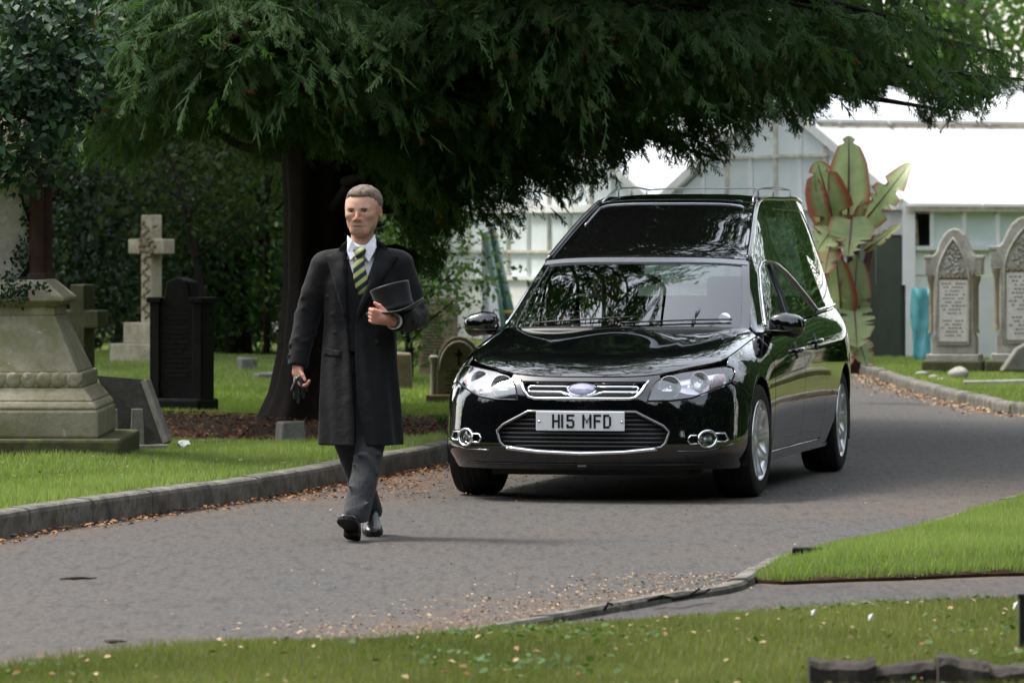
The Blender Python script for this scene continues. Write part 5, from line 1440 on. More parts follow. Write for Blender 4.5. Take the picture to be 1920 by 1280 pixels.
# --- lower body: a skin wrapped round from tail to nose to tail
NB = [  # columns from the nose centre to the tail centre, rows from the sill to the shoulder
 [(0, .10, .185), (0, .025, .27), (0, .0, .42), (0, .006, .57), (0, .035, .66), (0, .095, .722)],
 [(.40, .135, .185), (.40, .055, .27), (.40, .032, .42), (.40, .042, .57), (.40, .078, .665), (.40, .150, .735)],
 [(.64, .225, .185), (.65, .135, .27), (.655, .112, .42), (.65, .130, .57), (.64, .195, .685), (.615, .300, .775)],
 [(.79, .37, .185), (.815, .27, .27), (.825, .245, .42), (.82, .275, .58), (.80, .35, .70), (.745, .455, .808)],
 [(.865, .58, .185), (.90, .50, .27), (.912, .47, .43), (.908, .50, .60), (.875, .57, .735), (.795, .66, .845)],
 [(.885, .92, .185), (.912, .92, .28), (.926, .92, .45), (.926, .92, .63), (.898, .93, .785), (.805, .96, .892)],
 [(.875, 1.42, .185), (.895, 1.42, .28), (.915, 1.42, .46), (.920, 1.42, .66), (.896, 1.43, .84), (.812, 1.45, .945)],
 [(.870, 2.2, .185), (.890, 2.2, .28), (.916, 2.2, .47), (.924, 2.2, .68), (.905, 2.2, .87), (.832, 2.2, .985)],
 [(.870, 3.2, .185), (.890, 3.2, .29), (.918, 3.2, .48), (.928, 3.2, .70), (.910, 3.2, .89), (.840, 3.2, 1.018)],
 [(.875, 4.2, .185), (.900, 4.2, .30), (.928, 4.2, .49), (.934, 4.2, .70), (.912, 4.2, .91), (.836, 4.2, 1.048)],
 [(.850, 4.75, .21), (.880, 4.78, .32), (.905, 4.78, .50), (.906, 4.78, .72), (.880, 4.78, .93), (.800, 4.78, 1.062)],
 [(.700, 5.05, .24), (.740, 5.11, .34), (.765, 5.13, .52), (.765, 5.13, .74), (.740, 5.11, .94), (.690, 5.06, 1.07)],
 [(.0, 5.16, .24), (.0, 5.23, .34), (.0, 5.25, .52), (.0, 5.25, .74), (.0, 5.22, .94), (.0, 5.16, 1.075)]]
NB = [[(x, y - (.045 if k == 0 and i < 4 else .025 if k == 0 and i == 4 else 0) - (.020 if k == 1 and i < 4 else .01 if k == 1 and i == 4 else 0), z) for k, (x, y, z) in enumerate(c)] for i, c in enumerate(NB)]
NB = [[(x * (.974 if 2 <= i <= 4 else .99 if i == 5 else 1.0), y, z) for x, y, z in c] for i, c in enumerate(NB)]
full = [mirror(c) for c in NB[:0:-1]] + NB
full = np.array(full)                                  # (25, 6, 3)
ch = np.linalg.norm(np.diff(full[:, 2], axis=0), axis=1) ** .75
UK = np.concatenate([[0], np.cumsum(ch)]); UK -= UK[len(NB) - 1]
VK = np.array([0, .09, .27, .46, .62, .76])
NU, NV = 720, 48
uu = np.linspace(UK[0], UK[-1], NU); vv = np.linspace(0, VK[-1], NV)
rows = np.stack([spline(UK, full[:, j], uu) for j in range(6)], 1)
D = np.stack([spline(VK, rows[i], vv) for i in range(NU)], 0)
SA = Surf(D, uu, vv, flip=False)
if SA.N[NU // 2, 20][1] > 0: SA.N = -SA.N
SCA = (1.05, 1.0)
sideR = lambda D_: (D_[:, :, 0] > .55)
sideL = lambda D_: (D_[:, :, 0] < -.55)
def A_side(poly, sg, step=.05):          # (y, z) outline -> (u, v)
    p = dens(poly, step); return SA.inv(p, (1, 2), sideR if sg > 0 else sideL)
def A_front(poly, step=.03, sg=None):    # (x, z) outline on the nose
    p = dens(poly, step); return SA.inv(p, (0, 2), lambda D_: D_[:, :, 1] < .75)
def A_uz(us, zs):                        # u along the wrap and a height
    out = []
    for u, z in zip(us, zs):
        col = SA._bl(SA.D, np.stack([np.full(NV, u), vv], 1)); out.append((u, np.interp(z, col[:, 2], vv)))
    return np.array(out)
WR, WY, WZ = .378, (0.92, 4.37), .335
def arch(yc, z0, r=WR, n=22, rev=False):
    a0 = math.asin((z0 - WZ) / r); a = np.linspace(math.pi - a0, a0, n)
    p = [(yc + r * math.cos(t), WZ + r * math.sin(t)) for t in a]
    return p[::-1] if rev else p
KN = .974
HL = [(.392, .590), (.53, .592), (.64, .606), (.70, .630), (.79, .668), (.832, .692), (.838, .735), (.822, .765), (.785, .776), (.735, .770), (.56, .744), (.475, .722), (.438, .700), (.410, .650)]
HL = [(x * KN, z) for x, z in HL]
for sg in (1, -1):
    # wing: from the headlight back to the door, over the wheel arch
    q = A_side([(.60, .585), (.575, .66)], sg, 9)
    ar = arch(.92, .215)
    pts = [p for p in ar if p[0] > .62 or p[1] > .60]
    outl = [(1.385, .215), (1.405, .50), (1.40, .75), (1.395, .925)]
    a_ = [(y, z) for y, z in ar if z > .575 or y > .92]          # arch from the bumper seam over to the sill
    lower = dens(a_ + outl[0:1], .05, False)
    up = dens(outl, .05, False)
    qa = SA.inv(np.concatenate([lower, up[1:]]), (1, 2), sideR if sg > 0 else sideL)
    # top edge along the shoulder down to the lamp, then the lamp's outer edge
    uT = np.linspace(qa[-1][0], SA.inv([(.66, .845)], (1, 2), sideR if sg > 0 else sideL)[0][0] - sg * .11, 14)[1:]
    top = np.stack([uT, np.full(len(uT), VK[-1] - .004)], 1)
    lamp = SA.inv(dens([(x * sg * KN, z) for x, z in ((.795, .787), (.830, .772), (.846, .738), (.842, .692))], .03, False), (0, 2), lambda D_: D_[:, :, 1] < .75)
    seam = SA.inv([(.52, .645), (.575, .60)], (1, 2), sideR if sg > 0 else sideL)
    panel('wing', SA, np.concatenate([qa, top, lamp, seam]), M_PAINT, car, scale=SCA)
    # doors and rear quarter
    def bt(y0, y1): # belt edge between two stations
        return [(y, float(np.interp(y, [1.42, 2.2, 3.2, 4.2, 4.78], [.940, .980, 1.013, 1.043, 1.058]))) for y in np.linspace(y0, y1, 8)]
    for nm, y0, y1 in (('front_door', 1.412, 2.585), ('rear_door', 2.593, 3.50)):
        pl = [(y0, .255), (y1, .255), (y1 + .01, .6)] + bt(y1, y0) + [(y0 + .012, .6)]
        d = panel(nm, SA, A_side(pl, sg), M_PAINT, car, scale=SCA)
        hy = 2.36 if nm == 'front_door' else 3.20; hz = .835 if nm == 'front_door' else .872
        e = SA.inv([(hy, hz), (hy - .18, hz - .003)], (1, 2), sideR if sg > 0 else sideL); Pn = SA.ev(e); Nn = SA.nrm(e)
        m = MB(); a, b = Vector(Pn[1]), Vector(Pn[0]); n_ = Vector(Nn[0])
        m.tube([a + n_ * .0, a + n_ * .022, a.lerp(b, .3) + n_ * .034, a.lerp(b, .7) + n_ * .034, b + n_ * .022, b], [.012, .014, .016, .016, .014, .012], 8)
        m.build('handle', M_CHROME if False else M_PAINT, d, True)
        m = MB(); m.lathe([(0, 0), (.045, .0005), (.055, .002), (.05, .003), (0, .004)], 14, Matrix.Translation(Vector(a.lerp(b, .5))) @ n_.to_track_quat('Z', 'Y').to_matrix().to_4x4()); m.build('handle_recess', M_TRIM, d, True)
    ar = arch(4.37, .215)
    pl = [(3.508, .215)] + [] + ar + [(5.0, .26)]
    q1 = SA.inv(dens(pl, .05, False), (1, 2), sideR if sg > 0 else sideL)
    uE = UK[-1] if sg > 0 else UK[0]
    q2 = np.stack([np.linspace(q1[-1][0], uE, 16)[1:], np.full(15, .01)], 1)
    q3 = np.stack([np.full(8, uE), np.linspace(.06, VK[-1], 8)], 1)
    ub = SA.inv([(3.508, 1.02)], (1, 2), sideR if sg > 0 else sideL)[0][0]
    q4 = np.stack([np.linspace(uE, ub, 40)[1:], np.full(39, VK[-1] - .002)], 1)
    q5 = SA.inv(dens([(3.508, 1.0), (3.516, .6), (3.508, .215)], .06, False), (1, 2), sideR if sg > 0 else sideL)[:-1]
    panel('rear_quarter', SA, np.concatenate([q1, q2, q3, q4, q5]), M_PAINT, car, scale=SCA)
    # sill between the arches
    pl = [(1.30, .165), (3.98, .165), (3.985, .215), (3.50, .248), (1.412, .248), (1.31, .215)]
    panel('sill', SA, SA.inv(dens([(1.295, .188), (3.985, .188), (3.99, .208), (3.50, .210), (3.498, .246), (1.415, .246), (1.38, .208), (1.285, .208)], .06), (1, 2), sideR if sg > 0 else sideL), M_PAINT, car, scale=SCA, rim=.08)
# front bumper: from arch to arch, up to the lamps and the bonnet edge
def sidept(y, z, sg): return SA.inv([(y, z)], (1, 2), sideR if sg > 0 else sideL)[0]
def half_bumper(sg):
    L = []
    aB = [(y, z) for y, z in arch(.92, .215) if z <= .575 and y < .92]
    L += [tuple(SA.inv([(y, z)], (1, 2), sideR if sg > 0 else sideL)[0]) for y, z in aB]
    L += [tuple(sidept(.575, .592, sg)), tuple(sidept(.515, .638, sg))]
    lampb = [(.842, .683), (.79, .660), (.70, .622), (.64, .598), (.53, .584), (.386, .582), (.402, .650), (.430, .704), (.45, .716)]
    L += [tuple(p) for p in SA.inv(dens([(x * sg * KN, z) for x, z in lampb], .03, False), (0, 2), lambda D_: D_[:, :, 1] < .75)]
    return L
Rb, Lb = half_bumper(1), half_bumper(-1)
u_in = Rb[-1][0]
topc = [(u, VK[-1] - .006) for u in np.linspace(u_in - .01, -u_in + .01, 26)]
botc = [(u, .004) for u in np.linspace(Lb[0][0], Rb[0][0], 60)][1:-1]
bump_uv = np.array(Rb + topc + Lb[::-1] + botc)
# openings are cut out of the bumper: lower grille, upper grille, two fog lamp recesses
LG = [(-.315, .525), (.315, .525), (.47, .445), (.505, .41), (.485, .345), (.46, .322), (.25, .300), (0, .292), (-.25, .300), (-.46, .322), (-.485, .345), (-.505, .41), (-.47, .445)]
UG = [(-.375, .700), (.375, .700), (.345, .640), (.315, .608), (.28, .600), (-.28, .600), (-.315, .608), (-.345, .640)]
FOG = [[(.605, .392), (.70, .392), (.715, .41), (.80, .41), (.825, .36), (.80, .345), (.72, .345), (.69, .33), (.62, .335), (.600, .36)]]
hl_uv = A_front(LG, .04); hu_uv = A_front(UG, .04)
fg = [A_front([(x * s, z) for x, z in FOG[0]], .03) for s in (1, -1)]
panel('front_bumper', SA, bump_uv, M_PAINT, car, scale=SCA, holes=[hl_uv, hu_uv] + fg, grid=.035, rim=.05)
# recess floors behind the openings
for uv in (hl_uv, hu_uv, fg[0], fg[1]): panel('recess', SA, uv, M_TRIM, car, off=-.045, rim=0, scale=SCA, grid=.06)
def on_nose(pts, off=0.0, step=.03, closed=True):
    q = SA.inv(dens(pts, step, closed), (0, 2), lambda D_: D_[:, :, 1] < .75); return [Vector(p + n * off) for p, n in zip(SA.ev(q), SA.nrm(q))]
gr = empty('grille'); gr.parent = car
m = MB(); m.tube(on_nose(LG, .004), .0085, 8, closed=True); m.build('lower_surround', simple('dark_satin', (.26, .255, .26), .3, .5, .9), gr, True)
m = MB(); m.tube(on_nose([(-.44, .314), (-.25, .296), (0, .287), (.25, .296), (.44, .314)], .012, .04, False), .0125, 8); m.build('chrome_lip', M_CHROME, gr, True)
for i in range(8):
    z = .325 + i * .0255
    x1 = float(np.interp(z, [.30, .345, .41, .445, .525], [.30, .475, .495, .46, .30]))
    m = MB(); m.tube(on_nose([(-x1, z), (x1, z)], -.018, .08, False), .0058, 5); m.build('slat', M_SATIN if i in () else simple('slat_grey', (.06, .06, .062), .35, .5) if i == 0 else bpy.data.materials['slat_grey'], gr, True)
m = MB(); m.tube(on_nose(UG[1:] + [UG[0]], .003, .04, False), .0095, 8); m.build('upper_surround', M_CHROME, gr, True)
for sg in (1, -1):
    m = MB(); m.tube(on_nose([(.085 * sg, .673), (.315 * sg, .673), (.325 * sg, .664), (.320 * sg, .655)], -.008, .04, False), .0068, 6); m.build('grille_bar', M_CHROME, gr, True)
    m = MB(); m.tube(on_nose([(.322 * sg, .650), (.315 * sg, .640), (.125 * sg, .640), (.085 * sg, .628), (.045 * sg, .619), (0, .617)], -.006, .03, False), .0080, 6); m.build('grille_bar', M_CHROME, gr, True)
c0 = on_nose([(0, .652)], .0, 1, False)[0]; n0 = Vector((0, -1, .22)).normalized()
Mb = Matrix.Translation(c0 + n0 * .004) @ n0.to_track_quat('Z', 'Y').to_matrix().to_4x4() @ Matrix.Scale(2.35, 4, (1, 0, 0))
m = MB(); m.lathe([(0, 0), (.0375, 0), (.0385, .004), (.036, .009), (.0335, .007), (0, .007)], 40, Mb); bdg = m.build('badge', M_CHROME, car, auto=50)
m = MB(); m.lathe([(.0, .007), (.033, .0075), (.031, .0095), (0, .0105)], 40, Mb); m.build('badge_face', M_BADGE, bdg, True)
def text_mesh(name, body, size, mat, parent, M, depth=.001):
    cu = bpy.data.curves.new(name, 'FONT'); cu.body = body; cu.size = size; cu.align_x = 'CENTER'; cu.align_y = 'CENTER'; cu.extrude = depth; cu.shear = .25
    to = bpy.data.objects.new(name, cu); COL.objects.link(to); bpy.context.view_layer.update()
    me = bpy.data.meshes.new_from_object(to.evaluated_get(bpy.context.evaluated_depsgraph_get())); bpy.data.objects.remove(to)
    me.transform(M); return link_mesh(name, me, mat, parent)
Mt = Matrix.Translation(c0 + n0 * .0155) @ n0.to_track_quat('Z', 'Y').to_matrix().to_4x4()
text_mesh('lettering', 'Coleman Milne', .0205, M_PLATE, bdg, Mt)
# number plate
pl = empty('number_plate', (0, -.030, .472), 0); pl.parent = car
MP = Matrix.Rotation(R(-3), 4, 'X')
m = MB(); m.box((0, 0, 0), (.520, .008, .112)); o = m.build('plate', M_PLATE, pl, bevel=.006, seg=3)
ST = {'H': [[(0, 0), (0, 1)], [(1, 0), (1, 1)], [(0, .5), (1, .5)]], '1': [[(.5, 0), (.5, 1)]], '5': [[(1, 1), (0, 1)], [(0, 1), (0, .56)], [(0, .58), (.8, .58)], [(.8, .58), (1, .42)], [(1, .45), (1, .15)], [(1, .16), (.8, 0)], [(.82, 0), (.0, 0)], [(0, 0), (0, .16)]],
      'M': [[(0, 0), (0, 1)], [(1, 0), (1, 1)], [(0, .98), (.5, .45)], [(.5, .45), (1, .98)]], 'F': [[(0, 0), (0, 1)], [(0, 1), (1, 1)], [(0, .53), (.85, .53)]],
      'D': [[(0, 0), (0, 1)], [(0, 1), (.7, 1)], [(.7, 1), (1, .78)], [(1, .8), (1, .2)], [(1, .22), (.7, 0)], [(.7, 0), (0, 0)]]}
wd_ = {'H': .046, '1': .014, '5': .046, 'M': .054, 'F': .044, 'D': .046}
x = -.165
for c in 'H15 MFD':
    if c == ' ': x += .034; continue
    w = wd_[c] - .012; m = MB()
    x0 = x + .006 if c != '1' else x
    for a, b in ST[c]:
        p, q = Vector((x0 + a[0] * w, -.0055, -.0335 + a[1] * .067)), Vector((x0 + b[0] * w, -.0055, -.0335 + b[1] * .067))
        d = (q - p).normalized() * .0058
        m.bar(p - d, q + d, .003, .0120) if abs((q - p).z) < 1e-6 else m.bar(p - d, q + d, .0120, .003)
    m.build('character', M_INK, pl); x += wd_[c] + .0125
for sx in (-.24, .245):
    m = MB(); m.lathe([(0, 0), (.008, 0), (.007, .004), (0, .005)], 10, Matrix.Translation((sx, -.004, -.002)) @ Matrix.Rotation(R(90), 4, 'X')); m.build('screw_cap', M_SATIN, pl, True)
m = MB(); m.tube(on_nose([(-.68, .222), (-.35, .222), (0, .222), (.35, .222), (.68, .222)], .004, .05, False), .006, 6); m.build('lower_crease', M_TRIM, car, True)
m = MB(); m.box((.0, .02, .212), (.05, .004, .008)); m.build('tow_cover', M_SATIN, car)
# fog lamps
for sg in (1, -1):
    f = empty('fog_lamp'); f.parent = car
    fl = lambda pts: [(x * sg, z) for x, z in pts]
    m = MB(); cx, cz = .712, .368; ringp = [(cx + .047 * math.cos(a), cz + .047 * math.sin(a)) for a in np.linspace(0, 2 * math.pi, 24, endpoint=False)]
    m.tube(on_nose(fl(ringp), .004, .05), .0075, 8, closed=True); m.build('chrome_ring', M_CHROME, f, True)
    m = MB(); m.tube(on_nose(fl([(.668, .388), (.622, .388), (.606, .365), (.622, .340), (.672, .342)]), .004, .03, False), .0055, 6); m.build('chrome_wing', M_CHROME, f, True)
    m = MB(); m.tube(on_nose(fl([(.752, .398), (.800, .398), (.815, .362), (.802, .350), (.756, .352)]), .004, .03, False), .0055, 6); m.build('chrome_wing', M_CHROME, f, True)
    q = SA.inv(dens(fl([(cx + .043 * math.cos(a), cz + .043 * math.sin(a)) for a in np.linspace(0, 2 * math.pi, 20, endpoint=False)]), .05), (0, 2), lambda D_: D_[:, :, 1] < .75)
    panel('lens', SA, q, M_LENS, f, off=-.004, rim=0, scale=SCA, grid=.03)
    cc = on_nose(fl([(cx, cz)]), -.03, 1, False)[0]; nn = Vector(SA.nrm(SA.inv([(cx * sg, cz)], (0, 2), lambda D_: D_[:, :, 1] < .75))[0])
    m = MB(); m.lathe([(.012, -.02), (.03, -.008), (.040, .016)], 18, Matrix.Translation(cc) @ nn.to_track_quat('Z', 'Y').to_matrix().to_4x4()); m.build('reflector', M_LAMP, f, True)
    m = MB(); m.tube(on_nose(fl([(.55, .298), (.70, .300), (.80, .318), (.835, .335)]), .003, .03, False), .006, 6); m.build('crease', M_PAINT, car, True)
# headlamps: clear lens over two round reflectors in a dark and silver housing
for sg in (1, -1):
    h = empty('headlight'); h.parent = car
    hq = SA.inv(dens([(x * sg, z) for x, z in HL], .03), (0, 2), lambda D_: D_[:, :, 1] < .75)
    panel('lens', SA, hq, M_LENS, h, off=.003, rim=.0, scale=SCA, grid=.035)
    panel('housing', SA, hq, M_LAMP, h, off=-.055, rim=.0, scale=SCA, grid=.05)
    m = MB(); m.tube([Vector(p + n * .0) for p, n in zip(SA.ev(hq), SA.nrm(hq))], .0045, 6, closed=True); m.build('seal', M_TRIM, h, True)
    low = [(x, z) for x, z in ((.385, .592), (.62, .603), (.70, .632), (.62, .64), (.56, .66), (.47, .66), (.43, .69), (.405, .655))]
    q = SA.inv(dens([(x * sg * KN, z) for x, z in low], .03), (0, 2), lambda D_: D_[:, :, 1] < .75)
    panel('bezel', SA, q, M_TRIM, h, off=-.030, rim=.02, scale=SCA, grid=.04)
    for (cx, cz, r, mt) in ((.508, .668, .064, M_LAMP), (.668, .702, .052, M_LAMP)):
        cc = SA.inv([(cx * sg * KN, cz)], (0, 2), lambda D_: D_[:, :, 1] < .75); P0 = Vector(SA.ev(cc)[0]); n_ = Vector((.06 * sg, -1, .10)).normalized()
        Mx = Matrix.Translation(P0 - n_ * .052) @ n_.to_track_quat('Z', 'Y').to_matrix().to_4x4()
        m = MB(); m.lathe([(.010, -.035), (r * .55, -.022), (r * .85, .004), (r * .97, .034), (r * 1.04, .036), (r * 1.04, .02)], 28, Mx); rf = m.build('reflector', mt, h, True)
        m = MB(); m.lathe([(0, -.01), (.016, -.008), (.017, .010), (.010, .022), (0, .024)], 14, Mx); m.build('bulb', M_AMBER if cx > .6 else M_CHROME, rf, True)
    q = SA.inv(dens([(x * sg * KN, z) for x, z in ((.745, .672), (.80, .690), (.815, .72), (.80, .752), (.75, .748))], .03), (0, 2), lambda D_: D_[:, :, 1] < .75)
    panel('indicator', SA, q, simple('pink_reflector', (.70, .52, .53), .2, .5) if sg > 0 else bpy.data.materials['pink_reflector'], h, off=-.022, rim=.01, scale=SCA, grid=.03)

# --- bonnet: a sheet stretched over the shoulder line
def tps_fit(P, z, lam=1e-5):
    n = len(P); d = np.sqrt(((P[:, None] - P[None]) ** 2).sum(2)); K = np.where(d > 0, d * d * np.log(np.maximum(d, 1e-12)), 0)
    A = np.zeros((n + 3, n + 3)); A[:n, :n] = K + np.eye(n) * lam; A[:n, n:] = np.column_stack([np.ones(n), P]); A[n:, :n] = A[:n, n:].T
    w = np.linalg.solve(A, np.concatenate([z, np.zeros(3)]))
    def f(Q):
        d = np.sqrt(((Q[:, None] - P[None]) ** 2).sum(2)); K = np.where(d > 0, d * d * np.log(np.maximum(d, 1e-12)), 0)
        return K @ w[:n] + w[n] + Q @ w[n + 1:]
    return f
uF = SA.inv([(1.50, .94)], (1, 2), sideR)[0][0]
us = np.linspace(-uF, uF, 41)
edge = SA.ev(np.stack([us, np.full(41, VK[-1])], 1)); prev = SA.ev(np.stack([us, np.full(41, VK[-1] - .02)], 1))
tn = edge - prev; inn = edge + tn / np.linalg.norm(tn, axis=1, keepdims=True) * .035
ctr = np.array([(0, .22, .780), (0, .36, .826), (0, .60, .884), (0, .9, .937), (0, 1.2, .972), (0, 1.38, .986), (.3, .24, .786), (.3, .38, .830), (.3, .62, .886), (.3, .9, .936), (.3, 1.25, .974), (.3, 1.40, .986),
                (.5, .40, .824), (.5, .62, .876), (.52, .9, .926), (.55, 1.2, .962), (.56, 1.46, .984), (.64, .62, .858), (.68, .9, .908), (.70, 1.2, .946), (.70, 1.52, .978)])
ctr = np.concatenate([ctr, (ctr * [-1, 1, 1])[ctr[:, 0] > 0]])
allp = np.concatenate([edge[::2], inn[1:-1:2], ctr])
def poly_basis(Q):
    x2 = (Q[:, 0] / .8) ** 2; y = (Q[:, 1] - .8) / .7
    return np.stack([x2 ** i * y ** j for i in range(4) for j in range(6) if i + j * .6 <= 3.6], 1)
wts = np.concatenate([np.full(len(edge), 6.0), np.full(len(inn) - 2, 2.0), np.full(len(ctr), 1.0)])
allp = np.concatenate([edge, inn[1:-1], ctr])
_c = np.linalg.lstsq(poly_basis(allp[:, :2]) * wts[:, None], allp[:, 2] * wts, rcond=None)[0]
fB = lambda Q: poly_basis(Q) @ _c
bx_ = np.linspace(-.86, .86, 120); by_ = np.linspace(.05, 1.62, 110)
gx, gy = np.meshgrid(bx_, by_, indexing='ij'); Zb = fB(np.stack([gx.ravel(), gy.ravel()], 1)).reshape(gx.shape)
# two soft creases running from the lamps to the pillars
cr_x = .36 + .16 * (gy - .2) / 1.2
Zb = Zb - .005 / (1 + np.exp(-(np.abs(gx) - cr_x) / .018)) * np.clip((gy - .2) / .3, 0, 1) + .005 * np.clip((gy - .2) / .3, 0, 1) * .5
SB = Surf(np.stack([gx, gy, Zb], 2), bx_, by_)
if SB.N[60, 60][2] < 0: SB.N = -SB.N
out_xy = [(p[0], p[1]) for p in edge]
sel = [(x * .994, y + (.006 if y < .5 else 0)) for x, y in out_xy]
rear_ = [(x, 1.315 + .16 * (abs(x) / .76) ** 2) for x in np.linspace(sel[-1][0], sel[0][0], 24)]
sel = [p for p in sel if p[1] < 1.315 + .16 * (abs(p[0]) / .76) ** 2]
panel('bonnet', SB, np.array(sel + rear_[1:-1]), M_PAINT, car, grid=.045, rim=.015)
# --- cabin
KY = np.array([1.50, 1.85, 2.15, 2.5, 2.85, 3.15, 3.40, 3.8, 4.4, 4.95, 5.10]); KX = np.array([.745, .692, .640, .600, .560, .527, .507, .510, .528, .538, .530]); KZ = np.array([.965, 1.185, 1.362, 1.50, 1.622, 1.715, 1.765, 1.783, 1.785, 1.770, 1.745])
BYk = np.array([1.50, 2.2, 3.2, 4.2, 4.78, 5.10]); BX = np.array([.812, .832, .840, .836, .800, .70]); BZ = np.array([.950, .985, 1.018, 1.048, 1.062, 1.07])
kx = lambda y: spline(KY, KX, y); kz = lambda y: spline(KY, KZ, y)
bxf = lambda y: np.interp(y, BYk, BX); bzf = lambda y: np.interp(y, BYk, BZ)
ks = np.linspace(1.50, 5.10, 260); ss = np.linspace(-1, 1, 61)
sweep = np.interp(ks, [1.5, 2.15, 2.7, 3.4, 5.1], [.19, .09, .05, .04, -.03]); crown_ = np.interp(ks, [1.5, 2.15, 3.4, 5.1], [.012, .022, .028, .02])
K_, S_ = np.meshgrid(ks, ss, indexing='ij')
Pw = np.stack([kx(K_.ravel()).reshape(K_.shape) * S_, K_ - sweep[:, None] * (1 - S_ ** 2), kz(K_.ravel()).reshape(K_.shape) + crown_[:, None] * (1 - S_ ** 4)], 2)
ST_ = Surf(Pw, ks, ss)
if ST_.N[200, 30][2] < 0: ST_.N = -ST_.N
SCT = (1.0, .60)
def top_rect(k0, k1, s0, n=24, cr=.0): 
    a = [(k0, s) for s in np.linspace(-s0, s0, n)]; b = [(k, s0) for k in np.linspace(k0, k1, n)][1:]; c = [(k1, s) for s in np.linspace(s0, -s0, n)][1:]; d = [(k, -s0) for k in np.linspace(k1, k0, n)][1:-1]
    return np.array(a + b + c + d)
panel('windscreen', ST_, top_rect(1.53, 2.125, .955), M_GLASS, car, scale=SCT, rim=0)
panel('header_bar', ST_, top_rect(2.13, 2.178, .985), simple('header_grey', (.26, .26, .29), .32, .5, .6), car, scale=SCT, off=.010, rim=.02)
panel('roof_fairing', ST_, top_rect(2.184, 3.262, 1.0), M_PAINT, car, scale=SCT)
panel('fairing_glass', ST_, top_rect(2.20, 3.12, .86), M_BLACKGLASS, car, scale=SCT, off=.006)
e = [(k, -.865) for k in np.linspace(2.75, 3.09, 8)] + [(3.125, -.80)] + [(3.130, s) for s in np.linspace(-.7, .7, 12)] + [(3.120, .82), (3.09, .865)]
e = np.array(e); m = MB(); m.tube([Vector(p + n * .008) for p, n in zip(ST_.ev(e), ST_.nrm(e))], .0055, 6); m.build('fairing_trim', M_SATIN, car, True)
panel('roof', ST_, top_rect(3.27, 5.06, 1.0), M_PAINT, car, scale=SCT, grid=.06)
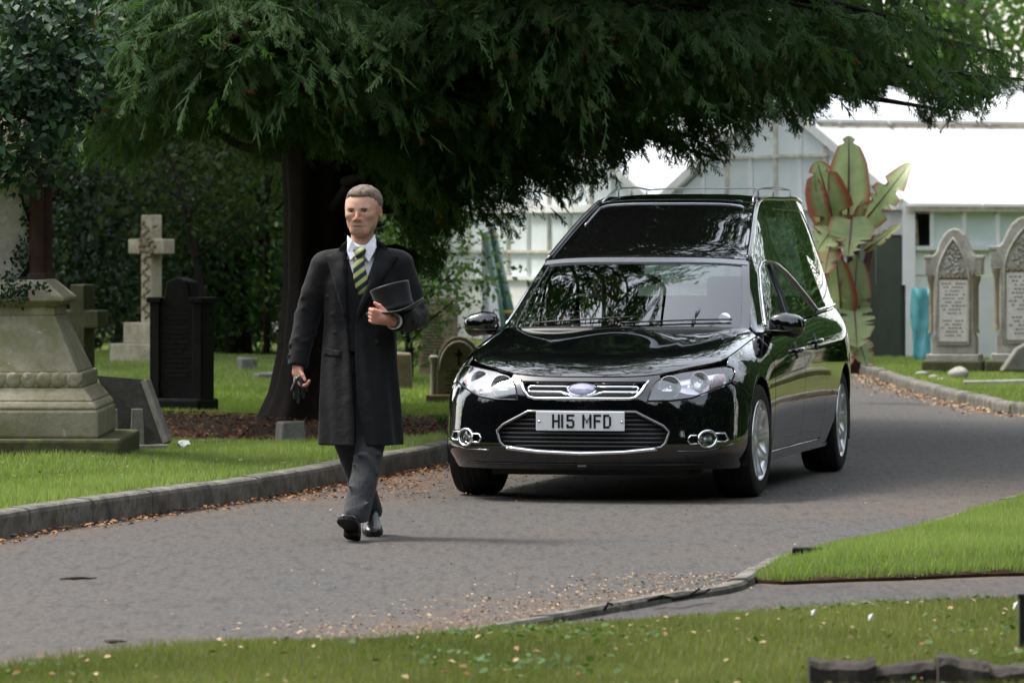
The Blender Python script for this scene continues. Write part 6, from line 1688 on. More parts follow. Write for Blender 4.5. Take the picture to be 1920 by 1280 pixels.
# black frit and pillars of the windscreen
for sg in (1, -1):
    pts = np.array([(k, s * sg) for k in [1.52] for s in (.93, 1.0)] + [(k, 1.0 * sg) for k in np.linspace(1.52, 2.18, 14)][1:] + [(2.18, .95 * sg)] + [(k, .935 * sg) for k in np.linspace(2.18, 1.52, 14)][1:-1])
    panel('pillar', ST_, pts, M_PAINT, car, scale=SCT, off=.006, rim=.03)
    # light channel strip along the roof side of the fairing
    e = np.array([(k, sg * .985) for k in np.linspace(2.20, 3.3, 20)]); m = MB(); m.tube([Vector(p + n * .010) for p, n in zip(ST_.ev(e), ST_.nrm(e))], .010, 6); m.build('drip_rail', M_PAINT, car, True)
    # cabin side
    ys = np.linspace(1.50, 5.08, 240); ts = np.linspace(-.02, 1.0, 40); Yg, Tg = np.meshgrid(ys, ts, indexing='ij')
    xb, zb, xk, zk = bxf(ys)[:, None], bzf(ys)[:, None], kx(ys)[:, None], kz(ys)[:, None]
    hgt = np.clip((zk - zb) / .5, 0, 1)
    Pg = np.stack([sg * (xb + (xk - xb) * Tg + .035 * hgt * 4 * Tg * (1 - Tg) * .5), Yg, zb + (zk - zb) * Tg], 2)
    SG = Surf(Pg, ys, ts)
    if SG.N[120, 20][0] * sg < 0: SG.N = -SG.N
    SCG = (1.0, .6)
    def gside(poly, step=.05): return SG.inv(dens(poly, step), (1, 2))
    fw = [(1.80, 1.005), (2.54, 1.015), (2.66, 1.355), (2.55, 1.362), (2.44, 1.352), (2.30, 1.315), (2.10, 1.205), (1.92, 1.09)]
    rw = [(2.585, 1.018), (3.74, 1.055), (3.52, 1.14), (3.30, 1.225), (3.10, 1.29), (2.92, 1.335), (2.80, 1.353), (2.705, 1.358)]
    arch_line = [(1.76, .995), (1.92, 1.105), (2.10, 1.222), (2.30, 1.332), (2.44, 1.370), (2.56, 1.381), (2.70, 1.378), (2.82, 1.370), (2.94, 1.352), (3.12, 1.306), (3.32, 1.24), (3.54, 1.155), (3.80, 1.05)]
    dk = [(3.10, 1.38), (3.30, 1.31), (3.52, 1.225), (3.78, 1.115), (4.05, 1.105), (4.84, 1.125), (4.90, 1.30), (4.88, 1.60), (4.80, 1.70), (3.75, 1.715), (3.50, 1.69), (3.30, 1.63), (3.14, 1.53), (3.08, 1.45)]
    # body side between roof edge and windows, with the glass openings cut out
    bo = [(1.52, .962)] + [(y, float(bzf(y)) + .004) for y in np.linspace(1.6, 5.05, 40)] + [(5.06, float(kz(np.array([5.06]))[0]) - .004)] + [(y, float(kz(np.array([y]))[0]) - .004) for y in np.linspace(5.0, 1.56, 50)]
    qh = [gside(fw), gside(rw), gside(dk)]
    panel('body_side', SG, SG.inv(np.array(bo), (1, 2)), M_PAINT, car, scale=SCG, holes=qh, rim=.02)
    for nm, q in (('front_window', qh[0]), ('rear_window', qh[1]), ('deck_window', qh[2])): panel(nm, SG, q, M_GLASS2, car, off=-.006, scale=SCG, rim=0)
    q = SG.inv(dens(arch_line, .04, False), (1, 2)); m = MB(); m.tube([Vector(p + n * .004) for p, n in zip(SG.ev(q), SG.nrm(q))], .0085, 6); m.build('window_trim', M_CHROME, car, True)
    q = SG.inv(dens([(2.55, 1.01), (2.67, 1.36)], .05, False), (1, 2)); m = MB(); m.tube([Vector(p + n * .004) for p, n in zip(SG.ev(q), SG.nrm(q))], .012, 6); m.build('window_divider', M_TRIM, car, True)
    q = SG.inv(dens([(y, float(bzf(y)) + .022) for y in (3.80, 4.2, 4.9)], .05, False), (1, 2)); m = MB(); m.tube([Vector(p + n * .004) for p, n in zip(SG.ev(q), SG.nrm(q))], .012, 6); m.build('waist_trim', M_CHROME, car, True)
    e = np.array([(y, .995) for y in np.linspace(2.2, 5.0, 40)]); m = MB(); m.tube([Vector(p + n * .0) for p, n in zip(SG.ev(e), SG.nrm(e))], .014, 8); m.build('cant_rail', M_PAINT, car, True)
    # door mirror
    mr = empty('door_mirror'); mr.parent = car
    rg_ = []
    for f, sx_, sy_, sz_ in ((0, .03, .03, .03), (.08, .085, .055, .055), (.3, .105, .07, .072), (.6, .11, .06, .074), (.9, .098, .03, .064), (1.0, .06, .01, .04)):
        yy = 1.625 + f * .15; ring = []
        for k in range(20):
            a = 2 * math.pi * k / 20; ca, sa = math.cos(a), math.sin(a)
            ring.append((sg * (.938 + .01 * f) + sx_ * 1.0 * math.copysign(abs(ca) ** .7, ca), yy, 1.005 + sz_ * math.copysign(abs(sa) ** .75, sa) - .012 * (ca * sg > 0.3)))
        rg_.append(ring)
    m = MB(); m.rings(rg_); m.build('shell', M_PAINT, mr, True)
    m = MB(); m.tube([(sg * .80, 1.73, .955), (sg * .86, 1.71, .957), (sg * .90, 1.70, .965)], [.03, .026, .03], 8); m.build('arm', M_TRIM, mr, True)
    m = MB(); m.tube([(sg * .84, 1.640, .968), (sg * .94, 1.622, .964), (sg * 1.03, 1.645, .970)], .006, 6); m.build('seam', M_TRIM, mr, True)
    # roof gallery rail
    rl = [(3.30, .95, .0), (3.42, .93, .022), (3.6, .91, .045), (3.9, .90, .058), (4.5, .89, .062), (4.90, .88, .062)]
    m = MB(); m.tube([Vector(ST_.ev([(k, s * sg)])[0]) + Vector((0, 0, h)) for k, s, h in rl], .006, 6); m.build('roof_rail', M_SATIN, car, True)
    for k in (3.70, 4.25, 4.90):
        p = Vector(ST_.ev([(k, .90 * sg)])[0]); m = MB(); m.tube([p, p + Vector((0, 0, .056))], .005, 6); m.build('rail_post', M_SATIN, car, True)
e = np.array([(4.90, s) for s in np.linspace(-.88, .88, 14)]); m = MB(); m.tube([Vector(p) + Vector((0, 0, .060)) for p in ST_.ev(e)], .006, 6); m.build('roof_rail', M_SATIN, car, True)
# tail: rear window and frame
tz = np.linspace(0, 1, 12); 
tl = [[(sx * (.70 + (.53 - .70) * t), 5.07 - .0 * t + .06 * (1 - sx * sx), 1.07 + (1.745 - 1.07) * t) for sx in np.linspace(-1, 1, 13)] for t in tz]
tl = np.array(tl); STL = Surf(tl, tz, np.linspace(-1, 1, 13))
if STL.N[5, 6][1] < 0: STL.N = -STL.N
rc = lambda a, b, s: np.array([(a, x) for x in np.linspace(-s, s, 12)] + [(t, s) for t in np.linspace(a, b, 8)][1:] + [(b, x) for x in np.linspace(s, -s, 12)][1:] + [(t, -s) for t in np.linspace(b, a, 8)][1:-1])
panel('tailgate', STL, rc(0, 1, 1), M_PAINT, car, scale=(.7, .6), holes=[rc(.1, .88, .85)])
panel('rear_screen', STL, rc(.1, .88, .85), M_GLASS2, car, scale=(.7, .6), rim=0, off=-.005)
# scuttle and wipers
m = MB(); cw = [Vector(p) for p in ST_.ev(np.array([(1.525, s) for s in np.linspace(-.97, .97, 24)]))]
m.rings([[p + Vector((0, d, z)) for d, z in ((-.16, -.012), (.03, .004), (.03, -.05), (-.16, -.06))] for p in cw]); m.build('scuttle', M_TRIM, car, True)
for a, b in (((1.545, -.75), (1.60, .10)), ((1.545, -.02), (1.585, .86))):
    e = np.stack([np.linspace(a[0], b[0], 12), np.linspace(a[1], b[1], 12)], 1); m = MB(); m.tube([Vector(p + n * .014) for p, n in zip(ST_.ev(e), ST_.nrm(e))], .0055, 6); m.build('wiper', M_TRIM, car, True)
# --- underbody, arch liners, interior
m = MB(); m.box((0, 2.65, .23), (1.24, 4.6, .10)); m.box((0, .50, .36), (1.16, .50, .42)); m.box((0, 1.40, .52), (1.16, .10, .62)); m.box((0, 2.9, .24), (1.66, 1.9, .12)); m.box((0, 4.95, .42), (1.2, .3, .4)); m.build('underbody', M_TRIM, car)
for sg in (1, -1):
    for yc in WY:
        m = MB(); n = 18
        rr_ = [[(sg * x_, yc + .40 * math.cos(a), WZ + .40 * math.sin(a)) for a in np.linspace(-.35, math.pi + .35, n)] for x_ in (.60, .905)]
        m.add(rr_[0] + rr_[1], [(i, i + 1, n + i + 1, n + i) for i in range(n - 1)]); m.add(rr_[0], [tuple(range(n))]); m.build('arch_liner', M_TRIM, car)
it = empty('interior'); it.parent = car
m = MB(); m.box((0, 2.35, .36), (1.60, 2.0, .06)); m.box((0, 4.1, .74), (1.40, 1.9, .05)); m.box((0, 3.18, .62), (1.5, .06, .6)); m.build('floor', M_DASH, it)
m = MB(); m.rings([[(x_, 1.44 + .14 * (x_ / .7) ** 2, .955), (x_, 1.70, .975 + .025 * math.exp(-((x_ + .36) / .2) ** 2)), (x_, 1.92, .96 + .045 * math.exp(-((x_ + .36) / .2) ** 2)), (x_, 1.98, .88), (x_, 1.90, .55), (x_, 1.50, .55)] for x_ in np.linspace(-.73, .73, 30)]); m.build('dashboard', M_DASH, it, True)
sw = empty('steering_wheel', (-.36, 2.12, 1.0), 0); sw.parent = it; sw.rotation_euler = (R(-62), 0, 0)
sw.parent = car
m = MB(); m.tube([(.19 * math.cos(a), .19 * math.sin(a), 0) for a in np.linspace(0, 2 * math.pi, 36, endpoint=False)], .015, 8, closed=True); m.build('rim', M_TRIM, sw, True)
m = MB(); m.lathe([(0, -.03), (.06, -.02), (.07, 0), (.05, .015), (0, .02)], 16); m.build('hub', M_TRIM, sw, True)
for a in (0, math.pi, -math.pi / 2):
    m = MB(); m.bar((.05 * math.cos(a), .05 * math.sin(a), 0), (.185 * math.cos(a), .185 * math.sin(a), 0), .03, .012); m.build('spoke', M_TRIM, sw)
for sx in (-.37, .37):
    st = empty('front_seat', (sx, 2.78, .40)); st.parent = car
    m = MB(); m.box((0, -.12, .10), (.50, .52, .18)); m.build('cushion', M_SEAT, st, bevel=.05, seg=3)
    m = MB(); m.rings([[(x_ * .25 * w_, y_ + dy, z_) for x_, dy in ((-1, 0), (-.85, -.06), (.85, -.06), (1, 0), (.8, .07), (-.8, .07))] for z_, y_, w_ in ((.16, .12, .95), (.35, .16, 1), (.55, .20, .98), (.70, .235, .80))]); m.build('backrest', M_SEAT, st, bevel=.02)
    m = MB(); m.box((0, .24, .80), (.27, .09, .17)); m.build('headrest', M_SEAT, st, bevel=.035, seg=3)
m = MB(); m.box((-.0, 2.02, 1.272), (.23, .03, .062)); rm = m.build('interior_mirror', M_TRIM, car, bevel=.02, seg=3)
m = MB(); m.tube([(0, 2.0, 1.29), (0, 2.03, 1.36)], .012, 6); m.build('stem', M_TRIM, rm, True)
# tax disc in the corner of the screen
p = ST_.ev([(1.62, .80)])[0]; m = MB(); m.lathe([(0, 0), (.036, 0), (.036, .001), (0, .001)], 16, Matrix.Translation(Vector(p) + Vector((0, .012, -.004))) @ Matrix.Rotation(R(58), 4, 'X')); m.build('paper_disc', M_PLATE, car)
# --- wheels
def wheel(sg, yc, steer=0.0):
    w = empty('wheel', (sg * .788, yc, WZ), 0); w.parent = car; w.rotation_euler = (0, 0, steer)
    MX = Matrix.Rotation(R(90) * sg, 4, 'Y')
    m = MB(); m.lathe([(.238, -.115), (.300, -.122), (.322, -.112), (.333, -.085), (.335, 0), (.333, .085), (.322, .112), (.300, .122), (.238, .115), (.232, .10), (.232, -.10)], 56, MX); m.build('tyre', M_TYRE, w, auto=35)
    for k in (-.06, -.02, .02, .06):
        m = MB(); m.lathe([(.3352, k - .004), (.3362, k), (.3352, k + .004)], 48, MX); m.build('tread_rib', M_TRIM, w, True)
    m = MB(); m.lathe([(.21, -.10), (.226, .02), (.226, .098), (.240, .110), (.237, .118), (.228, .112), (.214, .09), (.205, .02)], 48, MX); m.build('rim', M_ALLOY, w, auto=40)
    m = MB(); m.lathe([(0, .0), (.215, .0), (.215, -.01), (0, -.01)], 32, MX); m.build('brake_disc', M_TRIM, w, auto=30)
    for i in range(10):
        a = 2 * math.pi * i / 10 + .12; ca, sa = math.cos(a), math.sin(a); m = MB()
        rgs = []
        for r_s, wd2, x0, x1 in ((.045, .020, .050, .088), (.12, .015, .045, .092), (.19, .0165, .055, .102), (.226, .021, .07, .110)):
            t_ = (-sa, ca)
            rgs.append([(sg * x_, r_s * ca + t_[0] * q, r_s * sa + t_[1] * q) for x_, q in ((x0, -wd2 * 1.2), (x1, -wd2), (x1 + .004, 0), (x1, wd2), (x0, wd2 * 1.2))])
        m.rings(rgs); m.build('spoke', M_ALLOY, w, auto=50)
    m = MB(); m.lathe([(0, .05), (.055, .05), (.058, .088), (.040, .098), (0, .100)], 24, MX); m.build('hub_cap', M_ALLOY, w, auto=40)
    return w
for sg in (1, -1):
    wheel(sg, .92, R(-3)); wheel(sg, 4.37)
# ------------------------------------------------------------------ people (implicit surfaces, one continuous skin each)
class Field:
    def __init__(s, lo, hi, h):
        s.lo = np.array(lo, float); s.h = h
        s.n = np.ceil((np.array(hi, float) - s.lo) / h).astype(int) + 1
        s.f = np.full(s.n, 0.2, np.float32)
    def region(s, lo, hi, m):
        a = np.clip(((np.array(lo) - m - s.lo) / s.h).astype(int), 0, s.n - 1); b = np.clip(((np.array(hi) + m - s.lo) / s.h).astype(int) + 2, 0, s.n)
        sl = tuple(slice(i, j) for i, j in zip(a, b))
        ax = [s.lo[i] + s.h * np.arange(a[i], b[i]) for i in range(3)]
        return sl, np.stack(np.meshgrid(*ax, indexing='ij'), -1)
    def put(s, sl, d, k, op='add'):
        f = s.f[sl]
        if op == 'sub': d = -d
        if op == 'add':
            hh = np.clip(.5 + .5 * (f - d) / max(k, 1e-6), 0, 1); s.f[sl] = f * (1 - hh) + d * hh - k * hh * (1 - hh)
        else:
            hh = np.clip(.5 - .5 * (f - d) / max(k, 1e-6), 0, 1); s.f[sl] = f * (1 - hh) + d * hh + k * hh * (1 - hh)
    def cone(s, a, b, ra, rb, k=.02, op='add', fr=None):
        a, b = np.array(a, float), np.array(b, float)
        if fr is not None: a, b = fr(a), fr(b)
        r = max(ra, rb); sl, P = s.region(np.minimum(a, b) - r, np.maximum(a, b) + r, k + .03)
        ab = b - a; t = np.clip(((P - a) @ ab) / max(ab @ ab, 1e-9), 0, 1)
        d = np.sqrt(((P - a - t[..., None] * ab) ** 2).sum(-1)) - (ra + (rb - ra) * t); s.put(sl, d, k, op); return s
    def ell(s, c, r, k=.02, op='add', fr=None, Rm=None):
        c = np.array(c, float); r = np.array(r, float)
        if fr is not None: c = fr(c)
        m = r.max(); sl, P = s.region(c - m, c + m, k + .03); q = P - c
        if Rm is not None: q = q @ Rm
        q = q / r; n = np.sqrt((q ** 2).sum(-1)); g = np.sqrt(((q / r) ** 2).sum(-1)); d = n * (n - 1) / np.maximum(g, 1e-6); s.put(sl, d, k, op); return s
    def stack(s, zs, cx, cy, ax, ay, k=.03, fold=None, exp=2.0, op='add'):
        """body of elliptical sections between heights"""
        sl, P = s.region((min(cx) - max(ax), min(cy) - max(ay), zs[0]), (max(cx) + max(ax), max(cy) + max(ay), zs[-1]), k + .04)
        z = P[..., 2]; X = P[..., 0] - np.interp(z, zs, cx); Y = P[..., 1] - np.interp(z, zs, cy); a = np.interp(z, zs, ax); b = np.interp(z, zs, ay)
        n = (np.abs(X / a) ** exp + np.abs(Y / b) ** exp) ** (1 / exp); d = (n - 1) * np.minimum(a, b)
        if fold is not None: d = d + fold(np.arctan2(Y, X), z)
        d = np.maximum(d, np.maximum(zs[0] - z, z - zs[-1])); s.put(sl, d, k, op); return s
    def copy(s):
        c = Field.__new__(Field); c.lo = s.lo; c.h = s.h; c.n = s.n; c.f = s.f.copy(); return c
    def pts(s):
        return [s.lo[i] + s.h * np.arange(s.n[i]) for i in range(3)]
    def mesh(s, name, mat, parent, attrs=None, smooth_it=1):
        f = s.f; sg = f < 0; nx, ny, nz = f.shape
        cnt = np.zeros((nx - 1, ny - 1, nz - 1), np.int8)
        offs = [(i, j, k) for i in (0, 1) for j in (0, 1) for k in (0, 1)]
        for i, j, k in offs: cnt += sg[i:nx - 1 + i, j:ny - 1 + j, k:nz - 1 + k]
        act = np.argwhere((cnt > 0) & (cnt < 8)); idx = np.full(cnt.shape, -1, np.int32); idx[tuple(act.T)] = np.arange(len(act))
        acc = np.zeros((len(act), 3)); num = np.zeros(len(act))
        for a in offs:
            for ax in range(3):
                if a[ax]: continue
                b = list(a); b[ax] = 1
                fa = f[tuple((act + a).T)]; fb = f[tuple((act + b).T)]; m = (fa < 0) != (fb < 0)
                t = np.where(m, fa / np.where(m, fa - fb, 1), 0); p = np.tile(np.array(a, float), (len(act), 1)); p[:, ax] = t
                acc[m] += p[m]; num += m
        V = (act + acc / num[:, None]) * s.h + s.lo
        F_ = []
        for ax in range(3):
            o1, o2 = [(1, 2), (2, 0), (0, 1)][ax]
            sa = [slice(None)] * 3; sb = [slice(None)] * 3; sa[ax] = slice(0, -1); sb[ax] = slice(1, None)
            e = np.argwhere(sg[tuple(sa)] != sg[tuple(sb)])
            e = e[(e[:, o1] > 0) & (e[:, o2] > 0) & (e[:, o1] < s.n[o1] - 1) & (e[:, o2] < s.n[o2] - 1)]
            d1 = np.zeros(3, int); d1[o1] = 1; d2 = np.zeros(3, int); d2[o2] = 1
            q = np.stack([idx[tuple((e - d1 - d2).T)], idx[tuple((e - d2).T)], idx[tuple(e.T)], idx[tuple((e - d1).T)]], 1)
            pos = sg[tuple(e.T)]; q[~pos] = q[~pos][:, ::-1]; F_.append(q[(q >= 0).all(1)])
        Fq = np.concatenate(F_)
        for _ in range(smooth_it):
            S = np.zeros_like(V); C = np.zeros(len(V))
            for i in range(4):
                np.add.at(S, Fq[:, i], V[Fq[:, (i + 1) % 4]] + V[Fq[:, (i + 3) % 4]]); np.add.at(C, Fq[:, i], 2)
            V = V * .5 + S / np.maximum(C, 1)[:, None] * .5
        at = {k: fn(V) for k, fn in (attrs or {}).items()}
        return np_mesh(name, V, Fq, mat, parent, True, at)

def skin_mat():
    t = NT('skin'); co = t.coords('Object'); n = t.noise(co, 28, 4)
    c = t.mix(t.rampf(n, .3, .7), (0.56, 0.32, 0.235), (0.66, 0.40, 0.30))
    c = t.mix(t.math('MULTIPLY', t.attr('flush'), .75), c, (0.50, 0.175, 0.125)); c = t.mix(t.attr('lip'), c, (0.33, 0.125, 0.10)); c = t.mix(t.attr('beard'), c, (0.31, 0.185, 0.14))
    fine = t.noise(co, 150, 4, .7); c = t.mix(t.rampf(fine, .35, .7, 0, .35), c, (0.42, 0.20, 0.145)); wr_ = t.noise(t.coords('Object', (1, 1, 4)), 30, 4, .6)
    p = t.bsdf(c, .62, .28, 0, t.bump(t.math('ADD', t.math('MULTIPLY', fine, .4), wr_), .2, .006)); p.inputs['Subsurface Weight'].default_value = .12; p.inputs['Subsurface Radius'].default_value = (.02, .008, .004); p.inputs['Subsurface Scale'].default_value = .5
    return t.done(p)
M_SKIN = skin_mat()
M_LID = simple('shade_toned_eyelid', (0.34, 0.185, 0.14), .55, .3)  # skin tone darkened to stand in for shade under the brow
M_HAIR = simple('short_grey_brown_hair', (0.14, 0.098, 0.07), .6, .3, var=.45, vscale=70, bump=.5, bscale=160)
M_HAIR2 = simple('grey_hair_strands', (0.22, 0.17, 0.13), .6, .3, var=.6, vscale=120)
M_EYE = simple('eye', (0.025, 0.020, 0.018), .15, .5)
M_EYEW = simple('shade_toned_eye_white', (0.12, 0.11, 0.10), .4, .5)  # white darkened in colour, for eyes that lie in shadow
M_BROW = simple('eyebrow', (0.10, 0.065, 0.045), .8, .2)
def cloth_mat(name, col, rough=.85, fuzz=.12, bumps=.25):
    t = NT(name); co = t.coords('Object'); n = t.noise(co, 14, 5, .6); n2 = t.noise(co, 420, 2)
    c = t.mix(t.rampf(n, .3, .7), tuple(x * .8 for x in col), tuple(x * 1.25 for x in col)); c = t.mix(t.rampf(n2, .3, .7, 0, .35), c, tuple(x * 1.6 for x in col))
    h = t.math('ADD', t.math('MULTIPLY', n, 2.2), t.math('MULTIPLY', n2, .15))
    return t.done(t.bsdf(c, rough, .25, 0, t.bump(h, bumps, .02), 0, fuzz))
M_COAT = cloth_mat('charcoal_wool', (0.0068, 0.0066, 0.0074), fuzz=.04)
M_COATD = cloth_mat('black_wool', (0.009, 0.009, 0.010), fuzz=.05)
M_HAT = cloth_mat('black_felt', (0.007, 0.007, 0.008), .45, .15, .08)
M_SHIRT = cloth_mat('white_shirt', (0.74, 0.74, 0.80), .8, .05, .15)
M_SHOE = simple('polished_black_leather', (0.008, 0.008, 0.009), .30, .4, bump=.12, bscale=25)
M_SOLE = simple('black_rubber_sole', (0.012, 0.012, 0.012), .7, .3)
M_GLOVE = simple('black_leather_glove', (0.012, 0.012, 0.015), .28, .5, bump=.4, bscale=45)
def trouser_mat():
    t = NT('striped_grey_trousers'); co = t.coords('Object'); w = t.n('ShaderNodeTexWave'); w.inputs['Scale'].default_value = 46; w.inputs['Distortion'].default_value = .6; t.l(co, w.inputs[0])
    c = t.mix(t.rampf(w.outputs['Fac'], .45, .8), (0.026, 0.026, 0.028), (0.062, 0.062, 0.066)); n = t.noise(co, 12, 4)
    return t.done(t.bsdf(c, .85, .2, 0, t.bump(n, .5, .03), 0, .1))
M_TROU = trouser_mat()
def tie_mat():
    t = NT('striped_tie'); co = t.coords('Object', (1, 1, 1), (0, R(-52), 0)); w = t.n('ShaderNodeTexWave'); w.bands_direction = 'X'; w.inputs['Scale'].default_value = 7.2; w.inputs['Distortion'].default_value = 0
    t.l(co, w.inputs[0])
    c = t.ramp(w.outputs['Fac'], [(0, (.013, .030, .035)), (.42, (.015, .035, .040)), (.46, (.05, .10, .06)), (.54, (.32, .36, .12)), (.8, (.50, .50, .20)), (1, (.52, .52, .22))])
    return t.done(t.bsdf(c, .5, .4))
M_TIE = tie_mat()

def make_head(Fd, c, yaw, pitch):
    Rm = np.array((Matrix.Rotation(yaw, 3, 'Z') @ Matrix.Rotation(pitch, 3, 'X'))); c = np.array(c, float)
    SC = np.array([1.12, 1.06, 1.0])
    fr = lambda p: c + Rm @ (np.asarray(p, float) * SC)
    E = lambda p, r, k=.02, op='add': Fd.ell(p, np.array(r) * SC, k, op, fr, Rm)
    K = lambda a, b, ra, rb, k=.015, op='add': Fd.cone(a, b, ra, rb, k, op, fr)
    E((0, .016, .030), (.0775, .097, .083), .01)
    E((0, -.020, .012), (.070, .076, .070), .03)               # forehead and upper face
    E((0, -.022, -.030), (.0715, .066, .080), .03)
    E((0, -.058, -.076), (.036, .036, .032), .025)             # round the mouth
    E((0, -.026, -.068), (.0655, .058, .045), .025)
    E((0, -.028, -.090), (.054, .060, .040), .03)              # jaw
    K((-.026, -.074, -.112), (.026, -.074, -.112), .018, .018, .022)
    K((-.044, -.076, .009), (-.014, -.086, .010), .009, .010, .014); K((.044, -.076, .009), (.014, -.086, .010), .009, .010, .014)   # brow
    for sx in (-1, 1):
        E((sx * .038, -.068, -.030), (.022, .020, .016), .03)
        E((sx * .031, -.102, -.006), (.0145, .022, .0095), .009, 'sub')
        E((sx * .077, .012, -.022), (.010, .021, .033), .006)
        E((sx * .085, .005, -.020), (.006, .011, .019), .005, 'sub')
        E((sx * .0125, -.1005, -.0465), (.0088, .010, .0078), .007)
        K((sx * .042, -.080, -.0195), (sx * .020, -.086, -.0190), .0045, .0045, .010)
        K((sx * .021, -.090, -.054), (sx * .030, -.082, -.078), .004, .003, .014)
    K((0, -.090, .004), (0, -.112, -.041), .0072, .0108, .012)
    K((-.018, -.0905, -.0790), (.018, -.0905, -.0790), .0050, .0050, .008)
    K((-.014, -.0905, -.0920), (.014, -.0905, -.0920), .0062, .0062, .008)
    K((-.022, -.0965, -.0855), (.022, -.0965, -.0855), .0032, .0032, .003, 'sub')
    inv = lambda V: ((V - c) @ Rm) / SC
    lip = lambda V: np.exp(-((inv(V)[:, 0] / .024) ** 4 + ((inv(V)[:, 1] + .094) / .02) ** 4 + ((inv(V)[:, 2] + .0855) / .0105) ** 4)) * .7
    def beard(V):
        q = inv(V); return np.clip((-.055 - q[:, 2]) / .03, 0, 1) * np.clip((.01 - q[:, 1]) / .04, 0, 1) * np.clip((q[:, 2] + .16) / .02, 0, 1) * .22
    def flush(V):
        q = inv(V); g = lambda x, y, z, r: np.exp(-(((q - np.array([x, y, z])) ** 2).sum(1)) / r ** 2)
        return np.clip(g(0, -.11, -.042, .020) * .8 + g(.045, -.07, -.038, .026) * .7 + g(-.045, -.07, -.038, .026) * .6 + (np.abs(q[:, 0]) > .073) * (q[:, 1] < .04) * (q[:, 2] < .02) * .7 + g(0, -.09, .03, .03) * .25, 0, 1)
    return fr, Rm, {'lip': lip, 'beard': beard, 'flush': flush}

def head_extras(root, fr, Rm, h=.004, hair_mat=None):
    c = fr((0, 0, 0))
    for sx in (-1, 1):
        p = fr((sx * .0315, -.0720, -.0070))
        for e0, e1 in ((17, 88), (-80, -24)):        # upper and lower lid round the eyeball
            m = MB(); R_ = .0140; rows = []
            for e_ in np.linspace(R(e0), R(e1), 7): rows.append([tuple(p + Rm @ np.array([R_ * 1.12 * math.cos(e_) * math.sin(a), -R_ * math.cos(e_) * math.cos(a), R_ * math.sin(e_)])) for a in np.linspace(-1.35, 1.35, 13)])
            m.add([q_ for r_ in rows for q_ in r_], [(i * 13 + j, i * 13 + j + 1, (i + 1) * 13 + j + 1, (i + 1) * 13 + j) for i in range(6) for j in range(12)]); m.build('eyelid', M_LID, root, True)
        m = MB(); e_ = R(16); m.tube([tuple(p + Rm @ np.array([.0142 * 1.12 * math.cos(e_) * math.sin(a), -.0142 * math.cos(e_) * math.cos(a), .0142 * math.sin(e_)])) for a in np.linspace(-1.2, 1.2, 9)], .0016, 5); m.build('eyelash', M_BROW, root, True)
        m = MB(); Mx = Matrix.Translation(p) @ Matrix(Rm).to_4x4()
        m.lathe([(.0001, -.0125)] + [(.0125 * math.cos(a), .0125 * math.sin(a)) for a in np.linspace(-1.3, 1.3, 9)] + [(.0001, .0125)], 14, Mx); o = m.build('eye', M_EYEW, root, True)
        m = MB(); m.lathe([(0, 0), (.0080, 0), (.0065, .0012), (0, .0018)], 12, Matrix.Translation(fr((sx * .0315 - .002, -.0832, -.0078))) @ Matrix(Rm).to_4x4() @ Matrix.Rotation(R(90), 4, 'X')); m.build('iris', M_EYE, o, True)
        m = MB(); m.tube([Vector(fr(p)) for p in ((sx * .014, -.0960, .0075), (sx * .030, -.0945, .0088), (sx * .047, -.0835, .0048))], [.0034, .0044, .0028], 6); m.build('eyebrow', M_BROW, root, True)
    Hf = Field(c - .13, c + .13, h)
    Hf.ell((0, .017, .0305), (.0825 * 1.12, .1025 * 1.06, .0895), .005, 'add', fr, Rm)
    Hf.ell((0, -.040, .078), (.056, .040, .026), .03, 'add', fr, Rm)
    ax = Hf.pts(); P = np.stack(np.meshgrid(*ax, indexing='ij'), -1); q = (P - c) @ Rm / np.array([1.12, 1.06, 1.0])
    x_, y_, z_ = np.abs(q[..., 0]), q[..., 1], q[..., 2]
    zl = np.interp(y_, [-.11, -.080, -.058, -.045, -.030, -.018, .0, .03, .06, .10], [.074, .068, .055, .036, .000, -.026, -.028, -.014, -.060, -.077])
    zl = zl + .012 * np.exp(-((x_ - .044) / .016) ** 2) * (y_ < -.045)
    Hf.f = np.maximum(Hf.f, (zl - z_).astype(np.float32))
    Hf.f += (.0018 * np.sin(q[..., 0] * 190 + q[..., 1] * 70) * np.sin(q[..., 1] * 110)).astype(np.float32)
    for sx in (-1, 1): Hf.ell((sx * .084, .012, -.022), (.019, .025, .032), .004, 'sub', fr, Rm)
    ho = Hf.mesh('hair', hair_mat or M_HAIR, root, smooth_it=2)
    # short single hairs combed back over it, so that the edge breaks up
    co = np.zeros(len(ho.data.vertices) * 3, np.float32); ho.data.vertices.foreach_get('co', co); co = co.reshape(-1, 3)
    no = np.zeros(len(ho.data.vertices) * 3, np.float32); ho.data.vertices.foreach_get('normal', no); no = no.reshape(-1, 3)
    rh = np.random.default_rng(17); i = rh.integers(0, len(co), 5200); p, n_ = co[i], no[i]; qq = (p - c) @ Rm
    k = (np.sqrt((qq ** 2).sum(1)) > .07); p, n_ = p[k], n_[k]
    back = Rm @ np.array([.15, .75, -.45]); d = back[None] + n_ * .28 + rh.normal(0, .16, p.shape); d /= np.linalg.norm(d, axis=1, keepdims=True)
    sd = np.cross(d, n_); sd /= np.maximum(np.linalg.norm(sd, axis=1, keepdims=True), 1e-6); L = rh.uniform(.005, .012, (len(p), 1))
    V = np.stack([p - sd * .0009, p + sd * .0009, p + d * L], 1).reshape(-1, 3)
    o = np_mesh('hair_strands', V, np.arange(len(V)).reshape(-1, 3), M_HAIR2 if hair_mat is None else hair_mat, root); o['kind'] = 'stuff'

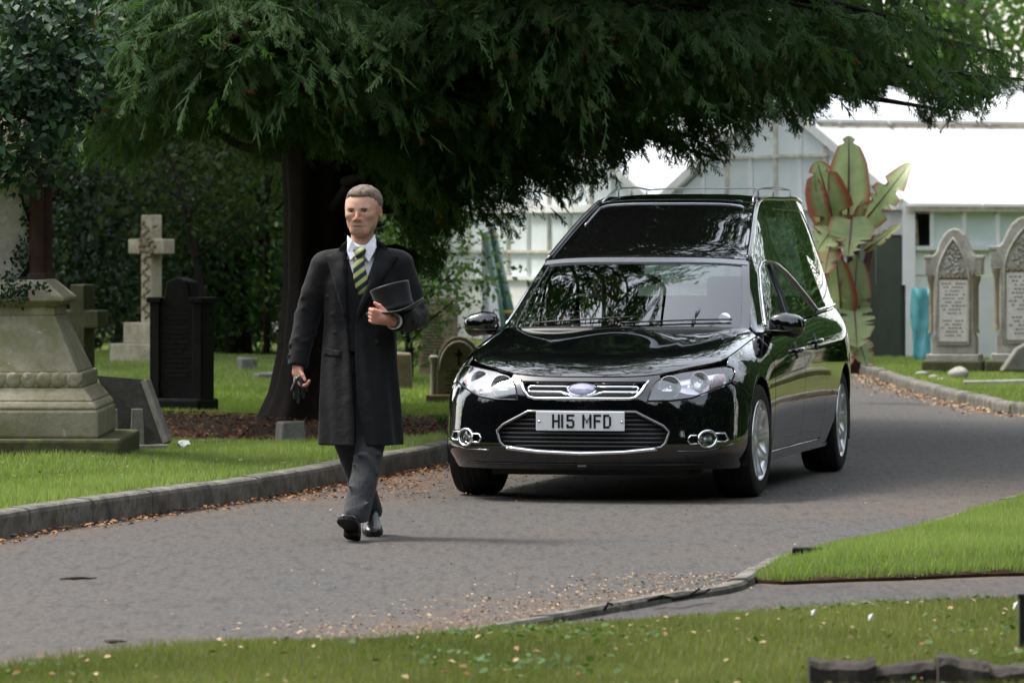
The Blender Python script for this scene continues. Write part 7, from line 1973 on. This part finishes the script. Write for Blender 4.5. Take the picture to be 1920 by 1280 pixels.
def fingers(Fd, wrist, palm, fdir, pdir, side, curl, L=.078, spread=.019, thumb_dir=None, r=.0092):
    """hand: palm, four fingers bent at their knuckles, a thumb. fdir along the hand, pdir where the palm faces, side across (towards the thumb)"""
    fdir, pdir, side = (np.array(v, float) / np.linalg.norm(v) for v in (fdir, pdir, side)); palm = np.array(palm, float); wrist = np.array(wrist, float)
    Fd.cone(wrist, palm - fdir * .02, .027, .030, .02)
    for k in (-1.5, -.5, .5, 1.5): Fd.cone(palm - fdir * .035 + side * k * .012, palm + fdir * .035 + side * k * spread, .016, .0125, .012)
    ln = {-1.5: .80, -.5: .95, .5: 1.0, 1.5: .92}
    for k in (-1.5, -.5, .5, 1.5):
        p = palm + fdir * .040 + side * k * spread; d = fdir.copy(); a = 0.0
        for j, (seg, cl) in enumerate(((.45, curl[0]), (.32, curl[1]), (.26, curl[2]))):
            a += cl; d = fdir * math.cos(a) + pdir * math.sin(a); q = p + d * L * seg * ln[k]
            Fd.cone(p, q, r * (1.05 - .08 * j), r * (.98 - .08 * j), .0035); p = q
    td = np.array(thumb_dir, float) / np.linalg.norm(thumb_dir)
    p = palm - fdir * .025 + side * .030; q = p + td * .036 + side * .010; Fd.cone(p, q, .0135, .0110, .008)
    t2 = td * .8 + fdir * .45 + pdir * .25; t2 /= np.linalg.norm(t2); q2 = q + t2 * .030; Fd.cone(q, q2, .0105, .0085, .004)

MY = 27.3
MX0 = PX(675, MY)
man = empty('person', (MX0, MY, 0), 0, 'man in long black overcoat walking ahead of the hearse with top hat under one arm', 'person')
# --- body: one skin from head to ankles
B = Field((-.42, -.47, .0), (.38, .34, 1.83), .0037)
HEADC = (.016, -.012, 1.682)
B.stack([.86, .98, 1.12, 1.28, 1.38, 1.43], [0] * 6, [.0] * 6, [.135, .130, .122, .125, .115, .07], [.085, .080, .072, .072, .060, .045], .02)
B.cone((-.15, .01, 1.375), (.16, .01, 1.375), .045, .045, .03); B.cone((.008, .025, 1.42), (.014, .016, 1.60), .063, .056, .03)
B.cone((-.185, 0, 1.375), (-.272, .03, 1.12), .048, .038, .02); B.cone((-.272, .03, 1.12), (-.316, -.03, .890), .038, .027, .015)
B.cone((.195, 0, 1.375), (.272, .02, 1.13), .048, .038, .02); B.cone((.272, .0, 1.13), (.165, -.290, 1.112), .038, .027, .015)
B.cone((.07, 0, .88), (.058, -.125, .50), .070, .048, .03); B.cone((.058, -.125, .50), (-.012, -.33, .12), .05, .036, .02)
B.cone((-.07, 0, .88), (-.055, .0, .48), .075, .05, .03); B.cone((-.055, .0, .48), (.048, .22, .13), .05, .036, .02)
fr, Rm, at = make_head(B, HEADC, R(-15), R(6))
# right hand hangs down, closed round a pair of gloves; left hand holds the hat brim
fingers(B, (-.316, -.03, .885), (-.318, -.045, .825), (-.05, -.25, -1), (.85, -.35, .15), (.30, -1, .25), (.9, .9, .7), L=.082, thumb_dir=(.45, -.45, -.8))
fingers(B, (.165, -.290, 1.112), (.112, -.362, 1.130), (-1, -.30, .16), (.1, 1, .15), (.05, -.2, 1), (1.0, 1.25, .9), L=.078, thumb_dir=(-.75, .15, .6))
B.mesh('body', M_SKIN, man, at)
head_extras(man, fr, Rm)
# --- coat
def folds(th, z): return -.0085 * np.sin(th * 7 + 1.0 + z * 1.5) * np.clip((1.05 - z) / .5, 0, 1) - .004 * np.sin(th * 12 + z * 6) * np.clip((1.2 - z) / .3, 0, 1)
def coat_solid(grow=0.0, h=.0055, lo=(-.42, -.42, .44), hi=(.40, .26, 1.56)):
    C = Field(lo, hi, h)
    zs = [.477, .70, .95, 1.08, 1.20, 1.30, 1.38, 1.44]
    C.stack(zs, [.002, 0, -.002, 0, .004, .008, .012, .012], [-.058, -.040, -.012, -.0, .0, .0, .005, .012], [a + grow for a in (.212, .203, .190, .182, .188, .198, .190, .11)], [a + grow for a in (.195, .172, .142, .130, .132, .132, .115, .075)], .03, folds, 2.3)
    C.cone((-.165, .005, 1.398), (.188, .005, 1.402), .064 + grow, .064 + grow, .02)
    C.cone((-.19, .006, 1.402), (-.150, .006, 1.405), .050 + grow, .055 + grow, .015); C.cone((.222, .006, 1.404), (.17, .006, 1.408), .050 + grow, .055 + grow, .015)
    C.cone((.01, .028, 1.440), (-.15, .01, 1.402), .066 + grow, .060 + grow, .03); C.cone((.014, .028, 1.440), (.17, .01, 1.408), .066 + grow, .060 + grow, .03)
    return C
coat = coat_solid(); inner = coat_solid(-.014)
# sleeves
wr = random.Random(3)
def sleeve(C, P, Rr, wob):
    n = len(P)
    for i in range(n - 1): C.cone(P[i], P[i + 1], Rr[i], Rr[i + 1], .012)
    for i in range(wob):      # creases thrown across the cloth
        f = wr.uniform(.15, .95) * (n - 1); k = min(int(f), n - 2); p = np.array(P[k]) + (np.array(P[k + 1]) - np.array(P[k])) * (f - k); r_ = Rr[k]
        a = wr.uniform(0, 6.28); o = np.array([math.cos(a), math.sin(a) * .8, .15]) * r_ * .86; t_ = np.array([-math.sin(a), math.cos(a), .5]) * r_ * .5
        C.cone(p + o - t_, p + o + t_, .006, .006, .016)
sleeve(coat, [(-.180, .005, 1.385), (-.232, .015, 1.25), (-.272, .03, 1.12), (-.300, .005, 1.0), (-.316, -.028, .885)], [.076, .068, .064, .056, .053], 16)
sleeve(coat, [(.198, .005, 1.39), (.245, .012, 1.26), (.270, .005, 1.135), (.245, -.11, 1.115), (.196, -.250, 1.110)], [.076, .072, .073, .064, .052], 16)
X_, Y_, Z_ = np.meshgrid(*coat.pts(), indexing='ij')
zk_ = [.44, .477, .60, .70, .95, 1.10, 1.19, 1.30, 1.40, 1.47, 1.56]
xl_ = np.interp(Z_, zk_, [-.020, -.018, -.022, -.030, -.048, -.062, -.068, -.070, -.066, -.060, -.06]); xr_ = np.interp(Z_, zk_, [.045, .038, .008, -.010, -.024, -.022, .000, .046, .075, .098, .11])
wedge = np.maximum(np.maximum(xl_ - X_, X_ - xr_), Y_ + .02)
shell = np.maximum(coat.f, -np.where(Z_ > .5, inner.f, np.minimum(inner.f, .5 - Z_ + inner.f * 0 - .0 + np.maximum(inner.f, -.02))))
full_front = coat.f.copy()
# hollow skirt at the hem, open front, neck opening, cuffs
shell = np.maximum(coat.f, -inner.f)
shell = np.maximum(shell, -wedge)
neck = np.sqrt((X_ - .016) ** 2 + (Y_ - .012) ** 2) - np.interp(Z_, [1.40, 1.46, 1.50, 1.56], [.060, .068, .074, .080]); shell = np.maximum(shell, -np.maximum(neck, 1.42 - Z_))
for a, d in (((-.316, -.03, .872), (-.12, -.26, -.96)), ((.188, -.268, 1.110), (-.36, -.93, -.02))):
    d = np.array(d) / np.linalg.norm(d); pl_ = (X_ - a[0]) * d[0] + (Y_ - a[1]) * d[1] + (Z_ - a[2]) * d[2]
    near = np.sqrt((X_ - a[0]) ** 2 + (Y_ - a[1]) ** 2 + (Z_ - a[2]) ** 2) - .10
    shell = np.maximum(shell, -np.maximum(-pl_, near))
cf = coat.copy(); cf.f = shell.astype(np.float32); cf.mesh('overcoat', M_COAT, man, smooth_it=2)
axx, axy, axz = coat.pts()
def front_y(x, z, off=0.0):
    """where the coat's chest lies at (x, z), seen from the road"""
    i = int(np.clip(round((x - axx[0]) / coat.h), 0, len(axx) - 1)); k = int(np.clip(round((z - axz[0]) / coat.h), 0, len(axz) - 1))
    col = full_front[i, :, k]; j = np.argmax(col < 0)
    if not (col < 0).any(): return -.06 - off
    if j > 0: t_ = col[j - 1] / (col[j - 1] - col[j]); return axy[j - 1] + t_ * coat.h - off
    return axy[j] - off
bodyonly = coat_solid()
def chest_y(x, z, off=0.0):
    i = int(np.clip(round((x - axx[0]) / coat.h), 0, len(axx) - 1)); k = int(np.clip(round((z - axz[0]) / coat.h), 0, len(axz) - 1)); col = bodyonly.f[i, :, k]
    return (axy[np.argmax(col < 0)] if (col < 0).any() else -.05) - off
def patch(name, poly, mat, parent, off, thick=.006, step=.012, fn=None, bulge=0.0):
    """cloth piece cut to an outline in (px, py) of the photograph and laid on the chest"""
    fn = fn or chest_y; s = F / MY
    P = np.array([((a - 675) / s, CAM_H - (b - HOR) / s) for a, b in poly]); P = dens(P, step)
    lo, hi = P.min(0), P.max(0); gx, gz = np.meshgrid(np.arange(lo[0], hi[0], step), np.arange(lo[1], hi[1], step)); g = np.stack([gx.ravel(), gz.ravel()], 1); g = g[inside(g, P)]
    if len(g): g = g[dist_to(g, P) > step * .4]
    A = np.concatenate([P, g]) if len(g) else P; n = len(P)
    vs, es, fs, *_ = geometry.delaunay_2d_cdt([Vector(p) for p in A], [(i, (i + 1) % n) for i in range(n)], [], 1, 1e-6)
    V2 = np.array([tuple(v) for v in vs]); T = np.array([f for f in fs if len(f) == 3])
    dE = np.minimum(dist_to(V2, P) / .02, 1); Y = np.array([fn(x, z) for x, z in V2])
    for _ in range(2):
        Y = np.array([Y[(np.abs(V2 - v).sum(1) < step * 1.8)].mean() for v in V2])
    Y = Y - off - bulge * dE
    o = np_mesh(name, np.column_stack([V2[:, 0], Y, V2[:, 1]]), T, mat, parent, True)
    m = o.modifiers.new('thick', 'SOLIDIFY'); m.thickness = thick; m.offset = 0; return o
# lapels, buttons, pocket flap
patch('lapel', [(706, 448), (716, 456), (727, 466), (733, 475), (748, 482), (735, 500), (716, 528), (694, 560), (674, 596), (670, 585), (676, 568), (692, 530), (701, 490), (707, 465)], M_COAT, man, .010, bulge=.008)
patch('lapel', [(650, 452), (641, 462), (632, 472), (612, 480), (622, 510), (634, 552), (646, 592), (652, 590), (649, 555), (648, 520), (647, 490), (651, 466)], M_COAT, man, .010, bulge=.008)
patch('collar', [(650, 452), (652, 466), (641, 476), (632, 472), (640, 461)], M_COATD, man, .016, .005); patch('collar', [(706, 448), (707, 464), (722, 480), (733, 475), (718, 456)], M_COATD, man, .016, .005)
for a, b in ((616, 556), (625, 588), (630, 622), (708, 640), (700, 560)):
    s = F / MY; x, z = (a - 675) / s, CAM_H - (b - HOR) / s; m = MB(); m.lathe([(0, 0), (.012, 0), (.012, .003), (.008, .0045), (0, .004)], 12, Matrix.Translation((x, front_y(x, z, -.001), z)) @ Matrix.Rotation(R(90), 4, 'X')); m.build('button', M_SOLE, man, True)
patch('pocket_flap', [(608, 652), (640, 656), (640, 668), (608, 664)], M_COATD, man, .006, .004)
# waistcoat and shirt
wc = coat_solid(-.026, .006, (-.20, -.20, .95), (.22, .02, 1.50)); X2, Y2, Z2 = np.meshgrid(*wc.pts(), indexing='ij')
vz = [1.0, 1.262, 1.30, 1.36, 1.42, 1.50]; vL = np.interp(Z2, vz, [.0, .008, -.012, -.038, -.056, -.07]); vR = np.interp(Z2, vz, [.0, .012, .030, .052, .072, .09])
ww = np.maximum(np.maximum(vL - X2, X2 - vR), 1.262 - Z2)
sh_ = wc.copy(); wc.f = np.maximum(np.maximum(wc.f, -ww), np.maximum(Y2 + .005, Z2 - 1.42)).astype(np.float32); wc.mesh('waistcoat', M_COATD, man)
sh_.f = np.maximum(sh_.f + .008, np.maximum(Y2 + .005, 1.22 - Z2)).astype(np.float32)
nk = np.sqrt((X2 - .016) ** 2 + (Y2 - .012) ** 2) - .048; sh_.f = np.maximum(sh_.f, -np.maximum(nk, 1.43 - Z2)).astype(np.float32); sh_.mesh('shirt', M_SHIRT, man)
m = MB(); rgC = []
for zc, rr0 in ((1.445, .074), (1.475, .072), (1.505, .069), (1.522, .0675), (1.524, .0645), (1.50, .0645), (1.46, .066)):
    ring = []
    for k in range(28):
        a = 2 * math.pi * k / 28; fwd = max(0, -math.sin(a)); ring.append((.014 + rr0 * math.cos(a), .012 + rr0 * 1.08 * math.sin(a), zc - .030 * fwd ** 2 + .006 * (1 - fwd)))
    rgC.append(ring)
m.rings(rgC); m.build('collar_band', M_SHIRT, man, True)
def flat(name, pts3, mat, thick=.004, parent=man):
    m = MB(); m.add(pts3, [tuple(range(len(pts3)))]); o = m.build(name, mat, parent); md = o.modifiers.new('thick', 'SOLIDIFY'); md.thickness = thick; md.offset = 0; return o
def q3(a, b, y): s = F / MY; return ((a - 675) / s, y, CAM_H - (b - HOR) / s)
flat('collar_flap', [q3(652, 441, -.052), q3(661, 450, -.080), (q3(675, 470, -.092)), q3(658, 488, -.106), q3(652, 472, -.088)], M_SHIRT)
flat('collar_flap', [q3(704, 439, -.052), q3(694, 452, -.080), (q3(678, 470, -.092)), q3(693, 491, -.106), q3(705, 466, -.088)], M_SHIRT)
tie = empty('tie', (0, 0, 0)); tie.parent = man
s = F / MY
m = MB(); rgT = []
for b_, hw, yy, th in ((463, 9, -.094, .008), (470, 12.5, -.103, .014), (478, 9, -.107, .013), (483, 7, -.105, .008)):
    zc = CAM_H - (b_ - HOR) / s; xc = (675.5 - 675) / s; rgT.append([(xc + hw / s * math.cos(a), yy + th * math.sin(a), zc) for a in np.linspace(0, 2 * math.pi, 14, endpoint=False)])
m.rings(rgT); m.build('knot', M_TIE, tie, True)
m = MB(); rgT = []
for b_, xc, hw, yy, th in ((480, 675, 7, -.100, .007), (492, 674, 10, -.108, .009), (510, 676, 12.5, -.114, .009), (526, 678, 13.5, -.116, .008), (540, 680, 12, -.112, .007), (552, 681, 8, -.104, .006)):
    zc = CAM_H - (b_ - HOR) / s; rgT.append([((xc - 675) / s + hw / s * math.cos(a), yy + th * math.sin(a), zc) for a in np.linspace(0, 2 * math.pi, 14, endpoint=False)])
m.rings(rgT); m.build('blade', M_TIE, tie, True)
# shirt cuff of the raised arm
m = MB(); d = Vector((-.36, -.93, -.02)).normalized(); c_ = Vector((.182, -.280, 1.110)); m.lathe([(.040, -.012), (.0415, .018), (.038, .018), (.037, -.012)], 18, Matrix.Translation(c_) @ d.to_track_quat('Z', 'Y').to_matrix().to_4x4()); m.build('shirt_cuff', M_SHIRT, man, True)
# --- trousers and shoes
Tf = Field((-.20, -.44, .06), (.20, .33, .98), .006)
def leg(pts, rr):
    for i in range(len(pts) - 1): Tf.cone(pts[i], pts[i + 1], rr[i], rr[i + 1], .010)
leg([(.07, 0, .92), (.060, -.130, .50), (.024, -.245, .29), (-.014, -.335, .115)], [.098, .074, .069, .068])
leg([(-.07, 0, .92), (-.055, .0, .48), (.0, .12, .28), (.050, .225, .125)], [.100, .074, .066, .060])
for i in range(9):
    f = wr.uniform(0, 1); a, b = ((.062, -.16, .50), (-.014, -.335, .115)) if i < 14 else ((-.055, 0, .48), (.05, .225, .125)); p = np.array(a) + (np.array(b) - np.array(a)) * f
    o = np.array([wr.uniform(-.05, .05), -.055, 0]); Tf.cone(p + o + [-.03, 0, wr.uniform(-.05, .05)], p + o + [.03, 0, wr.uniform(-.05, .05)], .004, .004, .03)
Xt, Yt_, Zt = np.meshgrid(*Tf.pts(), indexing='ij')
Tf.f = np.maximum(Tf.f, np.where(Yt_ < -.05, .098 - Zt + (Yt_ + .34) * .10, .092 - Zt)).astype(np.float32)
Tf.mesh('trousers', M_TROU, man, smooth_it=2)
def shoe(heel, toe, up, label=None):
    """heel and toe points of the sole, and which way is up for it"""
    h_, t_ = np.array(heel, float), np.array(toe, float); ax = t_ - h_; L = np.linalg.norm(ax); ax /= L; up = np.array(up, float); up = up - ax * (up @ ax); up /= np.linalg.norm(up); sd = np.cross(ax, up)
    r = empty('shoe'); r.parent = man
    fr_ = lambda a, b, c: tuple(h_ + ax * a * L + sd * b + up * c)
    m = MB(); rg_ = []
    for u, w, hh in ((-.04, .022, .055), (.03, .034, .075), (.15, .038, .092), (.30, .039, .095), (.45, .041, .078), (.60, .047, .058), (.75, .050, .046), (.88, .044, .040), (.96, .031, .034), (1.0, .016, .026)):
        rg_.append([fr_(u, w * x_, .012 + (hh - .012) * z_) for x_, z_ in ((-1, 0), (-1.02, .3), (-.82, .75), (-.4, 1), (.4, 1), (.82, .75), (1.02, .3), (1, 0))])
    m.rings(rg_); m.build('upper', M_SHOE, r, True)
    m = MB(); m.rings([[fr_(u, w * x_, z_) for x_, z_ in ((-1, .0), (-1, .014), (1, .014), (1, .0))] for u, w in ((.34, .036), (.45, .042), (.60, .051), (.75, .054), (.88, .048), (.97, .034), (1.02, .014))]); m.build('sole', M_SOLE, r)
    m = MB(); m.rings([[fr_(u, w * x_, z_) for x_, z_ in ((-1, -.022), (-1, .014), (1, .014), (1, -.022))] for u, w in ((-.05, .022), (.0, .036), (.12, .041), (.28, .040))]); m.build('heel', M_SOLE, r)
    m = MB(); m.rings([[fr_(u, w * x_, z_) for x_, z_ in ((-1, .002), (-1, .014), (1, .014), (1, .002))] for u, w in ((.27, .038), (.36, .037))]); m.build('shank', M_SOLE, r)
    return r
shoe((-.022, -.300, .026), (-.058, -.560, .120), (0, -.4, 1))
shoe((.050, .262, .062), (.066, .010, .004), (0, .25, 1))
# --- gloves in the right hand
gl = empty('gloves', (MX0 - .315, MY - .06, .80), 0, 'pair of black leather gloves dangling from the walking man\'s closed hand', 'gloves')
Gf = Field((-.06, -.07, -.14), (.08, .05, .07), .004)
Gf.ell((.005, -.01, .0), (.026, .018, .045), .01)
for a, b in (((-.012, -.012, -.02), (-.016, -.02, -.085)), ((.004, -.018, -.02), (.004, -.028, -.105)), ((.020, -.012, -.02), (.030, -.018, -.080)), ((.026, -.006, .0), (.045, -.012, -.045)), ((-.004, -.02, .01), (-.030, -.030, -.045)), ((.012, -.024, .02), (.026, -.040, -.035))): Gf.cone(a, b, .012, .008, .006)
Gf.mesh('gloves', M_GLOVE, gl)
# --- top hat under the left arm
HX, HY_, HZ = (746 - 675) / s, -.262, CAM_H - (584 - HOR) / s
hat = empty('top_hat', (MX0 + HX, MY + HY_, HZ), 0, 'black felt top hat held upright against the walking man\'s side', 'hat')
hat.rotation_euler = (R(-8), R(-15), R(8))
m = MB(); rgH = []
for r_, z_ in ((.0955, .0), (.093, .02), (.0925, .05), (.095, .09), (.100, .128), (.1015, .136), (.099, .141), (.090, .1425), (.04, .144), (.001, .144)):
    rgH.append([(r_ * 1.02 * math.cos(a), r_ * .88 * math.sin(a), z_) for a in np.linspace(0, 2 * math.pi, 44, endpoint=False)])
m.rings(rgH); m.build('crown', M_HAT, hat, True)
m = MB(); m.rings([[(r_ * 1.02 * math.cos(a), r_ * .88 * math.sin(a), z_) for a in np.linspace(0, 2 * math.pi, 40, endpoint=False)] for r_, z_ in ((.0965, .004), (.0945, .034), (.092, .034), (.093, .004))]); m.build('hat_band', M_COATD, hat, True)
m = MB(); rgH = []
for f, th in ((0, .0), (.35, .0), (.7, .0), (.92, -.002), (1.0, -.001), (1.02, .005), (1.0, .010), (.92, .0075), (.7, .004), (.35, .004), (0, .004)):
    ring = []
    for a in np.linspace(0, 2 * math.pi, 48, endpoint=False):
        ca, sa = math.cos(a), math.sin(a); r_ = .086 + f * .056; lift = .030 * abs(ca) ** 1.6 * f ** 2 - .012 * abs(sa) ** 2 * f
        ring.append((r_ * 1.06 * ca, r_ * .94 * sa, lift + th - .002))
    rgH.append(ring)
m.rings(rgH, cap=False, closed=True); m.build('brim', M_HAT, hat, True)

# --- the driver behind the windscreen
dv = empty('person', tuple(car.location), R(-CAR_YAW), 'driver in dark suit and pale shirt sitting behind the hearse steering wheel', 'person')
Bd = Field((-.75, 1.95, .42), (.02, 3.05, 1.42), .0075)
Bd.stack([.50, .70, .90, 1.02], [-.36] * 4, [2.80, 2.83, 2.85, 2.86], [.16, .15, .16, .10], [.11, .10, .10, .07], .03)
Bd.cone((-.52, 2.84, .98), (-.20, 2.84, .98), .05, .05, .04); Bd.cone((-.36, 2.86, 1.0), (-.36, 2.82, 1.14), .06, .055, .03)
for sx in (-1, 1):
    Bd.cone((-.36 + sx * .18, 2.83, .97), (-.36 + sx * .27, 2.60, .78), .05, .042, .02); Bd.cone((-.36 + sx * .27, 2.60, .78), (-.36 + sx * .175, 2.24, .965), .042, .028, .02)
    fingers(Bd, (-.36 + sx * .175, 2.24, .965), (-.36 + sx * .172, 2.18, .995), (0, -.6, .8), (0, -.8, -.6), (-sx, 0, 0), (.7, .9, .6), thumb_dir=(-sx, -.2, .4))
    Bd.cone((-.36 + sx * .09, 2.78, .55), (-.36 + sx * .12, 2.33, .60), .08, .06, .03); Bd.cone((-.36 + sx * .12, 2.33, .60), (-.36 + sx * .10, 2.06, .45), .06, .045, .02)
frd, Rd, atd = make_head(Bd, (-.36, 2.775, 1.235), 0, R(2))
Bd.mesh('body', M_SKIN, dv, atd); head_extras(dv, frd, Rd, .006, simple('dark_hair', (.02, .015, .012), .6, .3))
Jd = Field((-.75, 2.1, .46), (.02, 3.05, 1.16), .009)
Jd.stack([.48, .70, .90, 1.03], [-.36] * 4, [2.80, 2.83, 2.85, 2.86], [.195, .185, .195, .12], [.135, .125, .125, .08], .03); Jd.cone((-.53, 2.84, .98), (-.19, 2.84, .98), .066, .066, .04)
for sx in (-1, 1):
    Jd.cone((-.36 + sx * .18, 2.83, .97), (-.36 + sx * .27, 2.60, .78), .066, .056, .02); Jd.cone((-.36 + sx * .27, 2.60, .78), (-.36 + sx * .185, 2.28, .945), .056, .044, .02)
Xj, Yj, Zj = np.meshgrid(*Jd.pts(), indexing='ij'); vw = np.abs(Xj + .36) - np.interp(Zj, [.74, 1.04], [.005, .070]); Jd.f = np.maximum(Jd.f, -np.maximum(np.maximum(vw, Yj - 2.82), .74 - Zj)).astype(np.float32)
Jd.mesh('jacket', M_COATD, dv)
Sd = Field((-.47, 2.66, .68), (-.25, 2.95, 1.13), .008); Sd.stack([.70, .90, 1.03, 1.09], [-.36] * 4, [2.83, 2.85, 2.86, 2.85], [.172, .178, .11, .064], [.112, .112, .082, .066], .02); Sd.mesh('shirt', M_SHIRT, dv)
m = MB(); m.rings([[(-.36 + hw * math.cos(a), yy + .008 * math.sin(a), zz_) for a in np.linspace(0, 2 * math.pi, 10, endpoint=False)] for zz_, hw, yy in ((1.055, .012, 2.768), (1.035, .020, 2.760), (1.01, .014, 2.757), (.90, .032, 2.730), (.76, .034, 2.722))]); m.build('tie', M_COATD, dv, True)
